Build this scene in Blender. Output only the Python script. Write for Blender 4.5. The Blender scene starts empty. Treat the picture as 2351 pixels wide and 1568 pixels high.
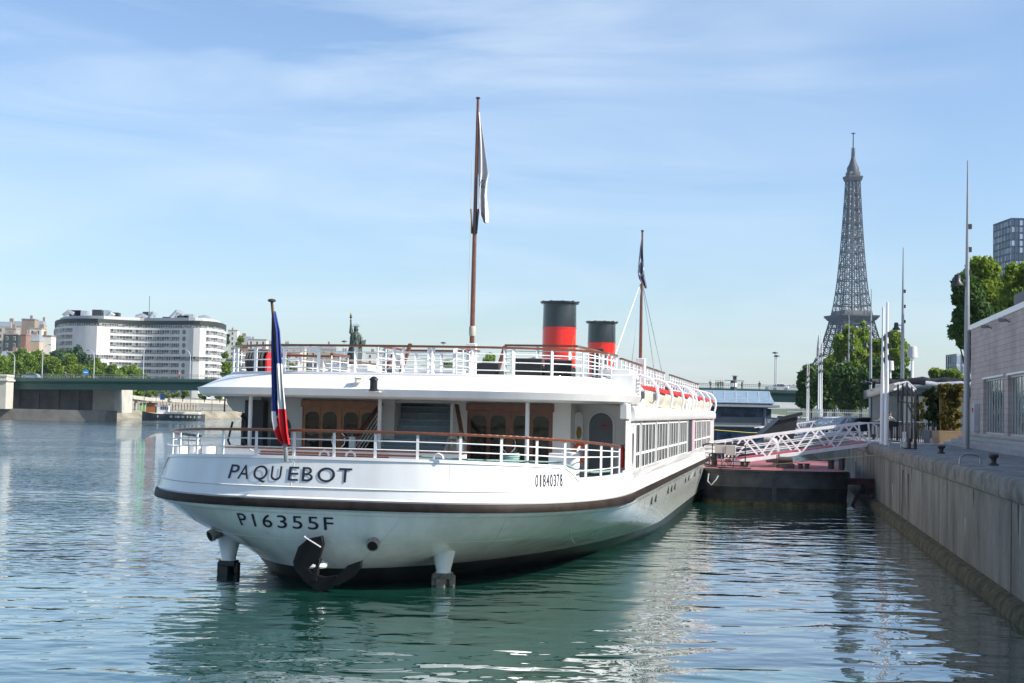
import bpy, math, random
import numpy as np
from mathutils import Vector, Matrix
S = bpy.context.scene
COL = S.collection
R = math.radians
# ------------------------------------------------------------------ camera
F, HC, ROLL, CH = 3265.0, 942.0, R(1.2), 4.75      # focal in photo units (2351 wide), horizon, roll, eye height
PITCH = math.atan((HC - 784) / F)
cam_d = bpy.data.cameras.new("camera")
cam = bpy.data.objects.new("camera", cam_d); COL.objects.link(cam)
cam_d.sensor_width = 36.0; cam_d.lens = 36.0 * F / 2351
cam_d.clip_start = 0.5; cam_d.clip_end = 9000
cam.matrix_world = Matrix.Translation((0, 0, CH)) @ Matrix.Rotation(R(90) + PITCH, 4, 'X') @ Matrix.Rotation(ROLL, 4, 'Z')
S.camera = cam
# ------------------------------------------------------------------ light
SUN_EL, SUN_AZ = R(38), R(-18)        # azimuth measured from +X towards +Y
sd = Vector((math.cos(SUN_EL) * math.cos(SUN_AZ), math.cos(SUN_EL) * math.sin(SUN_AZ), math.sin(SUN_EL)))
sl_ = bpy.data.lights.new("sun", 'SUN'); sl_.energy = 5.0; sl_.angle = R(0.5); sl_.color = (1.0, 0.95, 0.87)
sun = bpy.data.objects.new("sun", sl_); COL.objects.link(sun)
sun.rotation_euler = (-sd).to_track_quat('-Z', 'Y').to_euler()
W = bpy.data.worlds.new("World"); S.world = W; W.use_nodes = True
nt = W.node_tree; nt.nodes.clear()
def nd(t, ty, **k):
    n = t.nodes.new(ty)
    for a, b in k.items(): setattr(n, a, b)
    return n
out = nd(nt, 'ShaderNodeOutputWorld'); bg = nd(nt, 'ShaderNodeBackground'); bg.inputs[1].default_value = 0.115
sky = nd(nt, 'ShaderNodeTexSky', sky_type='NISHITA', sun_disc=False, sun_elevation=SUN_EL, sun_rotation=R(90) - SUN_AZ,
         altitude=50, air_density=1.0, dust_density=1.1, ozone_density=1.6)
tc = nd(nt, 'ShaderNodeTexCoord')
mp = nd(nt, 'ShaderNodeMapping'); mp.inputs['Scale'].default_value = (1.5, 1.5, 11.0); mp.inputs['Rotation'].default_value = (0.12, -0.1, 0.5)
nz = nd(nt, 'ShaderNodeTexNoise'); nz.inputs['Scale'].default_value = 1.6; nz.inputs['Detail'].default_value = 9; nz.inputs['Roughness'].default_value = 0.56; nz.inputs['Distortion'].default_value = 0.9
rp = nd(nt, 'ShaderNodeValToRGB'); rp.color_ramp.elements[0].position = 0.38; rp.color_ramp.elements[1].position = 0.78
mp2 = nd(nt, 'ShaderNodeMapping'); mp2.inputs['Scale'].default_value = (1.2, 1.2, 3.0); mp2.inputs['Location'].default_value = (0.4, 0.1, 0.3)
nz2 = nd(nt, 'ShaderNodeTexNoise'); nz2.inputs['Scale'].default_value = 1.7; nz2.inputs['Detail'].default_value = 3
rp2 = nd(nt, 'ShaderNodeValToRGB'); rp2.color_ramp.elements[0].position = 0.36; rp2.color_ramp.elements[1].position = 0.66
mul = nd(nt, 'ShaderNodeMath', operation='MULTIPLY'); mul2 = nd(nt, 'ShaderNodeMath', operation='MULTIPLY'); mul2.inputs[1].default_value = 0.85
mx = nd(nt, 'ShaderNodeMix', data_type='RGBA'); mx.inputs['B'].default_value = (5.0, 5.7, 6.4, 1)
L = nt.links.new
L(tc.outputs['Generated'], mp.inputs[0]); L(mp.outputs[0], nz.inputs['Vector']); L(nz.outputs['Fac'], rp.inputs[0])
L(tc.outputs['Generated'], mp2.inputs[0]); L(mp2.outputs[0], nz2.inputs['Vector']); L(nz2.outputs['Fac'], rp2.inputs[0])
L(rp.outputs[0], mul.inputs[0]); L(rp2.outputs[0], mul.inputs[1]); L(mul.outputs[0], mul2.inputs[0])
L(mul2.outputs[0], mx.inputs['Factor']); tint = nd(nt, 'ShaderNodeMix', data_type='RGBA', blend_type='MULTIPLY'); tint.inputs['Factor'].default_value = 1; tint.inputs['B'].default_value = (0.90, 0.965, 1.06, 1)
L(sky.outputs[0], tint.inputs['A']); L(tint.outputs['Result'], mx.inputs['A']); L(mx.outputs['Result'], bg.inputs[0]); L(bg.outputs[0], out.inputs[0])
S.view_settings.view_transform = 'Standard'; S.view_settings.look = 'None'; S.view_settings.exposure = 0.64; S.view_settings.gamma = 1.0
S.view_settings.use_curve_mapping = False
S.render.engine = 'CYCLES'
try:
    S.cycles.max_bounces = 8; S.cycles.diffuse_bounces = 3; S.cycles.glossy_bounces = 4; S.cycles.transparent_max_bounces = 8
    S.cycles.use_denoising = True; S.cycles.caustics_reflective = True; S.cycles.blur_glossy = 0.3; S.cycles.sample_clamp_indirect = 6.0
except Exception: pass

# ------------------------------------------------------------------ photo pixel -> place
def ray(u, v):
    px, py = u - 1175.5, -(v - 784.0)
    x = px * math.cos(ROLL) - py * math.sin(ROLL); y = px * math.sin(ROLL) + py * math.cos(ROLL)
    c, s = math.cos(PITCH), math.sin(PITCH)
    return Vector((x, F * c - y * s, F * s + y * c))
def at(u, v, Y):
    d = ray(u, v); t = Y / d.y; return Vector((d.x * t, Y, CH + d.z * t))
def atz(u, v, Z):
    d = ray(u, v); t = (Z - CH) / d.z; return Vector((d.x * t, d.y * t, Z))
TH = math.atan(0.2); OX, OY = -4.38, 36.77
def s2w(x, y, z=0): return Vector((OX + x * math.cos(TH) + y * math.sin(TH), OY - x * math.sin(TH) + y * math.cos(TH), z))
def w2s(p):
    X, Y = p.x - OX, p.y - OY
    return Vector((X * math.cos(TH) - Y * math.sin(TH), X * math.sin(TH) + Y * math.cos(TH), p.z))
def sy(u, v, y):
    o = w2s(Vector((0, 0, CH))); d = w2s(Vector((0, 0, CH)) + ray(u, v)) - o; t = (y - o.y) / d.y; return o + d * t
def sx(u, v, x):
    o = w2s(Vector((0, 0, CH))); d = w2s(Vector((0, 0, CH)) + ray(u, v)) - o; t = (x - o.x) / d.x; return o + d * t

# ------------------------------------------------------------------ materials
MATS = {}
def M(name, rgb, rough=0.5, metal=0.0, var=0.12, vs=2.0, bump=0.0, bs=20.0, spec=0.5, stretch=(1, 1, 1), coat=0.0, rgb2=None):
    if name in MATS: return MATS[name]
    m = bpy.data.materials.new(name); m.use_nodes = True; MATS[name] = m
    t = m.node_tree; b = t.nodes['Principled BSDF']
    b.inputs['Roughness'].default_value = rough; b.inputs['Metallic'].default_value = metal
    b.inputs['Specular IOR Level'].default_value = spec; b.inputs['Coat Weight'].default_value = coat
    co = nd(t, 'ShaderNodeTexCoord'); mpp = nd(t, 'ShaderNodeMapping'); mpp.inputs['Scale'].default_value = stretch
    n = nd(t, 'ShaderNodeTexNoise'); n.inputs['Scale'].default_value = vs; n.inputs['Detail'].default_value = 6; n.inputs['Roughness'].default_value = 0.62
    mix = nd(t, 'ShaderNodeMix', data_type='RGBA')
    a = [max(0, c * (1 - var)) for c in rgb]; c2 = rgb2 or [min(1, c * (1 + var)) for c in rgb]
    mix.inputs['A'].default_value = (*a, 1); mix.inputs['B'].default_value = (*c2, 1)
    r = nd(t, 'ShaderNodeMapRange'); r.inputs['From Min'].default_value = 0.3; r.inputs['From Max'].default_value = 0.7
    t.links.new(co.outputs['Object'], mpp.inputs[0]); t.links.new(mpp.outputs[0], n.inputs['Vector'])
    t.links.new(n.outputs['Fac'], r.inputs[0]); t.links.new(r.outputs[0], mix.inputs['Factor']); t.links.new(mix.outputs['Result'], b.inputs['Base Color'])
    if bump:
        n2 = nd(t, 'ShaderNodeTexNoise'); n2.inputs['Scale'].default_value = bs; n2.inputs['Detail'].default_value = 4
        bm = nd(t, 'ShaderNodeBump'); bm.inputs['Distance'].default_value = bump
        t.links.new(co.outputs['Object'], n2.inputs['Vector']); t.links.new(n2.outputs['Fac'], bm.inputs['Height']); t.links.new(bm.outputs[0], b.inputs['Normal'])
    return m
def leafmat(name, a, b_, tr=0.35):
    if name in MATS: return MATS[name]
    m = bpy.data.materials.new(name); m.use_nodes = True; MATS[name] = m
    t = m.node_tree; b = t.nodes['Principled BSDF']; o = t.nodes['Material Output']
    g = nd(t, 'ShaderNodeNewGeometry'); co = nd(t, 'ShaderNodeTexCoord')
    n = nd(t, 'ShaderNodeTexNoise'); n.inputs['Scale'].default_value = 0.45; n.inputs['Detail'].default_value = 3
    ad = nd(t, 'ShaderNodeMath', operation='ADD'); md = nd(t, 'ShaderNodeMath', operation='MULTIPLY_ADD'); md.inputs[1].default_value = 0.55; md.inputs[2].default_value = -0.05
    mix = nd(t, 'ShaderNodeMix', data_type='RGBA'); mix.inputs['A'].default_value = (*a, 1); mix.inputs['B'].default_value = (*b_, 1)
    k = t.links.new
    k(g.outputs['Random Per Island'], md.inputs[0]); k(co.outputs['Object'], n.inputs['Vector'])
    m3 = nd(t, 'ShaderNodeMath', operation='MULTIPLY'); m3.inputs[1].default_value = 0.6
    k(n.outputs['Fac'], m3.inputs[0]); k(m3.outputs[0], ad.inputs[0]); k(md.outputs[0], ad.inputs[1]); k(ad.outputs[0], mix.inputs['Factor'])
    k(mix.outputs['Result'], b.inputs['Base Color']); b.inputs['Roughness'].default_value = 0.55; b.inputs['Specular IOR Level'].default_value = 0.3
    tb = nd(t, 'ShaderNodeBsdfTranslucent'); k(mix.outputs['Result'], tb.inputs[0])
    ms = nd(t, 'ShaderNodeMixShader'); ms.inputs[0].default_value = tr
    k(b.outputs[0], ms.inputs[1]); k(tb.outputs[0], ms.inputs[2]); k(ms.outputs[0], o.inputs[0])
    return m

# ------------------------------------------------------------------ mesh builder
class MB:
    def __init__(s): s.v = []; s.f = []; s.m = []; s.mi = 0
    def add(s, vs, fs):
        o = len(s.v); s.v += [tuple(p) for p in vs]
        for f in fs: s.f.append(tuple(i + o for i in f)); s.m.append(s.mi)
        return s
    def box(s, c, d, rz=0.0, rx=0.0):
        hx, hy, hz = d[0] / 2, d[1] / 2, d[2] / 2; M_ = Matrix.Rotation(rz, 3, 'Z') @ Matrix.Rotation(rx, 3, 'X'); C = Vector(c)
        vs = [C + M_ @ Vector((x * hx, y * hy, z * hz)) for x, y, z in ((-1,-1,-1),(1,-1,-1),(1,1,-1),(-1,1,-1),(-1,-1,1),(1,-1,1),(1,1,1),(-1,1,1))]
        return s.add(vs, [(0,3,2,1),(4,5,6,7),(0,1,5,4),(1,2,6,5),(2,3,7,6),(3,0,4,7)])
    def bb(s, x0, x1, y0, y1, z0, z1): return s.box(((x0+x1)/2,(y0+y1)/2,(z0+z1)/2),(abs(x1-x0),abs(y1-y0),abs(z1-z0)))
    def beam(s, a, b, w, h, up=(0,0,1)):
        a, b = Vector(a), Vector(b); d = (b - a).normalized(); U = Vector(up)
        if abs(d.dot(U)) > 0.98: U = Vector((0, 1, 0))
        X = d.cross(U).normalized() * (w / 2); Z = X.cross(d).normalized() * (h / 2)
        vs = [a-X-Z, a+X-Z, a+X+Z, a-X+Z, b-X-Z, b+X-Z, b+X+Z, b-X+Z]
        return s.add(vs, [(0,1,2,3),(7,6,5,4),(0,4,5,1),(1,5,6,2),(2,6,7,3),(3,7,4,0)])
    def tube(s, pts, r, n=6, closed=False):
        pts = [Vector(p) for p in pts]; rs = r if isinstance(r, (list, tuple)) else [r] * len(pts)
        rings = []; pU = None
        for i, p in enumerate(pts):
            a = pts[i-1] if i else (pts[-1] if closed else p); b = pts[(i+1) % len(pts)] if (i < len(pts)-1 or closed) else p
            d = (b - a).normalized()
            U = pU if pU is not None else (Vector((0, 0, 1)) if abs(d.z) < 0.9 else Vector((1, 0, 0)))
            X = d.cross(U)
            if X.length < 1e-4: X = d.cross(Vector((0, 1, 0.3)))
            X.normalize(); Z = X.cross(d).normalized(); pU = Z
            rings.append([p + (X * math.cos(2*math.pi*k/n) + Z * math.sin(2*math.pi*k/n)) * rs[i] for k in range(n)])
        vs = [q for rg in rings for q in rg]; fs = []
        m = len(rings)
        for i in range(m if closed else m - 1):
            j = (i + 1) % m
            for k in range(n): fs.append((i*n+k, j*n+k, j*n+(k+1) % n, i*n+(k+1) % n))
        if not closed: fs.append(tuple(range(n))); fs.append(tuple((m-1)*n + k for k in reversed(range(n))))
        return s.add(vs, fs)
    def lathe(s, prof, c=(0,0,0), n=16, sx_=1.0, sy_=1.0, cap=True):
        vs = []; fs = []; m = len(prof)
        for r, z in prof:
            for k in range(n):
                a = 2*math.pi*k/n; vs.append((c[0]+r*math.cos(a)*sx_, c[1]+r*math.sin(a)*sy_, c[2]+z))
        for i in range(m-1):
            for k in range(n): fs.append((i*n+k, i*n+(k+1)%n, (i+1)*n+(k+1)%n, (i+1)*n+k))
        if cap: fs.append(tuple(reversed(range(n)))); fs.append(tuple((m-1)*n+k for k in range(n)))
        return s.add(vs, fs)
    def prism(s, pts, z0, z1):
        n = len(pts); vs = [(x, y, z0) for x, y in pts] + [(x, y, z1) for x, y in pts]
        return s.add(vs, [tuple(reversed(range(n))), tuple(range(n, 2*n))] + [(i, (i+1)%n, n+(i+1)%n, n+i) for i in range(n)])
    def slab(s, pts3, th):      # polygon in any plane given thickness vector
        n = len(pts3); T = Vector(th); vs = [Vector(p) for p in pts3] + [Vector(p) + T for p in pts3]
        return s.add(vs, [tuple(reversed(range(n))), tuple(range(n, 2*n))] + [(i, (i+1)%n, n+(i+1)%n, n+i) for i in range(n)])
    def grid(s, rows, closed=False):
        m = len(rows[0]); vs = [p for r in rows for p in r]; fs = []
        for i in range(len(rows)-1):
            for k in range(m if closed else m-1): fs.append((i*m+k, i*m+(k+1)%m, (i+1)*m+(k+1)%m, (i+1)*m+k))
        return s.add(vs, fs)
    def build(s, name, mat, parent=None, smooth=True, label=None, bevel=0, loc=None, ang=35):
        me = bpy.data.meshes.new(name); me.from_pydata(s.v, [], s.f); me.update()
        for mm in (mat if isinstance(mat, (list, tuple)) else [mat]): me.materials.append(mm)
        if isinstance(mat, (list, tuple)): me.polygons.foreach_set('material_index', s.m)
        if smooth:
            me.polygons.foreach_set('use_smooth', [True] * len(me.polygons)); me.set_sharp_from_angle(angle=R(ang))
        o = bpy.data.objects.new(name, me); COL.objects.link(o)
        if parent is not None: o.parent = parent
        if label: o['label'] = label
        if bevel:
            b = o.modifiers.new('b', 'BEVEL'); b.width = bevel; b.segments = 2; b.limit_method = 'ANGLE'
        if loc is not None: o.location = loc
        return o
def tag(o, label, cat, group=None, kind=None):
    o['label'] = label; o['category'] = cat
    if group: o['group'] = group
    if kind: o['kind'] = kind
    return o
def empty(name, loc, label, cat, group=None, rz=0.0):
    o = bpy.data.objects.new(name, None); COL.objects.link(o); o.location = loc; o.rotation_euler = (0, 0, rz); o.empty_display_size = 0.2
    return tag(o, label, cat, group)
def struct(o, kind='structure'): o['kind'] = kind; return o
def fastmesh(name, V, Q, mat, parent=None):
    me = bpy.data.meshes.new(name); me.vertices.add(len(V)); me.vertices.foreach_set('co', V.astype(np.float32).ravel())
    k = Q.shape[1]; me.loops.add(Q.size); me.loops.foreach_set('vertex_index', Q.astype(np.int32).ravel())
    me.polygons.add(len(Q)); me.polygons.foreach_set('loop_start', np.arange(0, Q.size, k, dtype=np.int32)); me.update(calc_edges=True)
    me.materials.append(mat); o = bpy.data.objects.new(name, me); COL.objects.link(o)
    if parent is not None: o.parent = parent
    return o
def leafcloud(clumps, n, size, seed, flat=0.0):
    rg = np.random.default_rng(seed); C = np.array([c[:3] for c in clumps]); RR = np.array([c[3] for c in clumps])
    w = RR ** 2; idx = rg.choice(len(C), n, p=w / w.sum())
    d = rg.normal(size=(n, 3)); d /= np.linalg.norm(d, axis=1, keepdims=True)
    rad = RR[idx] * (0.25 + 0.85 * rg.random(n) ** 0.7)
    P = C[idx] + d * rad[:, None]
    a = rg.normal(size=(n, 3)); a[:, 2] *= (1 - flat); a /= np.linalg.norm(a, axis=1, keepdims=True)
    b = np.cross(a, rg.normal(size=(n, 3))); b /= np.linalg.norm(b, axis=1, keepdims=True)
    s_ = size * (0.6 + 0.8 * rg.random(n))[:, None]
    V = np.stack([P - a * s_, P + b * s_ * .55, P + a * s_, P - b * s_ * .55], 1).reshape(-1, 3)
    return V, np.arange(4 * n).reshape(-1, 4)
def make_tree(name, base, h, crown, mat, label, nleaf, size, seed, group=None, trunk_r=0.25, ncl=34, cat='tree', trunk_mat=None):
    """crown: list of ellipsoids (dx,dy,dz,rx,ry,rz) relative to base"""
    rg = random.Random(seed)
    t = empty(name, base, label, cat, group)
    cl = []
    tot = sum(e[3] * e[5] for e in crown)
    for (dx, dy, dz, rx, ry, rz) in crown:
        for _ in range(max(5, int(ncl * rx * rz / tot))):
            while True:
                q = Vector((rg.uniform(-1, 1), rg.uniform(-1, 1), rg.uniform(-1, 1)))
                if 0.35 < q.length < 1: break
            k = 0.74
            cl.append((dx + q.x * rx * k, dy + q.y * ry * k, dz + q.z * rz * k, min(rx, rz) * rg.uniform(0.2, 0.46)))
    V, Q = leafcloud(cl, nleaf, size, seed)
    fastmesh('crown', V, Q, mat, t)
    b = MB(); top = (crown[0][0], crown[0][1], crown[0][2] + crown[0][5] * .3)
    b.tube([(0, 0, -.3), (0.05, 0, h * .2), (top[0] * .6, top[1] * .6, h * .45), top], [trunk_r, trunk_r * .8, trunk_r * .55, trunk_r * .15], 7)
    for c in cl[::3]:
        z0 = min(h * .42, c[2] * .6); b.tube([(top[0] * .4 * z0 / max(top[2], 1), 0, z0), (c[0] * .5, c[1] * .5, (c[2] + z0) * .5), c[:3]], [trunk_r * .35, trunk_r * .2, trunk_r * .07], 5)
    b.build('trunk', trunk_mat or M('bark', (0.10, 0.075, 0.055), 0.9, var=.3, vs=6), t)
    return t
# ================================================================== SETTING
def panemat(name, a, b, rough=0.08, thr=0.5, metal=0.0):
    if name in MATS: return MATS[name]
    m = M(name, a, rough, metal=metal, spec=0.8, var=0.0); t = m.node_tree; bs = t.nodes['Principled BSDF']
    g = nd(t, 'ShaderNodeNewGeometry'); r = nd(t, 'ShaderNodeValToRGB')
    r.color_ramp.elements[0].color = (*a, 1); r.color_ramp.elements[0].position = thr - .1; r.color_ramp.elements[1].color = (*b, 1); r.color_ramp.elements[1].position = thr + .25  # pale panes at random: reflections painted into the glass colour
    t.links.new(g.outputs['Random Per Island'], r.inputs[0]); t.links.new(r.outputs[0], bs.inputs['Base Color'])
    n2 = nd(t, 'ShaderNodeTexNoise'); n2.inputs['Scale'].default_value = 0.9; bm = nd(t, 'ShaderNodeBump'); bm.inputs['Distance'].default_value = 0.03
    co = nd(t, 'ShaderNodeTexCoord'); t.links.new(co.outputs['Object'], n2.inputs['Vector']); t.links.new(n2.outputs['Fac'], bm.inputs['Height']); t.links.new(bm.outputs[0], bs.inputs['Normal'])
    return m
# --- water
wm = bpy.data.materials.new('river_water'); wm.use_nodes = True; t = wm.node_tree; b = t.nodes['Principled BSDF']
b.inputs['Roughness'].default_value = 0.015; b.inputs['IOR'].default_value = 1.6
co = nd(t, 'ShaderNodeTexCoord')
def wnoise(scale, det, st, rot=0.0, dist=0.0):
    mp_ = nd(t, 'ShaderNodeMapping'); mp_.inputs['Scale'].default_value = st; mp_.inputs['Rotation'].default_value = (0, 0, rot)
    n = nd(t, 'ShaderNodeTexNoise'); n.inputs['Scale'].default_value = scale; n.inputs['Detail'].default_value = det; n.inputs['Roughness'].default_value = 0.5; n.inputs['Distortion'].default_value = dist
    t.links.new(co.outputs['Object'], mp_.inputs[0]); t.links.new(mp_.outputs[0], n.inputs['Vector']); return n.outputs['Fac']
def mth(op, a, b_):
    n = nd(t, 'ShaderNodeMath', operation=op)
    for i, x in enumerate((a, b_)):
        if isinstance(x, (int, float)): n.inputs[i].default_value = x
        else: t.links.new(x, n.inputs[i])
    return n.outputs[0]
swell = wnoise(0.42, 1, (1, 1.7, 1), 0.15, 0.6)
rip = wnoise(1.3, 1.2, (1, 1.5, 1), -0.25, 0.4)
fine = wnoise(4.5, 1, (1, 1.3, 1), 0.3)
patch = wnoise(0.035, 2, (1, 1.8, 1))
pr = nd(t, 'ShaderNodeMapRange'); pr.inputs['From Min'].default_value = 0.4; pr.inputs['From Max'].default_value = 0.62; pr.inputs['To Min'].default_value = 0.25
t.links.new(patch, pr.inputs[0])
# open river (left of the moored ship) is choppier than the basin between ship and quay
sep = nd(t, 'ShaderNodeSeparateXYZ'); t.links.new(co.outputs['Object'], sep.inputs[0])
side = mth('SUBTRACT', mth('MULTIPLY', sep.outputs['Y'], 0.2), sep.outputs['X'])       # grows to the left
op = nd(t, 'ShaderNodeMapRange'); op.inputs['From Min'].default_value = 6; op.inputs['From Max'].default_value = 26; op.inputs['To Min'].default_value = 0.22; op.inputs['To Max'].default_value = 1.0
t.links.new(side, op.inputs[0])
dst = nd(t, 'ShaderNodeMapRange'); dst.inputs['From Min'].default_value = 25; dst.inputs['From Max'].default_value = 90; dst.inputs['To Min'].default_value = 0.3; dst.inputs['To Max'].default_value = 1.5
t.links.new(sep.outputs['Y'], dst.inputs[0])
amp = mth('MULTIPLY', mth('MULTIPLY', pr.outputs[0], op.outputs[0]), dst.outputs[0])
h = mth('ADD', mth('MULTIPLY', swell, 0.072), mth('MULTIPLY', mth('ADD', mth('MULTIPLY', rip, 0.14), mth('MULTIPLY', fine, 0.03)), amp))
h = mth('ADD', h, mth('MULTIPLY', rip, 0.012))
b.inputs['Coat Weight'].default_value = 0.7; b.inputs['Coat Roughness'].default_value = 0.01; b.inputs['Coat IOR'].default_value = 1.5
bm = nd(t, 'ShaderNodeBump'); bm.inputs['Distance'].default_value = 1.0; bm.inputs['Strength'].default_value = 1.0; t.links.new(bm.outputs[0], b.inputs['Coat Normal'])
t.links.new(h, bm.inputs['Height']); t.links.new(bm.outputs[0], b.inputs['Normal'])
cm = nd(t, 'ShaderNodeMix', data_type='RGBA'); cm.inputs['A'].default_value = (0.004, 0.040, 0.030, 1); cm.inputs['B'].default_value = (0.010, 0.070, 0.050, 1)
t.links.new(patch, cm.inputs['Factor']); t.links.new(cm.outputs['Result'], b.inputs['Base Color'])
w = MB(); w.add([(-4000, -60, 0), (4000, -60, 0), (4000, 6000, 0), (-4000, 6000, 0)], [(0, 1, 2, 3)])
struct(w.build('river_water', wm, smooth=False))
w = MB(); w.add([(-4000, -60, -4), (4000, -60, -4), (4000, 6000, -4), (-4000, 6000, -4)], [(0, 1, 2, 3)])
struct(w.build('river_bed', M('silt', (0.05, 0.05, 0.03), 0.9), smooth=False))

# --- near quay (right)
QS = 0.173
def qx(Y): return 12.4 + QS * (Y - 34.4)
QZ = 3.3
cb = bpy.data.materials.new('cobble'); cb.use_nodes = True; t2 = cb.node_tree; bb_ = t2.nodes['Principled BSDF']; bb_.inputs['Roughness'].default_value = 0.75
co2 = nd(t2, 'ShaderNodeTexCoord'); br = nd(t2, 'ShaderNodeTexBrick'); br.inputs['Scale'].default_value = 1.5; br.inputs['Mortar Size'].default_value = 0.03
br.inputs['Color1'].default_value = (0.20, 0.205, 0.215, 1); br.inputs['Color2'].default_value = (0.46, 0.46, 0.46, 1); br.inputs['Mortar'].default_value = (0.09, 0.085, 0.08, 1)
nn = nd(t2, 'ShaderNodeTexNoise'); nn.inputs['Scale'].default_value = 0.5; nn.inputs['Detail'].default_value = 6
mm_ = nd(t2, 'ShaderNodeMix', data_type='RGBA', blend_type='MULTIPLY'); mm_.inputs['Factor'].default_value = 0.8
rr = nd(t2, 'ShaderNodeValToRGB'); rr.color_ramp.elements[0].position = .3; rr.color_ramp.elements[0].color = (.45, .45, .45, 1); rr.color_ramp.elements[1].position = .7
mpb = nd(t2, 'ShaderNodeMapping'); mpb.inputs['Rotation'].default_value = (0, 0, -0.17)
t2.links.new(co2.outputs['Object'], mpb.inputs[0]); t2.links.new(mpb.outputs[0], br.inputs['Vector']); t2.links.new(mpb.outputs[0], nn.inputs['Vector']); t2.links.new(nn.outputs['Fac'], rr.inputs[0])
t2.links.new(br.outputs['Color'], mm_.inputs['A']); t2.links.new(rr.outputs[0], mm_.inputs['B']); t2.links.new(mm_.outputs['Result'], bb_.inputs['Base Color'])
bn = nd(t2, 'ShaderNodeBump'); bn.inputs['Distance'].default_value = 0.05; t2.links.new(br.outputs['Fac'], bn.inputs['Height']); bn.invert = True; t2.links.new(bn.outputs[0], bb_.inputs['Normal'])
Y0, Y1 = -20, 420
w = MB(); w.add([(qx(Y0)+.6, Y0, QZ), (500, Y0, QZ), (500, 1200, QZ), (qx(Y1)+.6, 1200, QZ), (qx(Y1)+.6, Y1, QZ)], [(0, 1, 2, 3, 4)])
struct(w.build('quay_pavement', cb, smooth=False))
w = MB(); w.add([(qx(110)+5, 110, QZ+.004), (400, 110, QZ+.004), (400, 900, QZ+.004), (qx(300)+5, 900, QZ+.004), (qx(300)+5, 300, QZ+.004)], [(0, 1, 2, 3, 4)])
struct(w.build('quay_road', M('asphalt', (0.06, 0.06, 0.062), 0.85, var=.2, vs=.8), smooth=False))
conc = M('quay_concrete', (0.13, 0.125, 0.11), 0.85, var=0.2, vs=0.55, stretch=(1, 1, 0.45), rgb2=(0.30, 0.285, 0.245), bump=.025, bs=5)
def extr(prof, Ys, fx):
    rows = []
    for Y in Ys: rows.append([(fx(Y) + o * math.cos(math.atan(QS)), Y - o * math.sin(math.atan(QS)), z) for o, z in prof])
    return rows
qw = empty('quay_wall', (0, 0, 0), 'long grey concrete quay wall streaked with damp stains, mossy at the waterline', 'quay wall')
joints = [-20, 8, 22, 36, 50.2, 64, 78, 92, 106, 120, 150, 180, 240, 330, 420]
w = MB()
for a, b2 in zip(joints, joints[1:]):
    w.grid(extr([(0.02, -2.5), (0.02, 0.3), (0, 0.5), (0, 2.72)], [a, a + .02, b2 - .02, b2], qx))
    w.grid(extr([(0.03, -2.5), (0.03, 2.72)], [b2 - .03, b2 + .03], qx))
w.build('face', conc, qw, smooth=False)
jm = M('joint_dark', (0.03, 0.028, 0.022), .95, var=.4, vs=3)
for b2 in joints[1:-1]:
    w = MB(); w.grid(extr([(-.006, .3), (-.006, 2.72)], [b2 - .045, b2 + .045], qx)); w.build('expansion_joint', jm, qw, smooth=False)
rgq = random.Random(8); stn = M('lime_stain', (0.30, 0.285, 0.24), .9, var=.35, vs=2, rgb2=(0.40, 0.385, 0.34)); stn2 = M('damp_stain', (0.06, 0.055, 0.042), .9, var=.4, vs=2)
for k in range(46):      # run-off streaks with their own ragged shape on the concrete
    Yk = rgq.uniform(26, 105); wd = rgq.uniform(.05, .22) * (1 if Yk < 60 else 1.6); zt = rgq.choice([2.7, 2.7, rgq.uniform(1.6, 2.6)]); zb = max(.5, zt - rgq.uniform(.5, 2.1)); n = 8; rows = [[], []]
    for i in range(n + 1):
        f = i / n; z = zt + (zb - zt) * f; hwk = wd * (1 - .8 * f) * rgq.uniform(.7, 1.2); c_ = Yk + rgq.uniform(-.015, .015)
        for r_, y in ((0, c_ - hwk), (1, c_ + hwk)): rows[r_].append((qx(y) - .005 - (k % 5) * .0004, y, z))
    w = MB(); w.grid(rows); w.build('run_off_stain', stn if k % 3 == 0 else stn2, qw, smooth=False)
w = MB()
for a, b2 in zip(joints, joints[1:]):
    w.grid(extr([(0.0, 2.72), (-.07, 2.76), (-.10, 2.85), (-.10, 3.18), (-.05, 3.27), (0.05, 3.31), (0.62, 3.31), (.62, 3.1)], [a + .01, b2 - .01], qx))
w.build('coping', M('coping_stone', (0.19, 0.18, 0.16), 0.9, var=.5, vs=1.6, rgb2=(0.30, 0.285, 0.25), bump=.05, bs=5), qw)
w = MB(); w.grid(extr([(-.34, -2.5), (-.34, 0.02), (-.30, 0.2), (-.2, .34), (0.03, .42)], [Y0, 60, 120, 420], qx))
w.build('footing', M('moss_stone', (0.035, 0.04, 0.012), 0.95, var=.4, vs=2.5, rgb2=(0.16, 0.13, 0.07), bump=.04, bs=7), qw)

# --- far bank (left)
bA, bB = atz(0, 961.6, 0), atz(560, 961.6, 0)
bd = (bB - bA).normalized(); bn_ = Vector((-bd.y, bd.x, 0))       # landwards
def bank(s, off, z): return tuple(bA + bd * s + bn_ * off)[:2] + (z,)
sl = (bB - bA).length
def bankstrip(offz, ss): return [[bank(s, o, z) for o, z in offz] for s in ss]
w = MB(); w.grid(bankstrip([(0, -3), (0, .25), (.5, .3), (3.4, 2.5), (22, 2.5)], [-140, -40, 0, 60, 130, 300, 900]))
struct(w.build('far_embankment', M('embankment_stone', (0.17, 0.155, 0.11), 0.9, var=.3, vs=.3, rgb2=(0.29, 0.265, 0.2), bump=.03, bs=2), smooth=False))
w = MB(); w.grid(bankstrip([(22, 2.5), (22.2, 5.4), (60, 6.5), (120, 8), (380, 12), (600, 20), (3000, 30)], [-300, -40, 0, 130, 300, 900, 2500]))
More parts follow.
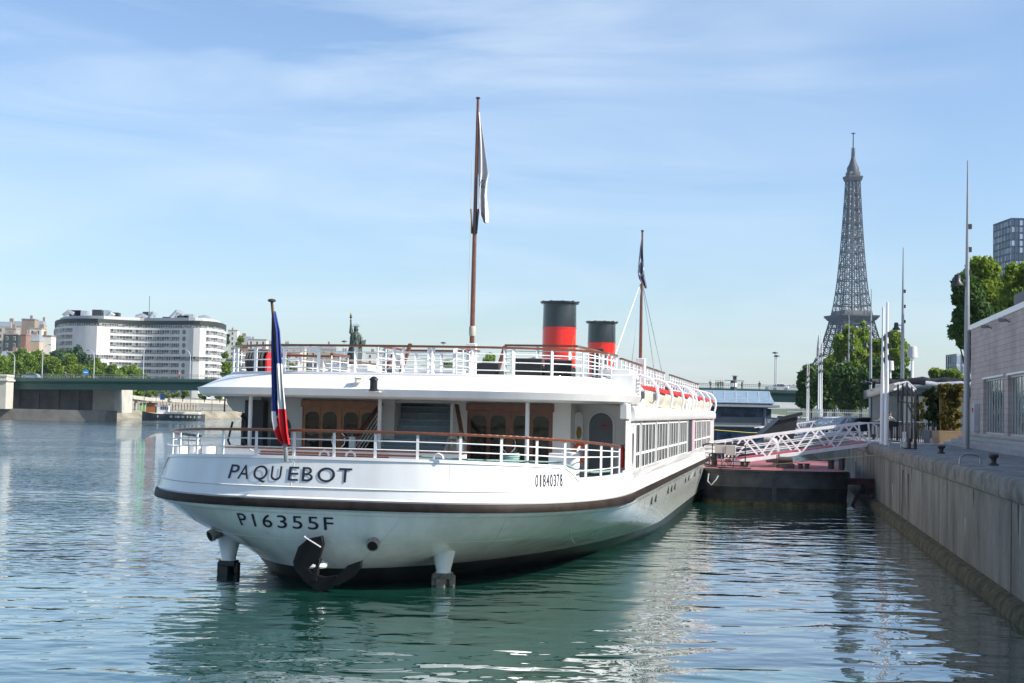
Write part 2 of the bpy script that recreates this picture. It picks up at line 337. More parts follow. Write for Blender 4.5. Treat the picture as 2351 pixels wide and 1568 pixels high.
struct(w.build('far_bank_ground', M('city_ground', (0.15, 0.15, 0.14), 0.9, var=.2, vs=.05), smooth=False))
# ribbed retaining wall + sloping ramp road on columns
ramp = empty('ramp_road', (0, 0, 0), 'pale concrete ramp road rising along the far bank on round columns', 'ramp')
pts = []
for u, v in ((255, 897), (288, 907), (330, 912.5), (400, 916), (470, 919), (560, 923), (620, 926)):
    Yb = atz(u, 961.6, 0).y; p = at(u, v, Yb + 14); pts.append(p)
w = MB()
for a, b2 in zip(pts, pts[1:]): w.beam(a - Vector((0, 0, .55)), b2 - Vector((0, 0, .55)), 5.0, 1.1)
w.build('deck', M('ramp_concrete', (0.36, 0.34, 0.29), 0.8, var=.2, vs=.4), ramp)
for k, u in enumerate((270, 312, 345)):
    Yb = atz(u, 961.6, 0).y; p = at(u, 935, Yb + 12.5); c = MB(); c.tube([(p.x, p.y, 2.4), (p.x, p.y, 6.2)], .45, 10); c.build('column', M('ramp_concrete', (0, 0, 0)), ramp)
rw = MB()
for i in range(90):
    s0 = (i - 20) * 2.0; rw.add([bank(s0, 21, 2.5), bank(s0 + 1.3, 21, 2.5), bank(s0 + 1.3, 21, 5.1), bank(s0, 21, 5.1)], [(0, 1, 2, 3)])
    rw.add([bank(s0 + 1.3, 21, 2.5), bank(s0 + 2.0, 21.3, 2.5), bank(s0 + 2.0, 21.3, 5.1), bank(s0 + 1.3, 21, 5.1)], [(0, 1, 2, 3)])
tag(rw.build('retaining_wall', M('ribbed_concrete', (0.24, 0.22, 0.18), 0.85, var=.25, vs=.5), smooth=False), 'ribbed concrete retaining wall behind the far quay road', 'wall')
# fence on the embankment crest
fe = empty('quayside_fence', (0, 0, 0), 'grey metal railing along the top of the far stone embankment', 'fence')
w = MB()
for zz in (2.95, 3.25, 3.55): w.beam(bank(-30, 4, zz), bank(170, 4, zz), .06, .06)
w.build('rail', M('grey_metal', (0.3, 0.31, 0.32), 0.5), fe)
for i in range(80):
    c = MB(); c.beam(bank(-30 + i * 2.5, 4, 2.5), bank(-30 + i * 2.5, 4, 3.6), .1, .1); c.build('post', M('grey_metal', (0, 0, 0)), fe)

# --- bridge
bx0, bx1 = -135, 100
def bl(X, off=0.0): return Vector((X + .196 * off, 350 - .2 * (X + 126) + .98 * off, 0))
def bz(X):
    k = (X + 15) / 120.0; return 10.8 - 1.05 * k * k
br_ = empty('river_bridge', (0, 0, 0), 'long low green steel girder bridge crossing the river on pale stone piers', 'bridge')
Xs = [bx0 + (bx1 - bx0) * i / 24 for i in range(25)]
def brow(off, dz, Xl=Xs):
    return [tuple(bl(X, off) + Vector((0, 0, bz(X) + dz))) for X in Xl]
green = M('bridge_green', (0.045, 0.105, 0.085), 0.5, var=.15, vs=.3)
w = MB(); w.grid([brow(18, -.05), brow(18, -2.4), brow(1.4, -2.6), brow(1.2, -1.15), brow(.3, -.9), brow(0, -.55), brow(0, 0.0)]); w.build('girder', green, br_)
w = MB(); w.grid([brow(0, 0.0), brow(.3, .12), brow(2.4, .12), brow(2.5, 0), brow(15.5, 0), brow(15.6, .12), brow(18, .12)]); w.build('deck', M('asphalt', (0, 0, 0)), br_, smooth=False)
for o in (17.8, .15):
    if o == .15: w.build('parapet', M('parapet_green', (0.25, 0.28, 0.25), 0.5), br_)
    w = MB()
    for a, b2 in zip(brow(o, 1.08), brow(o, 1.08)[1:]): w.beam(a, b2, .12, .1)
    for a, b2 in zip(brow(o, .25), brow(o, .25)[1:]): w.beam(a, b2, .08, .06)
n_ = int((bx1 - bx0) / .45)
for i in range(n_):
    X = bx0 + i * .45; p = bl(X, .15); w.beam(p + Vector((0, 0, bz(X) + .2)), p + Vector((0, 0, bz(X) + 1.05)), .055, .055)
w.build('parapet', M('parapet_green', (0.25, 0.28, 0.25), 0.5), br_)
stone = M('pier_stone', (0.42, 0.40, 0.35), 0.8, var=.15, vs=.3)
def quad_tower(u0, u1, Y, z0, z1, depth, mb):
    a, b2 = at(u0, 930, Y), at(u1, 930, Y); mb.bb(a.x, b2.x, Y, Y + depth, z0, z1)
w = MB(); quad_tower(-40, 13, 343, 2.5, 10.3, 5, w); quad_tower(-42, 15, 342.6, 9.2, 9.7, 5.6, w); quad_tower(-42, 14, 342.8, 10.3, 10.8, 5.2, w); w.build('pillar', stone, br_, bevel=.08)
w = MB(); a, b2 = at(22, 930, 352), at(238, 930, 366)
w.bb(-150, b2.x, 358, 372, -1, 7.6); 
for i in range(9): w.bb(-150 + i * 5, -148.4 + i * 5, 357.2, 358.0, 2.6, 7.4)
w.build('abutment', M('abutment_shaded', (0.16, 0.15, 0.135), 0.85, var=.3, vs=.3), br_, smooth=False)  # shade on the abutment wall put into a darker stone colour
w = MB(); w.bb(b2.x - .2, b2.x + 5.2, 357, 374, 2, 8.2); w.build('abutment_face', stone, br_, smooth=False)
w = MB(); w.bb(-170, at(248, 950, 350).x, 347, 358, -2, 2.6); w.build('plinth', M('abutment_shaded', (0, 0, 0)), br_, smooth=False)
w = MB(); p = bl(20, 0); w.bb(10, 18, p.y - 1, p.y + 18, -2, 7.9); w.build('pier', stone, br_, smooth=False)
w = MB(); p = bl(96, 0); w.bb(88, 130, p.y - 3, p.y + 22, -2, 7.0); w.build('pier', stone, br_, smooth=False)

# bridge lamps
lm = M('lamp_grey', (0.5, 0.52, 0.54), 0.4, metal=.3); dk = M('dark_metal', (0.03, 0.032, 0.036), 0.45, metal=.2)
def arm_lamp(pos, h_, side, label, head='arm', group='lamps on the bridge'):
    t_ = empty('bridge_lamp', pos, label, 'street lamp', group)
    c = MB()
    if head == 'arm': c.tube([(0, 0, 0), (0, 0, h_ * .8), (side * .25, 0, h_ * .93), (side * .9, 0, h_), (side * 1.5, 0, h_ + .05)], [.13, .09, .08, .07, .06], 6)
    else: c.tube([(0, 0, 0), (0, 0, h_)], [.14, .09], 6)
    c.build('pole', lm, t_)
    c = MB()
    if head == 'arm': c.box((side * 1.7, 0, h_ + .02), (.7, .3, .16))
    else: c.lathe([(.1, -.1), (.7, 0), (.6, .18), (.2, .3), (.0, .34)], (0, 0, h_), 12)
    c.build('lamp_head', dk, t_)
    return t_
for u, v, off, s_, hh, lab in ((95, 871, 2, 1, 8.4, 'tall curved bridge lamp, arm to the right, before green trees'), (327, 866, 2, 1, 8.3, 'curved bridge lamp, arm to the right, before the middle of the white office block'),
      (10, 866, 14, -1, 7, 'curved street lamp at the far left end of the bridge'), (196, 866, 12, -1, 7.4, 'curved street lamp with a round blue sign on its pole, on the bridge'), (416, 862, 12, -1, 7.5, 'curved bridge lamp, arm to the left, before the right part of the white office block')):
    p = at(u, v, 340); X = p.x
    for _ in range(4): q = bl(X, off); X = (u - 1175.5) / F * q.y
    q = bl(X, off); arm_lamp((q.x, q.y, bz(X)), hh, s_, lab)
for u, v, lab in ((778, 784.5, 'mushroom-headed lamp peeping over the upper deck rail beside the statue'), (1014, 788, 'mushroom-headed lamp on a thin pole beyond the upper deck rail'), (1757.5, 810.6, 'left of the two tall mushroom-headed lamps above the blue glass barge'), (1760.9, 818, 'right of the two tall mushroom-headed lamps above the blue glass barge')):
    X = at(u, v, 325).x; q = bl(X, 1); arm_lamp((q.x, q.y, bz(X)), at(u, v, q.y).z - bz(X), 1, lab, 'mush')
X = at(196, 866, 350).x; q = bl(X, 11.5); p = at(197, 855, q.y)
c = MB(); c.lathe([(0, -.06), (.75, -.05), (.75, .05), (0, .06)], (0, 0, 0), 16); s_ = c.build('round_road_sign', M('sign_blue', (0.02, 0.2, 0.6), .5)); s_.location = p; s_.rotation_euler = (R(90), 0, 0)
tag(s_, 'round blue road sign with a white bar fixed to a bridge lamp', 'road sign')
c = MB(); c.box((0, 0, .075), (.9, .22, .03)); o = c.build('bar', M('white_paint', (0.8, 0.8, 0.8), .35, var=.03), s_)
# ================================================================== FAR CITY
winpane = panemat('far_panes', (0.02, 0.027, 0.035), (0.22, 0.24, 0.22), .1, thr=.6)
wall_white = M('office_white', (0.60, 0.59, 0.56), 0.6, var=.14, vs=.25, stretch=(1, 1, .3))
def office():
    t_ = empty('office_block', at(330, 860, 640), 'large curved white office block with rows of ribbon windows and a dark roof band', 'office building')
    o = t_.location.copy()
    pl = []
    for u, Y in ((119, 668), (124, 655), (140, 645), (165, 640), (192, 638), (218, 637)): pl.append((u, Y))
    mid = [(218 + (440 - 218) * k / 10, 637 + 9 * math.sin(math.pi * k / 10)) for k in range(1, 11)]
    right = [(455, 637), (475, 639), (494, 645), (508, 655), (516, 668)]
    P = [at(u, 900, Y) for u, Y in pl + mid + right]; P = [Vector((p.x - o.x, p.y - o.y, 0)) for p in P]
    zt = 42.0 - o.z; z0 = 3 - o.z
    back = [at(514, 900, 708) - o, at(121, 900, 708) - o]; back = [Vector((p.x, p.y, 0)) for p in back]
    ring = P + back
    w = MB(); w.prism([(p.x, p.y) for p in ring], z0, zt - 3.4); w.build('wall', wall_white, t_, ang=20)
    C = sum(ring, Vector()) / len(ring)
    def ins(p, d): q = (p - C); return p - q.normalized() * d
    w = MB(); w.prism([tuple(ins(p, 1.2))[:2] for p in ring], zt - 3.4, zt - 1.9); w.build('attic', M('attic_wall', (0.35, 0.35, 0.34), .6), t_, ang=20)
    w = MB(); w.prism([tuple(ins(p, .2))[:2] for p in ring], zt - 1.9, zt); w.build('roof_band', M('roof_band', (0.02, 0.028, 0.02), .6), t_, ang=20)
    w = MB(); w.prism([tuple(ins(p, 3))[:2] for p in ring], zt, zt + 1.4); w.build('roof', M('roof_light', (0.45, 0.46, 0.46), .5), t_, ang=20)
    rg = random.Random(5)
    eq = M('duct_metal', (0.55, 0.57, 0.58), .3, metal=.7)
    for k, u in enumerate((158, 172, 186, 200, 222, 245, 255, 262, 318, 326, 334, 345, 352, 386, 396, 406, 420, 433, 470)):
        p = at(u, 716, 655) - o; c = MB(); h_ = rg.uniform(1.2, 4.0); wd = rg.uniform(2, 5.5)
        if k % 3 == 0: c.tube([(p.x - wd/2, p.y, zt + 2), (p.x, p.y, zt + 1 + h_), (p.x + wd/2, p.y + .5, zt + h_)], 1.1, 10); c.build('duct', eq, t_)
        else: c.bb(p.x - wd/2, p.x + wd/2, p.y, p.y + 4, zt + 1.3, zt + 1.3 + h_); c.build('roof_plant', dk if k % 3 == 1 else eq, t_, smooth=False)
    c = MB(); p = at(343, 700, 655) - o; c.tube([(p.x, p.y, zt), (p.x, p.y, zt + 12)], .12, 4); c.build('aerial', dk, t_)
    # window ribbons
    def ribbon(P_, za, zb, name, lab=None):
        g = MB(); fr = MB(); pw = 1.25
        for a, b2 in zip(P_, P_[1:]):
            L_ = (b2 - a).length; n = max(1, round(L_ / pw)); d = (b2 - a) / n; nrm = Vector((d.y, -d.x, 0)).normalized()
            for i in range(n):
                p0 = a + d * i + nrm * .06; p1 = a + d * (i + 1) + nrm * .06; zm = za + (zb - za) * .32
                for (q0, q1) in ((za, zm), (zm, zb)):
                    g.add([p0 + Vector((0, 0, q0)), p1 + Vector((0, 0, q0)), p1 + Vector((0, 0, q1)), p0 + Vector((0, 0, q1))], [(0, 1, 2, 3)])
                fr.beam(p0 + nrm * .05 + Vector((0, 0, za)), p0 + nrm * .05 + Vector((0, 0, zb)), .08, .08)
            for z_ in (za, zm, zb): fr.beam(a + nrm * .11 + Vector((0, 0, z_)), b2 + nrm * .11 + Vector((0, 0, z_)), .08, .08)
        o_ = g.build(name, winpane, t_, smooth=False); fr.build('window_frame', M('frame_light', (0.6, 0.6, 0.6), .5), o_, smooth=False)
    def cut(P_, f0, f1):
        Ls = [0]
        for a, b2 in zip(P_, P_[1:]): Ls.append(Ls[-1] + (b2 - a).length)
        T = Ls[-1]; res = []
        def ev(s):
            for i in range(len(P_) - 1):
                if s <= Ls[i+1] + 1e-6: return P_[i].lerp(P_[i+1], (s - Ls[i]) / max(1e-6, Ls[i+1] - Ls[i]))
            return P_[-1]
        res = [ev(T * f0)] + [P_[i] for i in range(len(P_)) if T * f0 < Ls[i] < T * f1] + [ev(T * f1)]
        return res
    nl, nm = len(pl), len(mid)
    PL, PM, PR = P[:nl], P[nl-1:nl+nm], P[nl+nm-1:]
    for k in range(10):
        za = zt - 6.1 - k * 2.98; zb = za + 1.85
        full = (k == 4)
        ribbon(cut(PL, 0, .72) if not full else PL, za, zb, 'window_band')
        ribbon(cut(PM, .0 if full else .13, 1 if full else .83), za, zb, 'window_band')
        ribbon(cut(PR, 0 if full else .16, 1), za, zb, 'window_band')
        if not full and k != 8:
            q = cut(PM, .885, .9); c = MB(); d = (q[1] - q[0]).normalized(); nrm = Vector((d.y, -d.x, 0))
            vs = [q[0] + nrm * .08 + d * (1.05 * math.cos(a)) + Vector((0, 0, (za + zb) / 2 + 1.05 * math.sin(a))) for a in [2 * math.pi * i / 16 for i in range(16)]]
            c.slab(vs, nrm * .05); c.build('round_window', M('dull_glass', (0.14, 0.15, 0.16), .3), t_, smooth=False)
    ribbon([ins(p, 1.0) for p in P], zt - 3.3, zt - 2.0, 'attic_windows')
office()
def city_block(u0, u1, vtop, Y, zb, wall, roof, label, depth=7, roofkind='mansard', floors=None, win=True, cat='building', seed=0, pitch=2.6, name='city_building', skew=0.0):
    a, b2 = at(u0, vtop, Y), at(u1, vtop, Y); wd = b2.x - a.x; zt = (a.z + b2.z) / 2; h_ = zt - zb
    t_ = empty(name, (a.x, Y, zb), label, cat, rz=skew); rg = random.Random(seed + int(u0))
    rh = 2.6 if roofkind == 'mansard' else 0.6
    w = MB(); w.bb(0, wd, 0, depth, -6, h_ - rh); w.build('wall', wall, t_, smooth=False)
    w = MB()
    if roofkind == 'mansard':
        w.add([(-.1, -.1, h_-rh), (wd+.1, -.1, h_-rh), (wd+.1, depth, h_-rh), (-.1, depth, h_-rh), (.5, 1.2, h_), (wd-.5, 1.2, h_), (wd-.5, depth-1, h_), (.5, depth-1, h_)], [(0,1,5,4),(1,2,6,5),(2,3,7,6),(3,0,4,7),(4,5,6,7)])
    else: w.bb(-.15, wd+.15, -.15, depth, h_-rh, h_ - rh + .5)
    ro = w.build('roof', roof, t_, smooth=False)
    for k in range(max(1, int(wd / 9))):
        c = MB(); x = rg.uniform(.1, .9) * wd; cw = min(rg.uniform(.8, 2.2), wd * .3); c.bb(x, x + cw, depth*.4, depth*.4+1, h_ - 1, h_ + rg.uniform(.9, 2.0))
        for j in range(int(cw / .4)): c.lathe([(.12, 0), (.1, .5)], (x + .2 + j * .4, depth*.4+.5, h_ + 1.2), 6)
        c.build('chimney', M('brick_chimney', (0.27, 0.19, 0.15), .85), ro, smooth=False)
    if win:
        nf = min(8, int((h_ - rh) / 3.0)); nc = max(1, int(wd / pitch)); cnt = 0
        for i in range(nf):
            for j in range(nc):
                if cnt >= 90: break
                x = (j + .5) * wd / nc; z = h_ - rh - 2.4 - i * 3.0; cnt += 1
                c = MB(); c.bb(x - .5, x + .5, -.06, .0, z, z + 1.7); f_ = c.build('window', M('frame_light', (0, 0, 0)), t_, smooth=False)
                c = MB(); c.bb(x - .4, x - .03, -.09, -.065, z + .1, z + 1.6); c.bb(x + .03, x + .4, -.09, -.065, z + .1, z + 1.6); c.build('pane', winpane, f_, smooth=False)
    return t_
cream = M('limestone', (0.50, 0.44, 0.34), .8, var=.12, vs=.2); zinc = M('zinc_roof', (0.24, 0.27, 0.30), .45, var=.15, vs=.3); brick = M('red_brick', (0.22, 0.13, 0.10), .85, var=.2, vs=.4)
grey = M('render_grey', (0.30, 0.28, 0.25), .8, var=.15, vs=.2); pale = M('render_white', (0.60, 0.58, 0.53), .75, var=.1, vs=.2); ochre = M('render_ochre', (0.38, 0.32, 0.24), .8, var=.12, vs=.2)
# hillside behind the left bank
w = MB(); rows = []
for i, Y in enumerate((690, 760, 860, 1000, 1300, 2000)):
    rows.append([tuple(Vector((X, Y + 20 * math.sin(X * .02), 8 + (0, 14, 26, 36, 40, 20)[i] * math.exp(-((X + 250) / 260.0) ** 2) + 4 * math.sin(X * .03)))) for X in range(-700, 260, 40)])
w.grid(rows); struct(w.build('hillside', M('hill_green', (0.08, 0.10, 0.05), .95, var=.3, vs=.03)))
for a in ((0, 30, 806, 520, 10, pale, zinc, 'white building with red brick panels and balconies at the left edge', 12, 'mansard'),
          (8, 42, 765, 610, 10, M('dark_glassy', (0.05, 0.055, 0.05), .2), grey, 'dark glass cylinder-like office between old houses, far left', 12, 'flat'),
          (12, 36, 752, 640, 12, grey, grey, 'pale concrete tower block just above the dark glass office', 12, 'flat'),
          (-20, 26, 738, 700, 20, cream, zinc, 'grey-roofed house highest on the far left edge', 12, 'mansard'),
          (26, 58, 737, 710, 22, cream, zinc, 'zinc-roofed house with chimneys behind the brown gable', 12, 'mansard'),
          (50, 80, 731, 690, 20, M('bare_gable', (0.27, 0.22, 0.17), .9, var=.1, vs=.2), zinc, 'tall windowless brown gable rising over the old houses', 12, 'flat'),
          (78, 100, 736, 720, 22, ochre, zinc, 'narrow house with a row of chimney pots left of the white office block', 12, 'mansard'),
          (68, 96, 752, 650, 14, pale, grey, 'low white house with a planted terrace, left of the white office block', 12, 'flat'),
          (60, 91, 768, 570, 10, ochre, zinc, 'ochre house with shutters and zinc roof between brick gables', 12, 'mansard'),
          (48, 60, 766, 565, 10, brick, brick, 'narrow red brick gable beside the ochre house', 12, 'flat'),
          (91, 118, 769, 575, 10, pale, brick, 'blank whitewashed gable beside the curved office block', 12, 'flat'),
          (30, 66, 806, 530, 9, M('grey_low', (0.22, 0.2, 0.19), .8), grey, 'low grey blank wall building behind the trees', 10, 'flat')):
    nw = 'gable' in a[7] or 'blank' in a[7]
    city_block(*a[:7], a[7], depth=6, roofkind=a[9], win=not nw)
rg = random.Random(11)
sk = [(524, 545, 757, 840, pale, 'flat'), (545, 578, 772, 820, cream, 'mansard'), (570, 612, 778, 780, pale, 'flat'), (606, 640, 782, 860, grey, 'mansard'), (636, 700, 789, 760, cream, 'mansard'), (560, 620, 800, 690, grey, 'flat'),
      (640, 690, 806, 640, pale, 'flat'), (700, 740, 796, 800, cream, 'mansard'), (735, 772, 790, 790, ochre, 'mansard'), (770, 806, 806, 720, cream, 'mansard'), (840, 880, 808, 700, pale, 'flat'), (880, 930, 812, 740, grey, 'mansard')]
lab = ['small pale house highest on the hill just right of the curved office block', 'cream hillside house with a chimney, above the left end of the upper deck rail', 'flat-roofed white terrace block on the hill left of the tricolour flag', 'grey mansard-roofed house on the hill behind the tricolour flag',
       'long cream mansard building with dormers right of the tricolour flag', 'grey flat block seen between the upper deck rails left of the flag', 'white flat block seen low between the rails right of the flag', 'cream house with zinc roof left of the statue, seen through the rails',
       'ochre house close left of the statue, seen through the rails', 'cream house seen through the rails right under the statue', 'white flat block seen through the rails right of the statue', 'grey mansard house seen low through the rails far right of the statue']
for (u0, u1, vt, Y, wl_, rk), lb in zip(sk, lab): city_block(u0, u1, vt, Y, 14, wl_, zinc if rk == 'mansard' else grey, lb, roofkind=rk, pitch=3.2)
# far right skyline beyond the bridge
for (u0, u1, vt, lb) in ((1764, 1800, 887, 'pale far-off building row left of the white car on the bridge'), (1800, 1840, 885.5, 'pale far-off building row above the white car on the bridge'), (1838, 1872, 887, 'pale far-off building row beside the dark tree clump')):
    city_block(u0, u1, vt, 1500, 2, pale, zinc, lb, win=False, roofkind='mansard', depth=20)
# glass high-rise
def highrise(u0, u1, vt, Y, label, cc, wdx, dep, skew):
    a = at(u0, vt, Y); t_ = empty('high_rise', (a.x, Y, 3), label, 'high-rise', rz=skew); H_ = a.z - 3
    w = MB(); w.bb(0, wdx, 0, dep, 0, H_); w.build('facade', cc, t_, smooth=False)
    g = MB(); fr = MB(); nfl = int(H_ / 3.0)
    for i in range(max(0, nfl - 20), nfl):
        for j in range(int(wdx / 1.8)): g.add([(j*1.8+.2, -.05, i*3+.4), (j*1.8+1.6, -.05, i*3+.4), (j*1.8+1.6, -.05, i*3+2.6), (j*1.8+.2, -.05, i*3+2.6)], [(0,1,2,3)])
        for j in range(int(dep / 1.8)): g.add([(-.05, j*1.8+1.6, i*3+.4), (-.05, j*1.8+.2, i*3+.4), (-.05, j*1.8+.2, i*3+2.6), (-.05, j*1.8+1.6, i*3+2.6)], [(0,1,2,3)])
    for j in range(int(wdx / 1.8) + 1): fr.bb(j*1.8-.1, j*1.8+.1, -.2, 0, 0, H_)
    for j in range(int(dep / 1.8) + 1): fr.bb(-.2, 0, j*1.8-.1, j*1.8+.1, 0, H_)
    o_ = g.build('window_grid', panemat('tower_panes', (0.02, 0.04, 0.07), (0.3, 0.4, 0.5), .1, thr=.55), t_, smooth=False); o_['kind'] = 'stuff'
    fr.build('mullions', M('steel_blue', (0.10, 0.13, 0.17), .4, metal=.4), t_, smooth=False)
    return t_
highrise(2322, 2400, 500, 620, 'tall dark blue glass high-rise above the trees at the right edge', M('dark_blue_wall', (0.03, 0.05, 0.08), .3), 22, 22, 0.02)
highrise(2195, 2232, 812, 420, 'pale concrete apartment tower glimpsed behind the big plane tree', wall_white, 9, 10, 0)

# ------------------------------------------------------------------ iron lattice tower
def lattice_tower():
    p = at(1953, 953.5, 1632)
    t_ = empty('lattice_tower', (p.x, p.y, 5), 'tall iron lattice tower with three platforms rising on the horizon', 'tower', rz=R(13))
    iron = M('iron_brown', (0.018, 0.019, 0.023), .6, var=.05)
    zs = [0, 20, 40, 57, 72, 88, 102, 115.7, 128, 142, 157, 173, 190, 207, 224, 241, 258, 276]
    hw = [62.5, 50.5, 40.5, 33.5, 28.0, 23.5, 20.3, 17.6, 15.6, 13.9, 12.5, 11.3, 10.2, 9.2, 8.3, 7.5, 6.7, 6.1]
    lw = [25, 21.5, 18, 15, 13.5, 12, 11, 10, 8.6, 7.2, 6.2, 5.6, 5.2, 4.9, 4.6, 4.3, 4.0, 3.7]
    for sx_, sy2 in ((-1, -1), (1, -1), (1, 1), (-1, 1)):
        w = MB()
        for i in range(len(zs) - 1):
            if zs[i] >= 207 and (sx_, sy2) != (-1, -1) and False: break
            def cor(k, a, b_):
                x = sx_ * (hw[k] - a * lw[k]); y = sy2 * (hw[k] - b_ * lw[k]); return Vector((x, y, zs[k]))
            th = 1.5 if zs[i] < 115 else .8
            sub = 2
            for a, b_ in ((0, 0), (1, 0), (1, 1), (0, 1)): w.beam(cor(i, a, b_), cor(i+1, a, b_), th, th)
            for (a0, b0, a1, b1) in ((0, 0, 1, 0), (1, 0, 1, 1), (1, 1, 0, 1), (0, 1, 0, 0)):
                for q in range(sub):
                    f0, f1 = q / sub, (q + 1) / sub
                    A0 = cor(i, a0, b0).lerp(cor(i+1, a0, b0), f0); A1 = cor(i, a0, b0).lerp(cor(i+1, a0, b0), f1)
                    B0 = cor(i, a1, b1).lerp(cor(i+1, a1, b1), f0); B1 = cor(i, a1, b1).lerp(cor(i+1, a1, b1), f1)
                    k_ = th * .42
                    w.beam(A0, B1, k_, k_); w.beam(B0, A1, k_, k_); w.beam(A1, B1, k_, k_ * 1.3)
        w.build('leg', iron, t_, smooth=False)
    w = MB()
    for i in range(8, len(zs) - 1):    # bracing between the four legs above the second platform
        for sA, sB in (((-1, -1), (1, -1)), ((1, -1), (1, 1)), ((1, 1), (-1, 1)), ((-1, 1), (-1, -1))):
            A0 = Vector((sA[0]*hw[i], sA[1]*hw[i], zs[i])); A1 = Vector((sA[0]*hw[i+1], sA[1]*hw[i+1], zs[i+1]))
            B0 = Vector((sB[0]*hw[i], sB[1]*hw[i], zs[i])); B1 = Vector((sB[0]*hw[i+1], sB[1]*hw[i+1], zs[i+1]))
            w.beam(A0, B1, .5, .5); w.beam(B0, A1, .5, .5); w.beam(A0, B0, .9, 1.1)
    for i in (3, 7):
        h2 = hw[i]
        for q in range(4):
            ang = q * math.pi / 2; Mx = Matrix.Rotation(ang, 3, 'Z')
            for a in range(-5, 5):
                x0, x1 = a * h2 / 5, (a + 1) * h2 / 5
                w.beam(Mx @ Vector((x0, -h2, zs[i]-9)), Mx @ Vector((x1, -h2, zs[i]-4)), .7, .7); w.beam(Mx @ Vector((x1, -h2, zs[i]-9)), Mx @ Vector((x0, -h2, zs[i]-4)), .7, .7)
            w.beam(Mx @ Vector((-h2, -h2, zs[i]-9)), Mx @ Vector((h2, -h2, zs[i]-9)), 1.2, 1.2)
    w.tube([(0, 0, 116), (0, 0, 276)], 1.1, 6)
    w.build('bracing', iron, t_, smooth=False)
    for nm, h2, z, th in (('first_platform', 37, 57, 5), ('second_platform', 23.5, 114.5, 4.2), ('top_platform', 8.6, 276, 4)):
        w = MB(); w.lathe([(h2 * 1.414 * .86, -th * 1.4), (h2 * 1.414, -th * .35), (h2 * 1.414, 0), (h2 * 1.414 * .98, 0), (h2*1.414*.98, -.5)], (0, 0, z + th * .5), 4)
        o_ = w.build(nm, iron, t_, smooth=False); o_.rotation_euler = (0, 0, R(45))
        w = MB(); k = h2 * .72; w.bb(-k, k, -k, k, z, z + th * 1.7); w.build('pavilion', M('iron_dark', (0.09, 0.08, 0.07), .6), o_, smooth=False).rotation_euler = (0, 0, R(45))
    w = MB(); w.lathe([(8.2, 278), (8.2, 280), (7.0, 281), (6.8, 288), (5.6, 290), (4.6, 292), (3.6, 295), (2.6, 298), (1.9, 301)], n=12); w.build('cupola', iron, t_)
    w = MB(); w.tube([(0, 0, 298), (0, 0, 305), (0, 0, 312), (0, 0, 329)], [2.1, 1.7, .7, .5], 6); 
    for z in range(300, 312, 2): w.bb(-1.9, 1.9, -1.9, 1.9, z, z + .6)
    w.bb(-2.6, 2.6, -.4, .4, 327.6, 328.4); w.bb(-.4, .4, -2.6, 2.6, 327.6, 328.4)
    w.build('antenna', iron, t_, smooth=False)
lattice_tower()

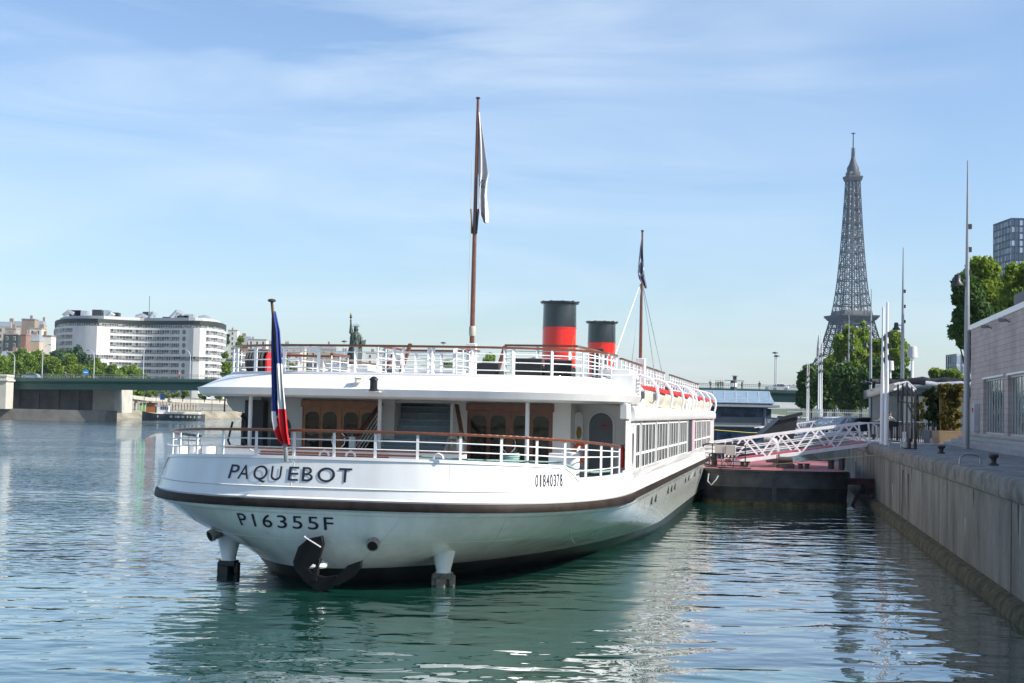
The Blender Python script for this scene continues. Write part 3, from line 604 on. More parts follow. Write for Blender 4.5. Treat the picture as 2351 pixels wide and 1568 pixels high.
# ------------------------------------------------------------------ statue on its island
def statue():
    b = at(816, 800, 300)
    t_ = empty('statue', (b.x, b.y, 3), 'dark green bronze statue of a robed figure raising a gilded torch', 'statue')
    br2 = M('bronze_patina', (0.055, 0.075, 0.06), .55, var=.2, vs=2, metal=.2)
    zb = b.z - 3
    K = (at(816, 717, 300).z - b.z) / 8.1
    def P(x, y, z): return Vector((x * K, y * K, zb + z * K))
    w = MB()
    prof = [(1.75, -5), (1.7, -3), (1.6, -1), (1.42, 0.2), (1.3, 1.4), (1.25, 2.2), (1.2, 2.7), (1.05, 3.25), (.6, 3.65), (.36, 3.8), (.33, 4.0)]
    rows = []
    for r, z in prof:
        fold = .16 if z < 2.9 else .03
        rows.append([P((r * (1 + fold / r * .6 * math.sin(9 * a + z * .8)) * math.cos(a)) + (.08 * z if z < 0 else 0), r * .68 * (1 + fold * math.sin(9 * a + z)) * math.sin(a), z) for a in [2 * math.pi * k / 48 for k in range(48)]])
    w.grid(rows, closed=True)
    w.tube([P(.9, -.45, 2.9), P(.2, -.95, 1.8), P(-.6, -1.0, .6)], [.22*K, .3*K, .2*K], 8)   # sash fold
    w.build('robe', br2, t_, ang=60)
    w = MB(); hd = []
    for i in range(9):
        a = math.pi * i / 8; z = 4.45 - .55 * math.cos(a); r = .42 * math.sin(a) ** .8 + .02
        hd.append([P(r * math.cos(q) , r * 1.1 * math.sin(q) - .03, z) for q in [2*math.pi*k/16 for k in range(16)]])
    w.grid(hd, closed=True); w.tube([P(0, .05, 3.7), P(0, 0, 4.2)], .24*K, 10)
    w.lathe([(.46*K, 0), (.5*K, .12*K), (.44*K, .2*K)], P(0, 0, 4.68), 16)     # diadem
    w.beam(P(0, -.48, 4.5), P(0, -.52, 4.3), .08*K, .12*K)                   # nose
    w.tube([P(-.38, .1, 4.5), P(-.42, .25, 4.0), P(-.3, .3, 3.8)], .12*K, 6); w.tube([P(.38, .1, 4.5), P(.42, .25, 4.0), P(.3, .3, 3.8)], .12*K, 6)
    w.build('head', br2, t_, ang=50)
    w = MB()
    for i in range(7):
        a = math.pi * (.08 + .84 * i / 6); w.tube([P(.42*math.cos(a), 0, 4.78+.2*math.sin(a)), P(1.0*math.cos(a), 0, 4.82+.9*math.sin(a))], [.07*K, .02*K], 5)
    w.build('crown_rays', br2, t_)
    w = MB(); w.tube([P(-.75, 0, 3.2), P(-1.05, 0, 3.55), P(-1.1, 0, 4.6), P(-1.15, 0, 5.5), P(-1.2, 0, 6.1)], [.42*K, .48*K, .33*K, .2*K, .16*K], 10)
    w.tube([P(-1.2, 0, 6.05), P(-1.2, 0, 6.3), P(-1.17, -.05, 6.5)], [.17*K, .2*K, .12*K], 8)
    w.build('raised_arm', br2, t_)
    w = MB(); w.lathe([(.07*K, 0), (.1*K, .5*K), (.34*K, .75*K), (.36*K, .85*K), (.16*K, .9*K), (.2*K, 1.15*K)], P(-1.2, -.02, 6.2), 10); w.build('torch', br2, t_)
    w = MB(); w.lathe([(.14*K, 0), (.26*K, .2*K), (.2*K, .45*K), (.03*K, .8*K)], P(-1.2, -.02, 7.3), 8); w.build('flame', M('gilding', (0.75, 0.5, 0.12), .25, metal=1), t_)
    w = MB(); w.tube([P(.8, 0, 3.1), P(1.25, -.1, 2.3), P(1.35, -.5, 1.5), P(1.5, -.8, 1.25)], [.4*K, .38*K, .27*K, .16*K], 10); w.build('lowered_arm', br2, t_)
    w = MB(); w.slab([P(1.25, -.95, .3), P(2.1, -.6, .7), P(2.25, -.55, 2.0), P(1.5, -.9, 1.75)], Vector((.1, .3, 0)) * K); w.build('tablet', br2, t_, smooth=False)
    w = MB(); w.bb(-3.2, 3.2, -3.2, 3.2, 0, zb - 4.6*K); w.bb(-3.8, 3.8, -3.8, 3.8, 0, 2); w.build('pedestal', stone, t_, smooth=False)
statue()
w = MB(); isl = at(816, 950, 300)
w.prism([(isl.x - 6, 285), (isl.x + 4, 283), (isl.x + 9, 300), (isl.x + 14, 470), (isl.x + 2, 470), (isl.x - 8, 300)], -2, 3); struct(w.build('island', M('embankment_stone', (0, 0, 0)), smooth=False))
# ================================================================== SHIP
white = M('ship_white', (0.71, 0.705, 0.68), 0.3, vs=1.5, stretch=(1, 1, .22), rgb2=(.80, .80, .79), var=0, coat=.2, bump=.008, bs=1.3)
white2 = M('ship_white_matt', (0.76, 0.76, 0.75), 0.45, var=.04, vs=2)
wood = M('varnished_wood', (0.15, 0.045, 0.018), 0.3, var=.3, vs=5, stretch=(1, 1, 6), coat=.4)
wooddk = M('dark_mahogany', (0.15, 0.05, 0.025), 0.35, var=.3, vs=4, coat=.3)
black = M('black_rubber', (0.012, 0.010, 0.009), 0.6, var=.4, vs=2, rgb2=(0.04, 0.026, 0.018), spec=.25)
navy = M('lettering_dark', (0.012, 0.016, 0.03), 0.4, var=0)
deckm = M('deck_grey', (0.33, 0.33, 0.32), 0.7, var=.15, vs=2)
steel = M('polished_steel', (0.6, 0.6, 0.6), .15, metal=1, var=0)
ship = empty('river_ship', (OX, OY, 0), 'long white river passenger ship with varnished rails, moored stern towards the viewer', 'ship', rz=-TH)
LV = [(-.7, 5.2, 27, 1.6, 6.0, -1.0), (0, 6.1, 24, 1.9, 1.6, -1.0), (.5, 6.3, 22, 1.9, 1.0, -.9), (1.0, 6.42, 17, 2.2, .5, -.6), (1.5, 6.58, 12.5, 2.5, .18, -.3), (2.1, 6.7, 9, 2.8, 0, 0), (2.32, 6.68, 9, 2.8, .03, 0), (2.62, 6.62, 9, 2.8, .1, 0), (3.5, 6.42, 9, 2.8, .27, 0)]
def lvl(z):
    if z <= LV[0][0]: return LV[0], LV[1], 0.0
    for a, b2 in zip(LV, LV[1:]):
        if z <= b2[0]: k = (z - a[0]) / (b2[0] - a[0]); return a, b2, k
    return LV[-2], LV[-1], 1.0
PW = 1.1
def lp(l, ph):
    s_, c = abs(math.sin(ph)), max(0, math.cos(ph)); e = 2 / l[3]
    return Vector((l[5] + ((l[1] - l[5]) * s_ ** e if ph >= 0 else -(l[1] * PW + l[5]) * s_ ** e), l[4] + l[2] * (1 - c ** e), l[0]))
def hp(ph, z, off=0.0):
    a, b2, k = lvl(z); p = lp(a, ph).lerp(lp(b2, ph), k); p.z = z
    if off:
        q = lp(a, ph + .01).lerp(lp(b2, ph + .01), k); d = q - p; d.z = 0; d.normalize(); p = p + Vector((d.y, -d.x, 0)) * off
    return p
NP = 44
PH = []
for i in range(-NP, NP + 1):
    f = i / NP; PH.append(math.copysign(abs(f) ** 1.15, f) * math.pi / 2)
def ztop(y):
    return (3.46 - .06 * y) if y < 2.9 else (2.95 if y > 3.15 else 3.29 - (y - 2.9) / .25 * .34)
BULW = 9.9
def hullrow(z, off=0.0, zf=None):
    a = lvl(z); a, b2, k = a
    row = []
    ends = {-1: hp(PH[0], z, off), 1: hp(PH[-1], z, off)}
    for sgn in (-1, 1):
        pts_ = []
        end = ends[sgn]; W_ = abs(end.x)
        ys = [end.y + (57 - end.y) * j / 8 for j in range(1, 9)]
        for y in ys: pts_.append(Vector((sgn * W_, y, z)))
        fl = max(0, 1 - max(0, (2.1 - z)) * .25)
        for t_ in (.25, .5, .75, .92, 1.0): pts_.append(Vector((sgn * W_ * (1 - t_ ** 2.2), 57 + 11 * t_ * fl, z)))
        if sgn < 0: row = list(reversed(pts_))
        else: tail = pts_
    row += [hp(p, z, off) for p in PH] + tail
    if zf: row = [Vector((p.x, p.y, zf(p.y))) for p in row]
    return row
w = MB(); w.grid([hullrow(z) for z in (-.7, 0, .25, .47)]); w.build('boot_topping', M('hull_black', (0.018, 0.02, 0.02), .35, var=.4, vs=1.5, rgb2=(0.05, 0.055, 0.05)), ship, ang=60)
hullm = M('hull_white', (0.67, 0.70, 0.665), 0.16, coat=.5, var=.08, vs=1.6, stretch=(1, 1, .25), rgb2=(.78, .81, .775), bump=.02, bs=1.1)  # faint green of the water's reflection mixed into the white
w = MB(); w.grid([hullrow(z) for z in (.47, .75, 1.0, 1.25, 1.5, 1.8, 2.1)]); w.grid([hullrow(2.07, .0), hullrow(2.04, .03), hullrow(1.98, .03), hullrow(1.95, .0)]); w.build('lower_hull', hullm, ship, ang=50)
w = MB(); w.grid([hullrow(2.09, -.02), hullrow(2.10, .07), hullrow(2.14, .09), hullrow(2.27, .09), hullrow(2.31, .07), hullrow(2.32, -.02)]); w.build('rubbing_strake', black, ship)
zs_ = lambda y: 2.62
w = MB(); w.grid([hullrow(2.31), hullrow(2.36, .03), hullrow(2.40, .0), hullrow(2.61), hullrow(2.64, .025), hullrow(2.66, 0.0)])
def toprow(z, off=0.0, dz=0.0):
    r = []
    for p, q in zip(hullrow(2.66, off), hullrow(3.5, off)):
        zt = ztop(p.lerp(q, .6).y); k = (zt + dz - 2.66) / .84; r.append(Vector((p.x + (q.x - p.x) * k, p.y + (q.y - p.y) * k, zt + dz)))
    return r
w.grid([hullrow(2.66), toprow(3.4, 0, -.09), toprow(3.4, .03, -.08), toprow(3.4, .03, 0), toprow(3.4, -.12, 0), toprow(3.4, -.12, -.1), hullrow(2.7, -.14)])
w.build('bulwark', white, ship, ang=30)
# stern deck
w = MB(); w.add([(p.x * .98, p.y + .05, 2.74) for p in [hp(q, 2.74) for q in PH]], [tuple(range(2 * NP + 1))]); w.build('stern_deck', deckm, ship, smooth=False)
w = MB(); w.grid([hullrow(-.1, .004), hullrow(.09, .004)]); w.build('weed_line', M('weed', (.04, .035, .008), .9, var=.4, vs=4, rgb2=(.13, .12, .06)), ship)
seam = M('weld_seam', (.60, .61, .58), .45)
for f in (-.93, -.8, -.55, -.3, -.06, .2, .47, .72, .88, .97):
    ph = f * math.pi / 2; w = MB(); w.tube([hp(ph, z, .001) for z in (2.66, 2.85, 3.0, ztop(hp(ph, 3.2).y) - .1)], .006, 4); w.build('plate_seam', white, ship)
for f in (-.9, -.62, -.4, -.12, .1, .36, .58):
    ph = f * math.pi / 2; w = MB(); w.tube([hp(ph, z, .001) for z in (.5, .75, 1.0, 1.25, 1.5, 1.8, 2.05)], .008, 4); w.build('plate_seam', seam, ship)
w = MB(); w.tube([hp(p, 1.25, .001) for p in PH[4:-24]], .008, 4); w.build('plate_seam', seam, ship)
# small hull fittings
for k, (y, z) in enumerate(((14.5, 1.72), (16, 1.72), (21, 1.75), (22.6, 1.75), (24.2, 1.75), (30, 1.78), (32, 1.78), (36, 1.8), (40, 1.8))):
    c = MB(); c.lathe([(0, 0), (.15, 0), (.15, .03), (.11, .03), (.1, 0.01), (0, .01)], n=14); o = c.build('porthole', dk, ship); p_ = hp(math.pi/2, z); o.location = (abs(p_.x) + .005, y, z); o.rotation_euler = (0, R(90), 0)
# rails
def tubeline(mb, pts, r, n=6): mb.tube(pts, r, n)
def flat_rail(mb, pts, w_, h_):
    for a, b2 in zip(pts, pts[1:]):
        d = (b2 - a).normalized() * .01; mb.beam(a - d, b2 + d, w_, h_)
def arcsample(fn, phis, step):
    pts_ = [fn(p) for p in phis]; Ls = [0]
    for a, b2 in zip(pts_, pts_[1:]): Ls.append(Ls[-1] + (Vector((b2.x-a.x, b2.y-a.y, 0))).length)
    n = max(1, round(Ls[-1] / step)); res = []
    for i in range(n + 1):
        s_ = Ls[-1] * i / n; j = min(len(Ls) - 2, max(0, next((q for q in range(len(Ls)-1) if Ls[q+1] >= s_ - 1e-6), len(Ls)-2)))
        res.append(pts_[j].lerp(pts_[j+1], (s_ - Ls[j]) / max(1e-9, Ls[j+1] - Ls[j])))
    return res
zr = lambda y: 4.13 - .056 * y
def sternpt(ph): p = hp(ph, 3.3, -.07); return p
phs = [p for p in PH if sternpt(p).y < 7.4]
sr = MB(); base = [sternpt(p) for p in phs]
for k, fr_ in enumerate((.33, .66)):
    sr.tube([Vector((p.x, p.y, ztop(min(p.y, 2.8)) + (zr(p.y) - ztop(min(p.y, 2.8))) * fr_ )) for p in base], .018, 6)
st_ = [p for p in base if p.x > 0 and p.y > 3.0]; sr.tube([Vector((p.x, p.y, 3.13)) for p in st_], .018, 6)
rail1 = sr.build('stern_railing', white2, ship)
h_ = MB(); flat_rail(h_, [Vector((p.x, p.y, zr(p.y))) for p in base], .12, .075); h_.build('handrail', wood, rail1, bevel=.015)
for p in arcsample(sternpt, phs, 1.12):
    c = MB(); t_ = Vector((0, 0, 0)); zb_ = ztop(p.y)
    ang = math.atan2(p.y - 10, p.x) + math.pi/2
    c.box((p.x, p.y, (zb_ + zr(p.y)) / 2 - .02), (.028, .07, zr(p.y) - zb_ - .04), rz=ang + math.pi/2); c.build('post', white2, rail1)
# ---------------- canopy (sun deck overhang)
def sup(ph, W_, L_, n, y0, z): return Vector((W_ * abs(math.sin(ph)) ** (2/n) * (1 if ph >= 0 else -PW), y0 + L_ * (1 - max(0, math.cos(ph)) ** (2/n)), z))
NQ = 36; QH = [math.copysign(abs(i / NQ) ** 1.1, i) * math.pi / 2 for i in range(-NQ, NQ + 1)]
def crow(W_, y0, z, n=3.0, L_=6.0, yend=10.2): return [Vector((-W_ * PW, yend, z))] + [sup(p, W_, L_, n, y0, z) for p in QH] + [Vector((W_, yend, z))]
def crow2(W_, y0, z): return crow(W_, y0, z, L_=min(6.0, 10.1 - y0))
w = MB(); w.grid([crow2(6.3, 4.5, 5.0), crow2(6.52, 4.16, 5.02), crow2(6.62, 4.05, 5.07), crow2(6.68, 3.98, 5.27), crow2(6.62, 4.1, 5.29), crow2(5.98, 5.05, 5.68), crow2(5.9, 5.1, 5.70), crow2(5.86, 5.12, 5.78), crow2(5.76, 5.3, 5.78)])
w.build('canopy', white, ship, ang=25)
r_ = crow2(6.3, 4.5, 5.0); w = MB(); w.add(r_, [tuple(range(len(r_)))]); w.build('canopy_ceiling', M('ceiling_white', (0.6, 0.6, 0.58), .5), ship, smooth=False)
w = MB(); r_ = crow2(5.9, 5.1, 5.72); w.add([tuple(p) for p in r_], [tuple(range(len(r_)))]); w.bb(-5.7, 5.7, 10.2, 54, 5.6, 5.72); w.build('sun_deck', deckm, ship, smooth=False)
for u, zb_ in ((575, 2.75), (872, 2.75), (1211, 2.75)):
    p = sy(u, 950, 5.5); c = MB(); c.tube([(p.x, 5.5, zb_), (p.x, 5.5, 5.02)], .062, 12); c.build('canopy_post', white, ship)
# ---------------- superstructure
w = MB()
for sg in (-.922, 1):
    w.grid([[(sg * 6.45, 8.0, z), (sg * 6.45, 56, z), (sg * 4.2, 62, z)] for z in (2.6, 4.5)])
    w.grid([[(sg * (6.45 + dx), 8.9, z), (sg * (6.45 + dx), 55, z)] for dx, z in ((0, 4.48), (.14, 4.5), (.17, 4.56), (.17, 4.78), (.12, 4.9), (0, 4.96), (-.8, 4.98))])
    w.add([(sg*6.45, 8.9, 4.48), (sg*6.62, 8.9, 4.5), (sg*6.62, 8.9, 4.8), (sg*6.57, 8.9, 4.92), (sg*6.45, 8.9, 4.97)], [(0, 1, 2, 3, 4)])
    w.bb(sg*5.55, sg*5.75, 9.9, 54, 4.9, 5.7)
w.bb(-5.75, 5.75, 53.9, 54.1, 2.6, 5.7); w.grid([[(-4.2, 62, z), (4.2, 62, z)] for z in (2.6, 4.5)])
w.bb(-5.9, 6.4, 10.4, 55.5, 4.44, 4.95)
w.build('superstructure', white, ship)
# stern bulkhead
w = MB(); bw = M('bulkhead_white', (0.66, 0.65, 0.62), .55, var=.04, vs=3)
w.bb(-5.95, -4.9, 8.5, 8.7, 2.74, 5.0); w.bb(-4.9, -3.9, 8.0, 8.7, 2.74, 5.0); w.bb(-1.3, -.85, 8.0, 8.7, 2.74, 5.0); w.bb(.95, 1.5, 8.0, 8.7, 2.74, 5.0); w.bb(4.2, 4.75, 8.0, 9.4, 2.74, 5.0); w.bb(4.75, 6.44, 9.4, 9.6, 2.74, 5.0)
w.bb(-3.9, 4.2, 8.1, 8.25, 4.92, 5.02); w.build('stern_bulkhead', bw, ship, smooth=False)
glassd = M('door_glass', (0.01, 0.012, 0.012), 0.04, var=.5, vs=2.2, bump=.006, bs=1.3, spec=.5, rgb2=(0.035, 0.035, 0.022))
glassd2 = M('window_glass', (0.008, 0.009, 0.01), 0.35, var=.4, vs=1.0, spec=.04, rgb2=(0.03, 0.03, 0.03))
def door_bank(x0, x1, mat_, seed):
    d = MB(); d.bb(x0, x1, 8.0, 8.1, 2.74, 4.95); d.bb(x0 - .04, x1 + .04, 7.95, 8.1, 4.72, 4.95); o = d.build('saloon_doors', mat_, ship, smooth=False, bevel=.01)
    wd = (x1 - x0) / 4
    for i in range(4):
        xc = x0 + wd * (i + .5) + (.03 if i % 2 == 0 else -.03); hw_ = wd * .36; zb_, zt_ = 2.95, 4.58; rr_ = .18
        pts_ = [(xc - hw_, zb_), (xc + hw_, zb_), (xc + hw_, zt_ - rr_)] + [(xc + hw_ - rr_ + rr_ * math.cos(a), zt_ - rr_ + rr_ * math.sin(a)) for a in [math.pi/2*k/5 for k in range(1, 6)]] + \
               [(xc - hw_ + rr_ - rr_ * math.sin(a), zt_ - rr_ + rr_ * math.cos(a)) for a in [math.pi/2*k/5 for k in range(0, 6)]]
        c = MB(); c.slab([(x, 7.985, z) for x, z in pts_], (0, .01, 0)); c.build('pane', glassd, o, smooth=False)
        b3 = MB(); b3.bb(xc - wd*.5 - .012, xc - wd*.5 + .012, 7.975, 8.0, 2.78, 4.72); b3.build('stile', mat_, o, smooth=False)
    xc = (x0 + x1) / 2
    for sg in (-1, 1):
        c = MB(); c.tube([(xc + sg * .05, 7.98, 4.0), (xc + sg * .05, 7.9, 3.98), (xc + sg * .2, 7.87, 3.83), (xc + sg * .22, 7.87, 3.7), (xc + sg * .2, 7.87, 3.57), (xc + sg * .05, 7.9, 3.42), (xc + sg * .05, 7.98, 3.4)], .02, 6); c.build('handle', steel, o)
door_bank(-3.9, -1.35, M('oak_door', (0.34, 0.13, 0.04), .35, var=.25, vs=4, coat=.2), 1)
door_bank(1.5, 4.2, wooddk, 2)
# stairs between the doors
sc_ = M('stair_blue_grey', (0.22, 0.29, 0.34), .6, var=.15, vs=6)
w = MB()
for i in range(10):
    z = 2.95 + i * .205; y = 6.7 + i * .27; w.bb(-1.12, .93, y, y + .3, z - .2, z)
st = w.build('stairs', sc_, ship, smooth=False)
w = MB()
for i in range(10):
    z = 2.95 + i * .205; y = 6.7 + i * .27; w.bb(-1.12, .93, y - .012, y + .02, z - .004, z + .008)
w.build('nosing', M('worn_edge', (0.5, 0.52, 0.52), .4), st, smooth=False)
w = MB()
for x in (-1.16, .97):
    w.beam((x, 6.6, 2.85), (x, 9.4, 5.0), .04, .2)
w.build('stringer', white2, st, smooth=False)
for x, xt in ((-1.62, -1.25), (1.72, 1.08)):
    w = MB()
    for k in range(4): w.tube([(x, 6.2, 3.05 + k * .17), (x, 6.5, 3.05 + k * .17), (xt, 8.1, 4.35 + k * .17)], .02, 5)
    w.beam((xt, 7.7, 3.6), (xt, 7.7, 4.9), .07, .04); rl = w.build('stair_rail', white2, ship)
    w = MB(); flat_rail(w, [Vector((x - .3, 6.15, 3.83)), Vector((x + .25, 6.15, 3.83))], .1, .05); flat_rail(w, [Vector((x, 6.15, 3.83)), Vector((x, 6.5, 3.85)), Vector((xt, 8.2, 5.0))], .12, .07); w.build('handrail', wood, rl)
    w = MB(); w.tube([(x, 6.15, 2.74), (x, 6.15, 3.85)], .11, 12); w.build('newel', white2, rl)
    w = MB(); w.lathe([(.05, 0), (.04, .03), (.09, .07), (.115, .14), (.09, .21), (.03, .25)], (x, 6.15, 3.84), 14); w.build('steel_ball', steel, rl)
# grey watertight doors in both alcoves
def arch(mb, xc, y, z0, z1, hw_, n=10, th=.03):
    pts_ = [(xc - hw_, z0), (xc + hw_, z0), (xc + hw_, z1 - hw_)] + [(xc + hw_ * math.cos(a), z1 - hw_ + hw_ * math.sin(a)) for a in [math.pi*k/n for k in range(1, n)]] + [(xc - hw_, z1 - hw_)]
    mb.slab([(x, y, z) for x, z in pts_], (0, th, 0))
grdoor = M('grey_door', (0.09, 0.115, 0.13), .45, var=.1, vs=4)
pA, pB = sy(1353, 1000, 9.4), sy(1407, 1000, 9.4); xc = (pA.x + pB.x) / 2; hw_ = (pB.x - pA.x) / 2
w = MB(); arch(w, xc, 9.35, 2.74, 4.78, hw_ + .05, th=.06); w2 = w.build('arched_doorway', white2, ship)
w = MB(); arch(w, xc, 9.33, 2.76, 4.73, hw_, th=.02); dd = w.build('grey_door', grdoor, w2, smooth=False)
p = sy(1390, 977, 9.31)
w = MB(); w.lathe([(.12, 0), (.15, 0), (.15, .008), (.12, .008), (.12, 0)], n=24, cap=False); w.beam((-.09, .09, .004), (.09, -.09, .004), .03, .006); o = w.build('no_smoking_sign', M('sign_red', (0.3, 0.03, 0.04), .5), dd); o.location = p; o.rotation_euler = (R(90), 0, 0)
w = MB(); w.bb(-.08, .05, -.02, .02, 0, .006); w.build('cigarette_mark', navy, o, smooth=False)
p = sy(1334, 975, 9.2); w = MB(); arch(w, 0, 0, -.95, .75, .2, th=.05); o = w.build('open_door_leaf', white2, ship); o.location = (p.x - .05, 9.0, p.z - .35); o.rotation_euler = (0, 0, R(55))
w = MB(); w.lathe([(0, 0), (.13, 0), (.13, .03), (.09, .03), (.09, .01), (0, .01)], n=16, sx_=.8, sy_=1.5); q = w.build('porthole', M('brass', (.5, .38, .15), .3, metal=1), o); q.rotation_euler = (R(90), 0, 0); q.location = (0, -.01, .1)
w = MB(); arch(w, -4.6, 7.97, 2.74, 4.4, .33, th=.03); w.build('dark_doorway', M('dark_opening', (0.02, 0.028, 0.03), .5), ship, smooth=False)
# equipment locker in the port alcove
w = MB(); w.bb(-5.85, -5.2, 8.0, 8.4, 3.3, 4.9); w.build('equipment_locker', M('locker_dark', (0.03, 0.035, 0.04), .5), ship, smooth=False, bevel=.03)
w = MB(); w.tube([(-5.9, 7.9, 4.4), (-5.7, 7.8, 4.2), (-5.8, 7.8, 3.7), (-5.5, 7.75, 3.3), (-5.6, 7.7, 2.8)], .05, 6); w.tube([(-6.2, 7.9, 4.2), (-6.3, 7.8, 3.6), (-6.0, 7.7, 3.1), (-5.4, 7.7, 2.9), (-5.1, 7.7, 3.4)], .035, 6); w.build('hose', M('hose_black', (0.02, 0.02, 0.022), .5), ship)
w = MB(); w.slab([sy(u, v, 8.2) for u, v in ((521, 912), (521, 925), (535, 943), (550, 946), (600, 947), (600, 912))], (0, .12, 0)); w.build('canopy_bracket', M('ceiling_white', (0, 0, 0)), ship)
# side plating between alcove and windows with its oval emblem
w = MB(); w.bb(6.40, 6.50, 7.6, 10.35, 2.64, 3.0); w.bb(6.40, 6.50, 8.7, 10.35, 3.0, 4.75); w.bb(6.3, 6.52, 7.7, 8.7, 4.55, 5.03); w.build('side_plating', white, ship, bevel=.02)
w = MB(); 
for mm_, r1, r2 in ((0, .2, .62),):
    n = 40; rows = [[(6.512, 9.55 + (r1 + d) * math.cos(2*math.pi*k/n), 3.72 + (r2 + d) * math.sin(2*math.pi*k/n)) for k in range(n)] for d in (0, .022)]
    w.grid(rows, closed=True)
w.beam((6.512, 9.43, 4.1), (6.512, 9.55, 3.2), .02, .02); w.beam((6.512, 9.67, 4.1), (6.512, 9.55, 3.2), .02, .02); w.beam((6.512, 9.55, 3.85), (6.512, 9.55, 3.15), .015, .015); w.build('oval_emblem', navy, ship, smooth=False)
# vent louvre and box at the corner of the canopy
w = MB(); w.bb(5.6, 6.5, 9.6, 11.0, 4.95, 5.95); w.bb(5.3, 6.3, 10.2, 12.4, 5.9, 6.15); w.bb(5.6, 6.1, 11, 13.2, 4.95, 5.85); w.build('vent_box', white, ship, bevel=.03)
lo = MB(); lo.bb(6.505, 6.52, 10.15, 10.75, 5.0, 5.85); lo = lo.build('louvre', dk, ship, smooth=False); c = MB()
for k in range(8): c.beam((6.53, 10.13, 5.02 + k * .115), (6.53, 10.77, 5.06 + k * .115), .02, .03)
for k in range(3): c.beam((6.535, 10.15 + k * .3, 5.0), (6.535, 10.15 + k * .3, 5.86), .02, .03)
c.build('slat', white2, lo, smooth=False)
# rounded fairings at the side
for ya, yb in ((11.2, 15.0), (33.5, 35.5)):
    w = MB(); rows = []
    for y, k in ((ya, 0.0), (ya + .1, .8), (ya + .3, 1), (yb - .9, 1), (yb - .3, .8), (yb, .35)):
        rows.append([(5.6, y, 4.95), (5.6 + .75 * min(1, k + .3), y, 4.95), (5.6 + .75 * min(1, k + .3), y, 4.95 + .6 * k), (5.6 + .6 * k, y, 4.95 + .78 * k), (5.6, y, 4.95 + .8 * k)])
    w.grid(rows); w.build('side_fairing', white, ship, ang=50)
for y in (36.2, 36.6, 37.0, 37.4): pass
# wooden shutters behind lifeboats
for y in (17.3, 19.2, 23.4, 25.3, 29.6, 40.5, 46.8):
    w = MB(); w.bb(5.76, 5.80, y, y + .9, 4.98, 5.5); w.build('shutter', wood, ship, smooth=False)
# side windows
_b = glassd2.node_tree.nodes['Principled BSDF']; _b.inputs['IOR'].default_value = 1.08
def side_window(y0, y1, z0=2.93, z1=4.42, panes=2):
    w = MB(); zt_ = z0 + (z1 - z0) * .33; x = 6.45
    w.bb(x - .01, x + .03, y0, y0 + .06, z0, z1); w.bb(x - .01, x + .03, y1 - .06, y1, z0, z1); w.bb(x - .01, x + .03, y0 + .06, y1 - .06, z1 - .06, z1); w.bb(x - .01, x + .07, y0 - .03, y1 + .03, z0 - .05, z0)
    w.bb(x - .01, x + .045, y0 + .06, y1 - .06, zt_ - .04, zt_ + .04)
    for k in range(1, panes): yy = y0 + (y1 - y0) * k / panes; w.bb(x - .01, x + .022, yy - .02, yy + .02, z0, z1 - .06)
    o = w.build('window', white2, ship, smooth=False)
    for (a, b2) in ((z0, zt_), (zt_, z1)):
        c = MB(); c.bb(x + .002, x + .012, y0 + .05, y1 - .05, a + .03, b2 - .03); c.build('pane', glassd2, o, smooth=False)
y = 10.7
for grp in (1, 4, 4, 4, 4):
    for k in range(grp): side_window(y, y + 1.12); y += 1.2
    w = MB(); w.bb(6.44, 6.53, y + .02, y + .16, 2.66, 4.5); w.build('pilaster', white, ship, smooth=False); y += .36
    if grp == 1: y += .1
w = MB(); w.bb(6.44, 6.47, 33.6, 37.6, 2.3, 4.45); w.build('side_entrance', M('dark_opening', (0, 0, 0)), ship, smooth=False)
w = MB(); w.bb(6.47, 6.53, 35.6, 37.5, 2.3, 4.45); w.build('pink_door', M('pale_pink', (0.55, 0.38, 0.42), .5), ship, smooth=False)
y = 38.2
for grp in (1, 3, 3, 3):
    for k in range(grp): side_window(y, y + 1.12); y += 1.25
    y += .35
# funnels
def funnel(x, y):
    r1 = MB(); r1.lathe([(.66, 5.72), (.66, 8.0), (.675, 8.0), (.675, 8.04)], (x, y, 0), 36, cap=False)
    f_ = r1.build('funnel', M('funnel_red', (0.62, 0.02, 0.012), .28, var=.06, vs=2, coat=.3), ship)
    c = MB(); c.lathe([(.662, 8.04), (.65, 8.95), (.74, 8.97), (.75, 9.03), (.70, 9.06), (0, 9.08)], (x, y, 0), 36)
    for k in range(10):
        a = 2*math.pi*k/10; c.box((x + .72*math.cos(a), y + .72*math.sin(a), 9.05), (.12, .04, .05), rz=a)
    c.build('funnel_top', M('funnel_black', (0.022, 0.03, 0.033), .25, var=.2, vs=2, coat=.3), f_)
    c = MB(); c.lathe([(0, 5.7), (.7, 5.72), (.7, 5.9), (.67, 5.9)], (x, y, 0), 24); c.build('collar', M('funnel_red', (0, 0, 0)), f_)
    n = 24; c = MB(); rows = []
    for d in (0, .012):
        row = []
        for k in range(n):
            a = 2*math.pi*k/n; th = -.25 + (.16 + d) * math.cos(a) / .66; row.append((x + .668*math.cos(th), y + .668*math.sin(th), 7.2 + (.5 + d) * math.sin(a)))
        rows.append(row)
    c.grid(rows, closed=True); c.build('gold_oval', M('gold_line', (.7, .35, .05), .4), f_, smooth=False)
funnel(2.36, 20); funnel(2.42, 32)
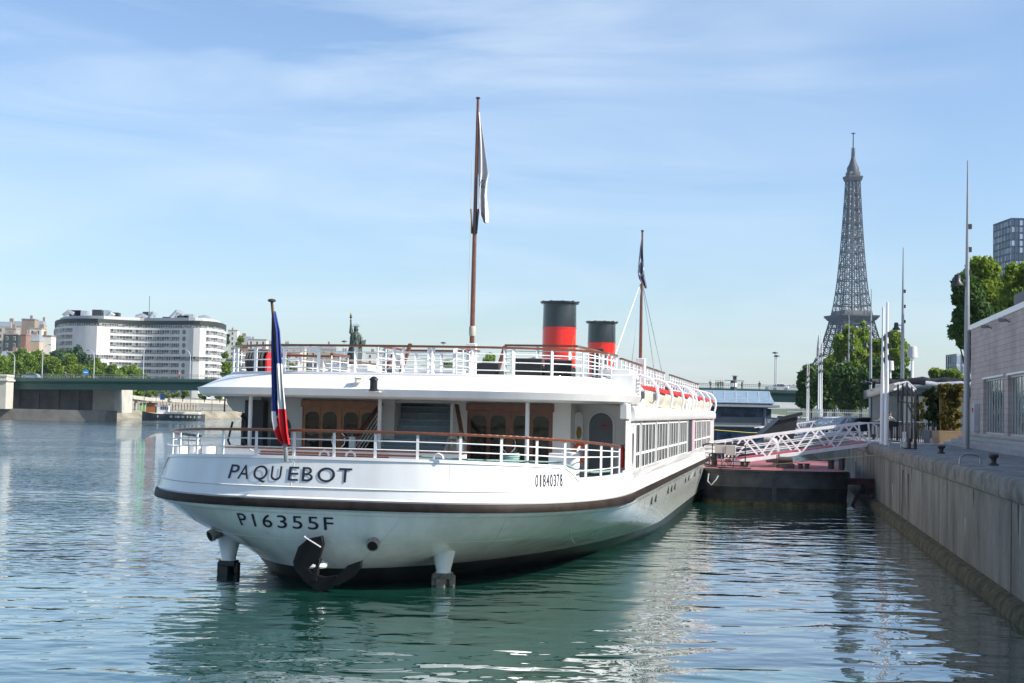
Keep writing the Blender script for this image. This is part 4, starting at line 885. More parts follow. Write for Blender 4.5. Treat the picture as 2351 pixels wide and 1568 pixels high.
# masts
def mast(name, base, top, r, yard=None):
    w = MB(); d = Vector(top) - Vector(base); w.tube([Vector(base) + d * k for k in (0, .35, .7, 1)], [r, r * .95, r * .75, r * .55], 10); o = w.build(name, wooddk, ship)
    w = MB(); w.lathe([(.02, 0), (r * .9, .02), (r * .9, .06), (.02, .08)], top, 10); w.build('truck', dk, o); return o
m1 = mast('mast', (.67, 12, 5.75), (.70, 12, 15.4), .085)
w = MB(); w.bb(.5, .84, 11.9, 12.1, 5.75, 7.0); w.build('mast_step', white2, m1, bevel=.02)
w = MB(); 
for x in (-.13, .13): w.beam((.68 + x * .6, 11.95, 10.75), (.68 + x, 11.95, 11.6), .05, .08)
w.build('cleat', dk, m1)
w = MB(); w.lathe([(.1, 0), (.115, .05), (.115, .3), (.1, .34)], (.68, 12, 7.25), 12); w.build('rope_lashing', M('rope_cream', (.45, .42, .34), .9), m1)
w = MB(); w.tube([(.55, 11.9, 8), (.57, 11.9, 13.3)], .012, 4); w.build('halyard', M('rope_cream', (0, 0, 0)), m1)
m2 = mast('mast', (5.5, 20.7, 5.3), (5.5, 20.66, 11.9), .07)
w = MB(); w.bb(5.35, 5.7, 20.45, 20.95, 5.1, 6.9); w.build('mast_step', white2, m2, bevel=.02)
w = MB()
for a in ((4.6, 17.5, 6.0), (5.2, 20.0, 6.3), (5.9, 23.4, 5.7), (5.9, 27.5, 5.8)): w.tube([(5.5, 20.7, 10.0), a], .01, 4)
w.build('shroud', steel, m2)
# ensign staff
a, b2 = Vector((-1.46, .05, 3.3)), sy(624, 692, -.9)
w = MB(); w.tube([a.lerp(b2, .12), a.lerp(b2, .5), b2], [.045, .045, .035], 10); es = w.build('ensign_staff', M('staff_wood', (0.14, 0.075, 0.03), .4, var=.3, vs=4), ship)
w = MB(); w.tube([a, a.lerp(b2, .13)], .06, 10); w.build('staff_socket', M('socket_grey', (.35, .36, .36), .4, metal=.5), es)
w = MB(); w.lathe([(.03, -.03), (.10, 0), (.105, .04), (.06, .065), (0, .07)], b2, 16); w.build('staff_cap', M('staff_cap', (0.06, 0.05, 0.035), .5), es)
# ---------------- sun deck rails
zdeck = 5.75
def rail(name, path, zb_, zt_, bars, step=1.1, post=(.035, .1), hand=wood, hw_=.1):
    w = MB(); path = [Vector((p[0], p[1], 0)) for p in path]
    for k in range(bars):
        z = zb_ + (zt_ - zb_) * (k + .6) / (bars + .4); w.tube([p + Vector((0, 0, z)) for p in path], .016, 5)
    o = w.build(name, white2, ship)
    h2 = MB(); flat_rail(h2, [p + Vector((0, 0, zt_)) for p in path], hw_, .065); h2.build('handrail', hand, o)
    Ls = [0]
    for a_, b_ in zip(path, path[1:]): Ls.append(Ls[-1] + (b_ - a_).length)
    n = max(1, round(Ls[-1] / step))
    for i in range(n + 1):
        s_ = Ls[-1] * i / n; j = 0
        while j < len(Ls) - 2 and Ls[j+1] < s_: j += 1
        p = path[j].lerp(path[j+1], (s_ - Ls[j]) / max(1e-9, Ls[j+1] - Ls[j])); d = path[j+1] - path[j]; ang = math.atan2(d.y, d.x)
        c = MB(); c.box((p.x, p.y, (zb_ + zt_) / 2 - .02), (post[1], post[0], zt_ - zb_ - .04), rz=ang + R(25)); c.build('post', white2, o)
    return o
rail('sun_deck_railing', [tuple(p)[:2] for p in [sup(q, 5.83, 4.9, 3.0, 5.2, 0) for q in QH]] + [(5.83, 10.4)], 5.76, 6.57, 3, 1.2)
for sg in (-1, 1):
    ya = 13.5 if sg > 0 else 10.2
    rail('side_railing', [(5.6 if sg > 0 else -6.2, ya), (5.6 if sg > 0 else -6.2, 30)], 5.76, 6.6, 3, 1.3, hand=wood); rail('side_railing', [(5.6 if sg > 0 else -6.2, 33), (5.6 if sg > 0 else -6.2, 53)], 5.76, 6.6, 3, 1.5, hand=wood)
# stairwell and terrace rails on the sun deck
rail('stairwell_railing', [(-1.2, 7.2), (-1.2, 10.3), (1.3, 10.3), (1.3, 7.2)], 5.76, 6.66, 4, .9)
rail('terrace_railing', [(-5.4, 9.5), (-2.9, 9.5), (-2.9, 7.8)], 5.76, 6.4, 2, .9)
rail('terrace_railing', [(-1.5, 8.2), (1.0, 8.2)], 5.76, 6.7, 4, .8)
p0, p1 = sy(1160, 793, 8), sy(1322, 798, 8)
rail('terrace_railing', [(p0.x, 8), (p1.x, 8), (p1.x + .2, 11), (p1.x + .2, 16)], 5.8, 6.76, 4, 1.0)
for u0, u1, v1 in ((932, 942, 790), (895, 905, 812), (1150, 1160, 795)):   # sloping companion rails
    a, b2 = sy(u0, 850, 9), sy(u1, v1, 9); w = MB(); w.beam((a.x, 8.4, 5.9), (b2.x, 9.0, b2.z), .12, .07); w.build('companion_rail', wooddk, ship)
for u in (884, 1077):
    p = sy(u, 810, 9); w = MB(); w.tube([(p.x, 9, 5.75), (p.x, 9, 6.45)], .09, 12); nw_ = w.build('bollard_post', white2, ship); c = MB(); c.lathe([(.04, 0), (.08, .05), (.1, .12), (.08, .19), (.02, .23)], (p.x, 9, 6.45), 14); c.build('steel_ball', steel, nw_)
# raised skylights
for q_ in ((-3.6, -2.2, 9.5, 12, 5.76, 6.15), (3.0, 5.0, 17, 30, 5.76, 6.05), (-4.5, -1.0, 18, 28, 5.76, 6.3)): w = MB(); w.bb(*q_); w.build('skylight_box', white2, ship, bevel=.03)
# stern deck bench and bollards
w = MB(); w.bb(-4.8, 2.3, 3.9, 4.6, 2.74, 3.50); bo = w.build('deck_locker', white2, ship, bevel=.02)
w = MB(); w.bb(-4.85, 2.35, 3.86, 4.64, 3.50, 3.56); w.bb(-3.7, .2, 3.80, 3.86, 3.30, 3.36); w.build('locker_top', wood, bo, smooth=False)
def bollard(x, y, z=2.74, h_=.75, r=.21):
    c = MB(); c.lathe([(r * 1.1, 0), (r, .04), (r, h_ - .04), (r * .95, h_), (0, h_)], (x, y, z), 20); return c.build('bollard', white2, ship)
for u, y in ((396, 4.2), (414, 4.0), (452, 4.6), (480, 4.4), (1170, 3.9), (1305, 5.2), (1314, 4.6)):
    p = sy(u, 1040, y); bollard(p.x, y, 2.74, .85 if u > 1200 else .78)
for u, v, y in ((1279, 1042, 5.0),):
    p = sy(u, v, y); w = MB(); w.bb(p.x - .25, p.x + .25, y, y + .3, 2.74, 3.55); w.build('deck_box', white2, ship, bevel=.02)
for u in (665, 742, 803, 1005):
    p = sy(u, 1048, .35); w = MB(); w.tube([(p.x - .13, .42, 3.46), (p.x - .1, .42, 3.55), (p.x, .42, 3.6), (p.x + .1, .42, 3.55), (p.x + .13, .42, 3.46)], .03, 6); w.build('mooring_chock', white2, ship)
# camera and stern lantern on the canopy
p = sy(822, 874, 4.3); w = MB(); w.box((0, 0, 0), (.16, .34, .13), rz=R(25)); w.box((0, 0, .08), (.2, .4, .03), rz=R(25)); sc2 = w.build('security_camera', M('cream_plastic', (.6, .58, .5), .4), ship, bevel=.02); sc2.location = p
w = MB(); w.tube([(.03, .1, -.08), (.06, .1, -.2), (.1, .05, -.34), (.14, .0, -.36)], .018, 6); w.build('bracket', steel, sc2)
p = sy(862, 898, 4.05); w = MB(); w.lathe([(.14, 0), (.14, .05), (.11, .06), (.11, .3), (.14, .31), (.13, .35), (.07, .4), (.03, .42)], n=14); la = w.build('stern_lantern', M('lantern_black', (0.012, 0.014, 0.016), .3), ship); la.location = (p.x, 3.86, p.z)
w = MB(); w.bb(-.2, .2, -.1, .12, -.03, 0); w.build('shelf', white2, la)
p = sy(893, 812, 5.2)
# exhaust pipes
def hull_hit(u, v):
    y = -1.0
    while y < 14:
        p = sy(u, v, y); a, b2, k = lvl(p.z); l_ = [a[i] + (b2[i] - a[i]) * k for i in range(6)]
        xx = (p.x - l_[5]) / (l_[1] - l_[5]) if p.x > l_[5] else (l_[5] - p.x) / (l_[1] * PW + l_[5])
        if xx < 1 and p.y >= l_[4] + l_[2] * (1 - (1 - xx ** l_[3]) ** (1 / l_[3])): return p
        y += .03
    return sy(u, v, 3)
for u, v, y, dx in ((500, 1222, 2.9, -.25), (858, 1243, .75, .05)):
    p = hull_hit(u, v); w = MB(); q = p + Vector((dx * .6, -.2, -.1)); w.tube([p + Vector((-dx * .4, .5, .14)), p, q], .165, 16); ex = w.build('exhaust_pipe', M('rusty_pipe', (.25, .22, .18), .6, var=.4, vs=5, rgb2=(.4, .38, .34)), ship)
    w = MB(); d = (q - p).normalized(); w.tube([q + d * .002, q + d * .006], .13, 16); w.build('pipe_mouth', M('mouth_black', (0.004, 0.004, 0.004), .9, var=0), ex)  # hollow of the solid pipe painted as a near-black disc
# stern thruster legs
for u, y, nm in ((515, 2.6, 'port'), (1012, 1.9, 'star')):
    p = sy(u, 1300, y); w = MB(); rows = []
    for z, hx, hy in ((1.35, .42, .4), (.95, .33, .3), (.42, .2, .2), (.36, .22, .22)): rows.append([(p.x + hx*math.cos(2*math.pi*k/14), y + .3 + hy*math.sin(2*math.pi*k/14), z) for k in range(14)])
    w.grid(rows, closed=True); lg = w.build('thruster_leg', hullm, ship)
    w = MB(); w.bb(p.x - .24, p.x + .24, y + .12, y + .48, .2, .36); w.bb(p.x - .12, p.x + .12, y - .05, y + .6, -.8, .22); w.bb(p.x - .3, p.x - .18, y + .2, y + .4, .0, .3); w.bb(p.x + .2, p.x + .32, y + .2, y + .4, .0, .3)
    w.build('steering_gear', M('gear_black', (0.015, 0.016, 0.016), .5) if nm == 'port' else M('gear_grey', (.35, .34, .28), .6, var=.4, vs=6, rgb2=(.08, .07, .04)), lg, bevel=.015)
# lettering wrapped on the hull
def glyphs(body, name, fn, cells, height, shear=None, bold=0.0):
    mb = MB()
    for ch, (a, b_), sh in zip(body, cells, shear or [0] * len(body)):
        cu = bpy.data.curves.new('g', 'FONT'); cu.body = ch; cu.offset = bold; ob = bpy.data.objects.new('g', cu); COL.objects.link(ob)
        dg = bpy.context.evaluated_depsgraph_get(); me = bpy.data.meshes.new_from_object(ob.evaluated_get(dg))
        xs = [v.co.x for v in me.vertices]; ys = [v.co.y for v in me.vertices]; x0, x1 = min(xs), max(xs); y1_ = .70
        off = 0
        if ch in 'O0368' : off = .01
        vs = []
        if ch == '1': c0 = (a + b_) / 2; wd_ = min((x1 - x0) / .5 * height * .95, (b_ - a) * .55); a, b_ = c0 - wd_ / 2, c0 + wd_ / 2
        for v in me.vertices:
            ty = v.co.y / y1_; tx = a + (v.co.x - x0) / max(.05, x1 - x0) * (b_ - a) + sh * ty * height
            vs.append(fn(tx, ty * height))
        mb.add(vs, [tuple(p.vertices) for p in me.polygons])
        bpy.data.objects.remove(ob); bpy.data.curves.remove(cu); bpy.data.meshes.remove(me)
    return mb.build(name, navy, ship, smooth=False)
def arc_surface(z):
    ph = [math.pi/2 * k / 300 for k in range(-300, 301)]; P_ = [hp(p, z, .016) for p in ph]; S_ = [0]
    for a, b2 in zip(P_, P_[1:]): S_.append(S_[-1] + (b2 - a).length)
    mid = float(np.interp(0, [p.x for p in P_], S_)); return np.array([s - mid for s in S_]), np.array([[p.x, p.y, p.z] for p in P_])
_cache = {}
def wrap(s, z):
    zk = round(z, 3)
    if zk not in _cache: _cache[zk] = arc_surface(zk)
    S_, P_ = _cache[zk]; return (float(np.interp(s, S_, P_[:, 0])), float(np.interp(s, S_, P_[:, 1])), zk)
k_ = lambda c: -3.27 + (c - 716) / 974 * 3.56
cells = [(k_(a), k_(b)) for a, b in ((716, 796), (800, 893), (930, 1045), (1075, 1158), (1212, 1292), (1320, 1402), (1436, 1566), (1592, 1690))]
glyphs('PAQUEBOT', 'ship_name', lambda s, q: wrap(s, 2.80 + q - .03 * 0), cells, .37, [.22, .2, .1, .05, .05, 0, 0, 0], .004)
k2 = lambda c: -2.9 + (c - 703) / (1352 - 703) * 2.75
cells = [(k2(a), k2(b)) for a, b in ((703, 765), (800, 838), (878, 946), (982, 1048), (1085, 1150), (1186, 1255), (1290, 1352))]
glyphs('P16355F', 'registration_number', lambda s, q: wrap(s, 1.56 + q), cells, .34, [-.15, -.1, 0, 0, 0, 0, 0], .004)
S0 = 5.27
cells = [(S0 + i * .13, S0 + i * .13 + .095) for i in range(8)]
def n1(s, q): return wrap(s, 2.76 + q)
glyphs('01840378', 'hull_number', n1, cells, .32, None, .004)
# ================================================================== things on or hanging from the ship
def child_of_ship_xy(x, y, z): return s2w(x, y, z)
ck = M('lifeboat_cream', (.66, .62, .52), .45, var=.06, vs=3); redc = M('red_canvas', (.5, .02, .025), .6, var=.15, vs=5)
def lifeboat(loc, label):
    t_ = empty('lifeboat', loc, label, 'lifeboat', 'lifeboats hung along the starboard side', rz=-TH)
    w = MB(); rows = []; Lh = 2.65
    for i in range(15):
        f = -1 + 2 * i / 14; wd = .66 * max(0, 1 - abs(f) ** 2.6) ** .55 + .01; dp = .78 * (1 - .45 * abs(f) ** 3); sh = .16 * f * f
        rows.append([(wd * math.sin(a), f * Lh, sh - dp * math.cos(a) ** .9 if math.cos(a) > 0 else sh) for a in [math.pi * (k / 12 - .5) for k in range(13)]])
    w.grid(rows); w.build('hull', ck, t_, ang=60)
    w = MB(); rows = []
    for i in range(15):
        f = -1 + 2 * i / 14; wd = .7 * max(0, 1 - abs(f) ** 2.6) ** .55 + .015; sh = .16 * f * f
        rows.append([(x * wd, f * Lh * 1.01, sh + (.16 * (1 - abs(f) ** 2) * (1 - x * x)) - (.12 if abs(x) > .99 and k == 0 else 0)) for k, x in ((0, -1), (1, -1), (1, -.5), (1, 0), (1, .5), (1, 1), (0, 1))])
    w.grid(rows); w.build('canvas_cover', redc, t_, ang=60)
    w = MB()
    for s_ in (-1, 1): w.tube([(0, s_ * Lh * .98, .18), (0, s_ * Lh * .99, -.1), (0, s_ * Lh * .86, -.42)], .05, 6)
    w.build('stem', wood, t_)
    return t_
BY = (18.9, 24.9, 30.7, 39.3, 45.4, 51.0)
labs = ['cream lifeboat under red canvas nearest the stern of the white ship', 'second lifeboat with red cover counting from the stern', 'third lifeboat from the stern, red cover, next to the ribbed vent', 'fourth lifeboat from the stern, just beyond the ribbed vent', 'fifth lifeboat from the stern, red cover', 'farthest small lifeboat, last of the row near the bow']
for y, lb in zip(BY, labs): lifeboat(s2w(5.95, y, 5.6), lb)
for y in [b_ - 2.95 for b_ in BY] + [BY[-1] + 2.9, 34.0]:
    w = MB(); w.tube([(6.6, y, 4.92), (6.68, y, 5.35), (6.62, y, 5.7), (6.38, y, 6.0), (6.0, y, 6.12), (5.65, y, 6.06)], .055, 8); w.build('davit', white2, ship)
for y in (33.2, 33.6, 34.0, 34.4, 34.8): 
    w = MB(); w.tube([(5.7, y, 5.85), (6.1, y, 5.8), (6.42, y, 5.55), (6.52, y, 5.2), (6.52, y, 4.95)], .05, 6); w.build('vent_rib', white2, ship)
# bow fittings
rail('bow_railing', [(5.9, 56.5), (5.2, 60), (3.5, 64), (1, 67.5)], 3.6, 4.55, 2, 1.5)
w = MB(); w.grid([[(6.3, 56, 2.3), (5.4, 60.5, 2.3), (3.6, 64.5, 2.3), (0, 68.5, 2.3)], [(6.4, 56, 3.7), (5.8, 60.5, 3.7), (4.0, 64.8, 3.8), (0, 69.5, 4)]]); w.build('bow_bulwark', white, ship)
# flags
def cloth(name, rows_fn, nu, nv, matfn, mats, label, cat='flag', group=None):
    mb = MB(); rows = [[rows_fn(i / nv, j / nu) for j in range(nu + 1)] for i in range(nv + 1)]
    m = nu + 1; vs = [p for r in rows for p in r]; mb.v = [tuple(p) for p in vs]
    for i in range(nv):
        for j in range(nu): mb.f.append((i*m+j, i*m+j+1, (i+1)*m+j+1, (i+1)*m+j)); mb.m.append(matfn((i + .5) / nv, (j + .5) / nu))
    o = mb.build(name, mats, ang=75); sol = o.modifiers.new('s', 'SOLIDIFY'); sol.thickness = .006
    return tag(o, label, cat, group)
fb, fw, fr3 = M('flag_blue', (0.012, 0.035, 0.19), .7, var=.15, vs=3), M('flag_white', (.7, .7, .72), .7, var=.05, vs=3), M('flag_red', (.62, .012, .02), .65, var=.12, vs=3)
EL = [(625, 715, 633), (623, 760, 643), (622, 800, 646), (622, 850, 650), (623, 890, 653), (623, 925, 657), (624, 960, 661), (630, 990, 664), (640, 1008, 667), (652, 1021, 669)]
def tri(h_, q):
    k = h_ * (len(EL) - 1); i = min(int(k), len(EL) - 2); f = k - i; l_, v_, r_ = [EL[i][n] * (1 - f) + EL[i+1][n] * f for n in range(3)]
    y = -.75 + .75 * h_; u_ = l_ + (r_ - l_) * q; p = sy(u_, v_, y); fold = .10 * math.sin(q * 15 + h_ * 3.0) * (.3 + h_ * .7) + .04 * math.sin(q * 31 + 1)
    return s2w(p.x, y + fold - .05, p.z)
def tricol(h_, q):
    bw_ = .70 - .52 * q if q > .35 else (.66 if q < .35 else .5)
    if q < .3: bw_ = .62
    wr_ = .80 - .25 * q if q < .4 else .62 + .02 * q
    if .3 <= q < .55: bw_ = .68 - .1 * q; wr_ = .66
    if q >= .55: bw_ = .30; wr_ = .60
    return 0 if h_ < bw_ else (1 if h_ < wr_ else 2)
cloth('national_flag', tri, 22, 60, tricol, [fb, fw, fr3], 'blue, white and red flag hanging limp from the stern staff over the name', 'flag')
cream_f = M('flag_cream', (.62, .6, .6), .75, var=.06, vs=2)
FL = [(1099, 258, 1100.5), (1098.5, 290, 1106), (1098, 330, 1112), (1097.5, 370, 1118), (1097, 398, 1122), (1098.5, 402, 1122.5), (1099, 420, 1119), (1100, 450, 1117), (1101, 475, 1119), (1103, 495, 1121), (1112, 512, 1119)]
def fl1(h_, q):
    k = h_ * (len(FL) - 1); i = min(int(k), len(FL) - 2); f = k - i; l_, v_, r_ = [FL[i][n] * (1 - f) + FL[i+1][n] * f for n in range(3)]
    p = sy(l_ + (r_ - l_) * q, v_, 12); return s2w(p.x, 12 + .10 * math.sin(q * 9 + h_ * 5) * (.3 + h_), p.z)
def flm(h_, q):
    hz = (h_ * 11) % 1
    return 1 if (abs(h_ - .60) < .035 and .1 < q < .62 and int(q * 14 + h_ * 60) % 3 == 0) or (abs(h_ - .89) < .03 and .12 < q < .45 and int(q * 12) % 2 == 0) else 0
cloth('house_flag', fl1, 18, 66, flm, [cream_f, M('flag_ink', (.06, .06, .09), .7)], 'off-white flag with faint dark letters drooping from the tall mast')
GL = [(1473, 545, 1474.5), (1469, 570, 1476), (1466, 600, 1478), (1464, 625, 1479), (1467, 640, 1481), (1476, 652, 1484), (1481, 662, 1485)]
def fl2(h_, q):
    k = h_ * (len(GL) - 1); i = min(int(k), len(GL) - 2); f = k - i; l_, v_, r_ = [GL[i][n] * (1 - f) + GL[i+1][n] * f for n in range(3)]
    p = sx(l_ + (r_ - l_) * q, v_, 5.5); y = 20.5; p = sy(l_ + (r_ - l_) * q, v_, y); return s2w(p.x, y + .06 * math.sin(q * 10 + h_ * 4), p.z)
cloth('house_flag', fl2, 12, 40, lambda h_, q: 1 if (.3 < h_ < .6 and abs(((h_ - .45) / .13) ** 2 + ((q - .5) / .4) ** 2 - 1) < .35) else 0, [M('flag_slate', (.10, .11, .16), .7), M('flag_pale', (.5, .5, .55), .7)], 'dark slate flag with a pale round mark on the shorter mast beyond the red funnels')
# anchor hanging at the stern
pa = sy(706, 1300, .05); an = empty('anchor', s2w(pa.x, .05, 0), 'black stocked anchor hanging at the waterline of the ship stern', 'anchor', rz=-TH)
ai = M('anchor_black', (0.006, 0.0065, 0.007), .6, var=.3, vs=6, spec=.2)
def ap(u, v, y=0.0): q = sy(u, v, .05 + y); return Vector((q.x - pa.x, y, q.z))
w = MB(); w.slab([ap(*k_, -.1) for k_ in ((738, 1230), (742, 1250), (733, 1280), (712, 1300), (690, 1320), (675, 1306), (672, 1290), (684, 1256), (706, 1237))], (0, .16, 0)); w.build('fluke', ai, an, bevel=.02)
w = MB(); w.slab([ap(*k_, -.2) for k_ in ((829, 1287), (828, 1303), (808, 1326), (776, 1346), (762, 1344), (772, 1324), (798, 1298))], (0, .16, 0)); w.build('fluke', ai, an, bevel=.02)
w = MB(); w.slab([ap(*k_, -.12) for k_ in ((676, 1306), (700, 1298), (716, 1318), (742, 1326), (768, 1322), (772, 1338), (752, 1356), (736, 1360), (704, 1340))], (0, .22, 0)); w.build('crown', ai, an)
w = MB(); w.beam(ap(731, 1280, .1), ap(722, 1335, -.1), .16, .12); w.build('shank', ai, an, bevel=.02)
ring = []
pc = sy(722, 1296, .25)
for k in range(24): a = 2*math.pi*k/24; ring.append((pc.x + .30*math.cos(a), .25 + .18*math.sin(a), pc.z + .03*math.sin(a)))
w = MB(); w.tube(ring, .07, 8, closed=True); w.build('hawse_ring', hullm, ship)
p_, q_ = sy(699, 1233, -.02), sy(736, 1256, -.12)
w = MB(); w.tube([p_ + Vector((0, .1, .03)), p_, q_], .018, 6); w.build('retaining_bar', white2, ship)
# ropes and small gear on deck
ropeg = M('rope_green', (.22, .36, .33), .9, var=.25, vs=14)
def coil(loc, r, h_, turns, label):
    pts_ = []; n = turns * 16
    for i in range(n + 1): a = 2*math.pi*i/16; pts_.append((r*(1+.04*math.sin(i*1.7))*math.cos(a), r*math.sin(a), .035 + h_*i/n))
    w = MB(); w.tube(pts_, .035, 6); o = w.build('rope_coil', ropeg); o.location = loc; return tag(o, label, 'rope')
p = sy(1170, 1040, 3.9); coil(s2w(p.x, 3.9, 2.95), .25, .55, 8, 'pale green mooring rope wound round the white bollard at the stern rail')
pts_ = [Vector((1.9, 1.15, 3.48)), Vector((3.2, .95, 3.44)), Vector((4.6, 1.9, 3.40)), Vector((5.35, 3.0, 3.36)), Vector((5.65, 4.0, 3.12)), Vector((5.9, 5.4, 3.02)), Vector((6.15, 7.0, 3.0))]
w = MB(); w.tube([s2w(p.x - .05, p.y + .1, p.z) for p in pts_], .03, 6); tag(w.build('mooring_rope', ropeg), 'green mooring rope lying along the top of the stern bulwark', 'rope')
p = sy(1428, 1008, 8.6); ex_ = empty('fire_extinguisher', s2w(p.x, 8.6, 3.05), 'red fire extinguisher in the open alcove at the starboard corner', 'fire extinguisher')
w = MB(); w.lathe([(.085, 0), (.09, .03), (.09, .55), (.05, .63), (.02, .66)], n=14); w.build('cylinder', M('safety_red', (.55, .02, .02), .3), ex_)
w = MB(); w.beam((-.05, 0, .69), (.09, 0, .70), .03, .03); w.tube([(.03, 0, .67), (.12, 0, .5), (.11, 0, .25)], .015, 5); w.build('valve_and_hose', dk, ex_)
p = sy(1327, 1030, 8.0); lb = empty('life_jacket', s2w(p.x, 8.5, 3.15), 'orange life ring hanging beside the open door in the starboard alcove', 'life ring', rz=-TH)
w = MB(); w.tube([(.17*math.cos(a), -.02, .35 + .26*math.sin(a)) for a in [2*math.pi*k/18 for k in range(18)]], .06, 8, closed=True); w.build('ring', M('safety_orange', (.7, .1, .02), .5), lb)
w = MB(); w.tube([(.02, 0, .6), (0, 0.02, .8)], .012, 5); w.build('lanyard', white2, lb); lb.name = 'life_ring'
# dark wicker furniture on the sun deck
wick = M('dark_wicker', (0.028, 0.028, 0.03), .8, var=.5, vs=30, bump=.01, bs=60)
def sofa(x0, x1, y, h_, label):
    t_ = empty('wicker_sofa', s2w(x0, y, 5.73), label, 'sofa', rz=-TH)
    wd = x1 - x0; w = MB(); w.bb(0, wd, 0, .16, .05, h_); w.build('backrest', wick, t_, bevel=.03)
    w = MB(); w.bb(.17, wd - .17, .17, .9, .1, .38); w.build('seat', wick, t_, bevel=.03)
    for x in (0, wd - .16): w = MB(); w.bb(x, x + .16, .17, .9, .05, h_ - .2); w.build('armrest', wick, t_, bevel=.03)
    w = MB(); w.bb(.2, wd - .2, .2, .86, .38, .5); w.build('cushion', M('cushion_grey', (.2, .2, .2), .9), t_, bevel=.04)
for u0, u1, v, y, lb in ((1094, 1146, 840, 7.2, 'low dark wicker sofa right of the mast foot'), (1176, 1245, 822, 7.0, 'tall dark wicker sofa left of the red funnel base'), (1250, 1312, 826, 7.0, 'dark wicker sofa right in front of the red funnel'), (1360, 1386, 800, 17, 'small dark wicker seat between the two funnels')):
    a, b2 = sy(u0, v, y), sy(u1, v, y); sofa(a.x, b2.x, y, max(.45, a.z - 5.73), lb)
p = sy(603, 838, 8.5); hr = empty('hose_reel', s2w(p.x, 8.5, 5.78), 'black hose wound on a red reel on the upper deck', 'hose reel', rz=-TH)
w = MB()
for k in range(6): w.tube([(-.42 + k * .1, .34*math.cos(a), .38 + .34*math.sin(a)) for a in [2*math.pi*q/20 for q in range(20)]], .055, 6, closed=True)
w.build('hose', M('hose_black', (0, 0, 0)), hr)
w = MB(); w.tube([(.2, 0, .38), (.26, 0, .38)], .3, 20); w.bb(.2, .28, -.3, .3, 0, .3); w.build('reel', M('safety_red', (0, 0, 0)), hr)
p = sy(895, 822, 5.3); w = MB(); w.box((0, 0, 0), (.18, .1, .14)); o = w.build('floodlight', M('lamp_housing', (.2, .2, .2), .4), ship, bevel=.02); o.location = (p.x, 5.35, 5.86)
for x, y in ((6.55, 10.9), (6.5, 15.5)):
    w = MB(); w.box((0, 0, 0), (.12, .14, .24), rx=R(20)); w.tube([(0, 0, -.1), (-.1, 0, -.25), (-.2, 0, -.2)], .02, 5); o = w.build('floodlight', M('lamp_housing', (0, 0, 0)), ship); o.location = (x + .1, y, 5.35)

for a_, b_, lb in (((-3.6, 3.7, 3.42), (1.2, 3.72, 3.40), 'long boathook with a brown wooden pole lying along the white deck locker'), ((-2.4, 1.3, 3.35), (2.6, 1.35, 3.3), 'second boathook lying behind the stern bulwark under the rail')):
    w = MB(); w.tube([s2w(*a_), s2w(*b_)], .028, 8); o = w.build('boathook', wood); tag(o, lb, 'boathook'); w = MB(); A_ = Vector(a_); w.tube([s2w(A_.x, A_.y, A_.z), s2w(A_.x - .2, A_.y, A_.z), s2w(A_.x - .3, A_.y - .05, A_.z + .06)], .02, 6); w.tube([s2w(A_.x - .12, A_.y, A_.z), s2w(A_.x - .1, A_.y - .12, A_.z - .05)], .016, 6); w.build('hook', polem if 'polem' in globals() else steel, o)
# ================================================================== QUAY SIDE
polem = M('pole_grey', (.30, .32, .34), .4, metal=.4, var=.05)
def ground(u, Y, z=QZ): p = at(u, 960, Y); return Vector((p.x, Y, z))
def mast_pole(u, vtop, Y, r0, r1, label, group, mat_=polem, z=QZ, lamps=(), name='lamp_mast', cat='lamp post'):
    g = ground(u, Y, z); h_ = at(u, vtop, Y).z - z
    lean = at(u + (0), vtop, Y).x - g.x
    t_ = empty(name, g, label, cat, group)
    w = MB(); w.tube([(0, 0, 0), (0, 0, h_ * .45), (0, 0, h_ * .72), (0, 0, h_)], [r0, r0 * .8, r0 * .52, r1], 14); w.build('pole', mat_, t_)
    w = MB(); w.lathe([(r0 * 1.5, 0), (r0 * 1.5, .03), (r0 * 1.05, .04)], n=14); w.build('base_plate', polem, t_)
    for (v, side) in lamps:
        z_ = at(u, v, Y).z - z; w = MB()
        w.tube([(0, 0, z_ + .35), (side * .35, 0, z_ + .35)], .04, 6); w.lathe([(.09, .55), (.16, .5), (.18, .2), (.34, 0), (.33, -.02), (0, -.02)], (side * .5, 0, z_), 14); w.build('lamp_head', dk, t_)
    for f in (.6, .68, .76):
        w = MB(); w.bb(.02, .2, -.08, .08, h_ * f, h_ * f + .25); w.build('clamp', dk, t_)
    return t_
G1 = 'tall tapering lamp masts along the quay'
mast_pole(2219, 368, 71.8, .16, .035, 'nearest and tallest grey lamp mast, right beside the pink stone building', G1, lamps=[(655, -1)])
mast_pole(2071, 568, 109, .17, .035, 'second lamp mast from the right, behind the two white poles', G1, lamps=[(757, -1)])
mast_pole(1998, 663, 145, .17, .035, 'third lamp mast from the right, in front of the leafy trees', G1, lamps=[(798, -1)])
mast_pole(1947, 722, 180, .17, .04, 'fourth lamp mast from the right, against the base of the lattice tower', G1, lamps=[(775, 1), (802, 1), (828, -1), (852, 1)])
mast_pole(1921, 768, 225, .18, .05, 'fifth lamp mast from the right, against the left leg of the lattice tower', G1, lamps=[(806, 1), (822, 1), (843, 1), (856, -1)])
mast_pole(1899, 801, 272, .18, .05, 'farthest lamp mast, left of the lattice tower leg', G1, lamps=[(829, 1), (840, 1), (862, -1), (872, -1)])
wp = M('pole_white', (.75, .75, .76), .35, var=.03)
G2 = 'white flagpoles on the quay edge'
mast_pole(2025.5, 705.5, 78, .125, .06, 'left one of the two bare white flagpoles at the gangway head', G2, wp, name='flagpole', cat='flagpole')
mast_pole(2035.3, 694, 74.8, .13, .065, 'right one of the two bare white flagpoles at the gangway head', G2, wp, name='flagpole', cat='flagpole')
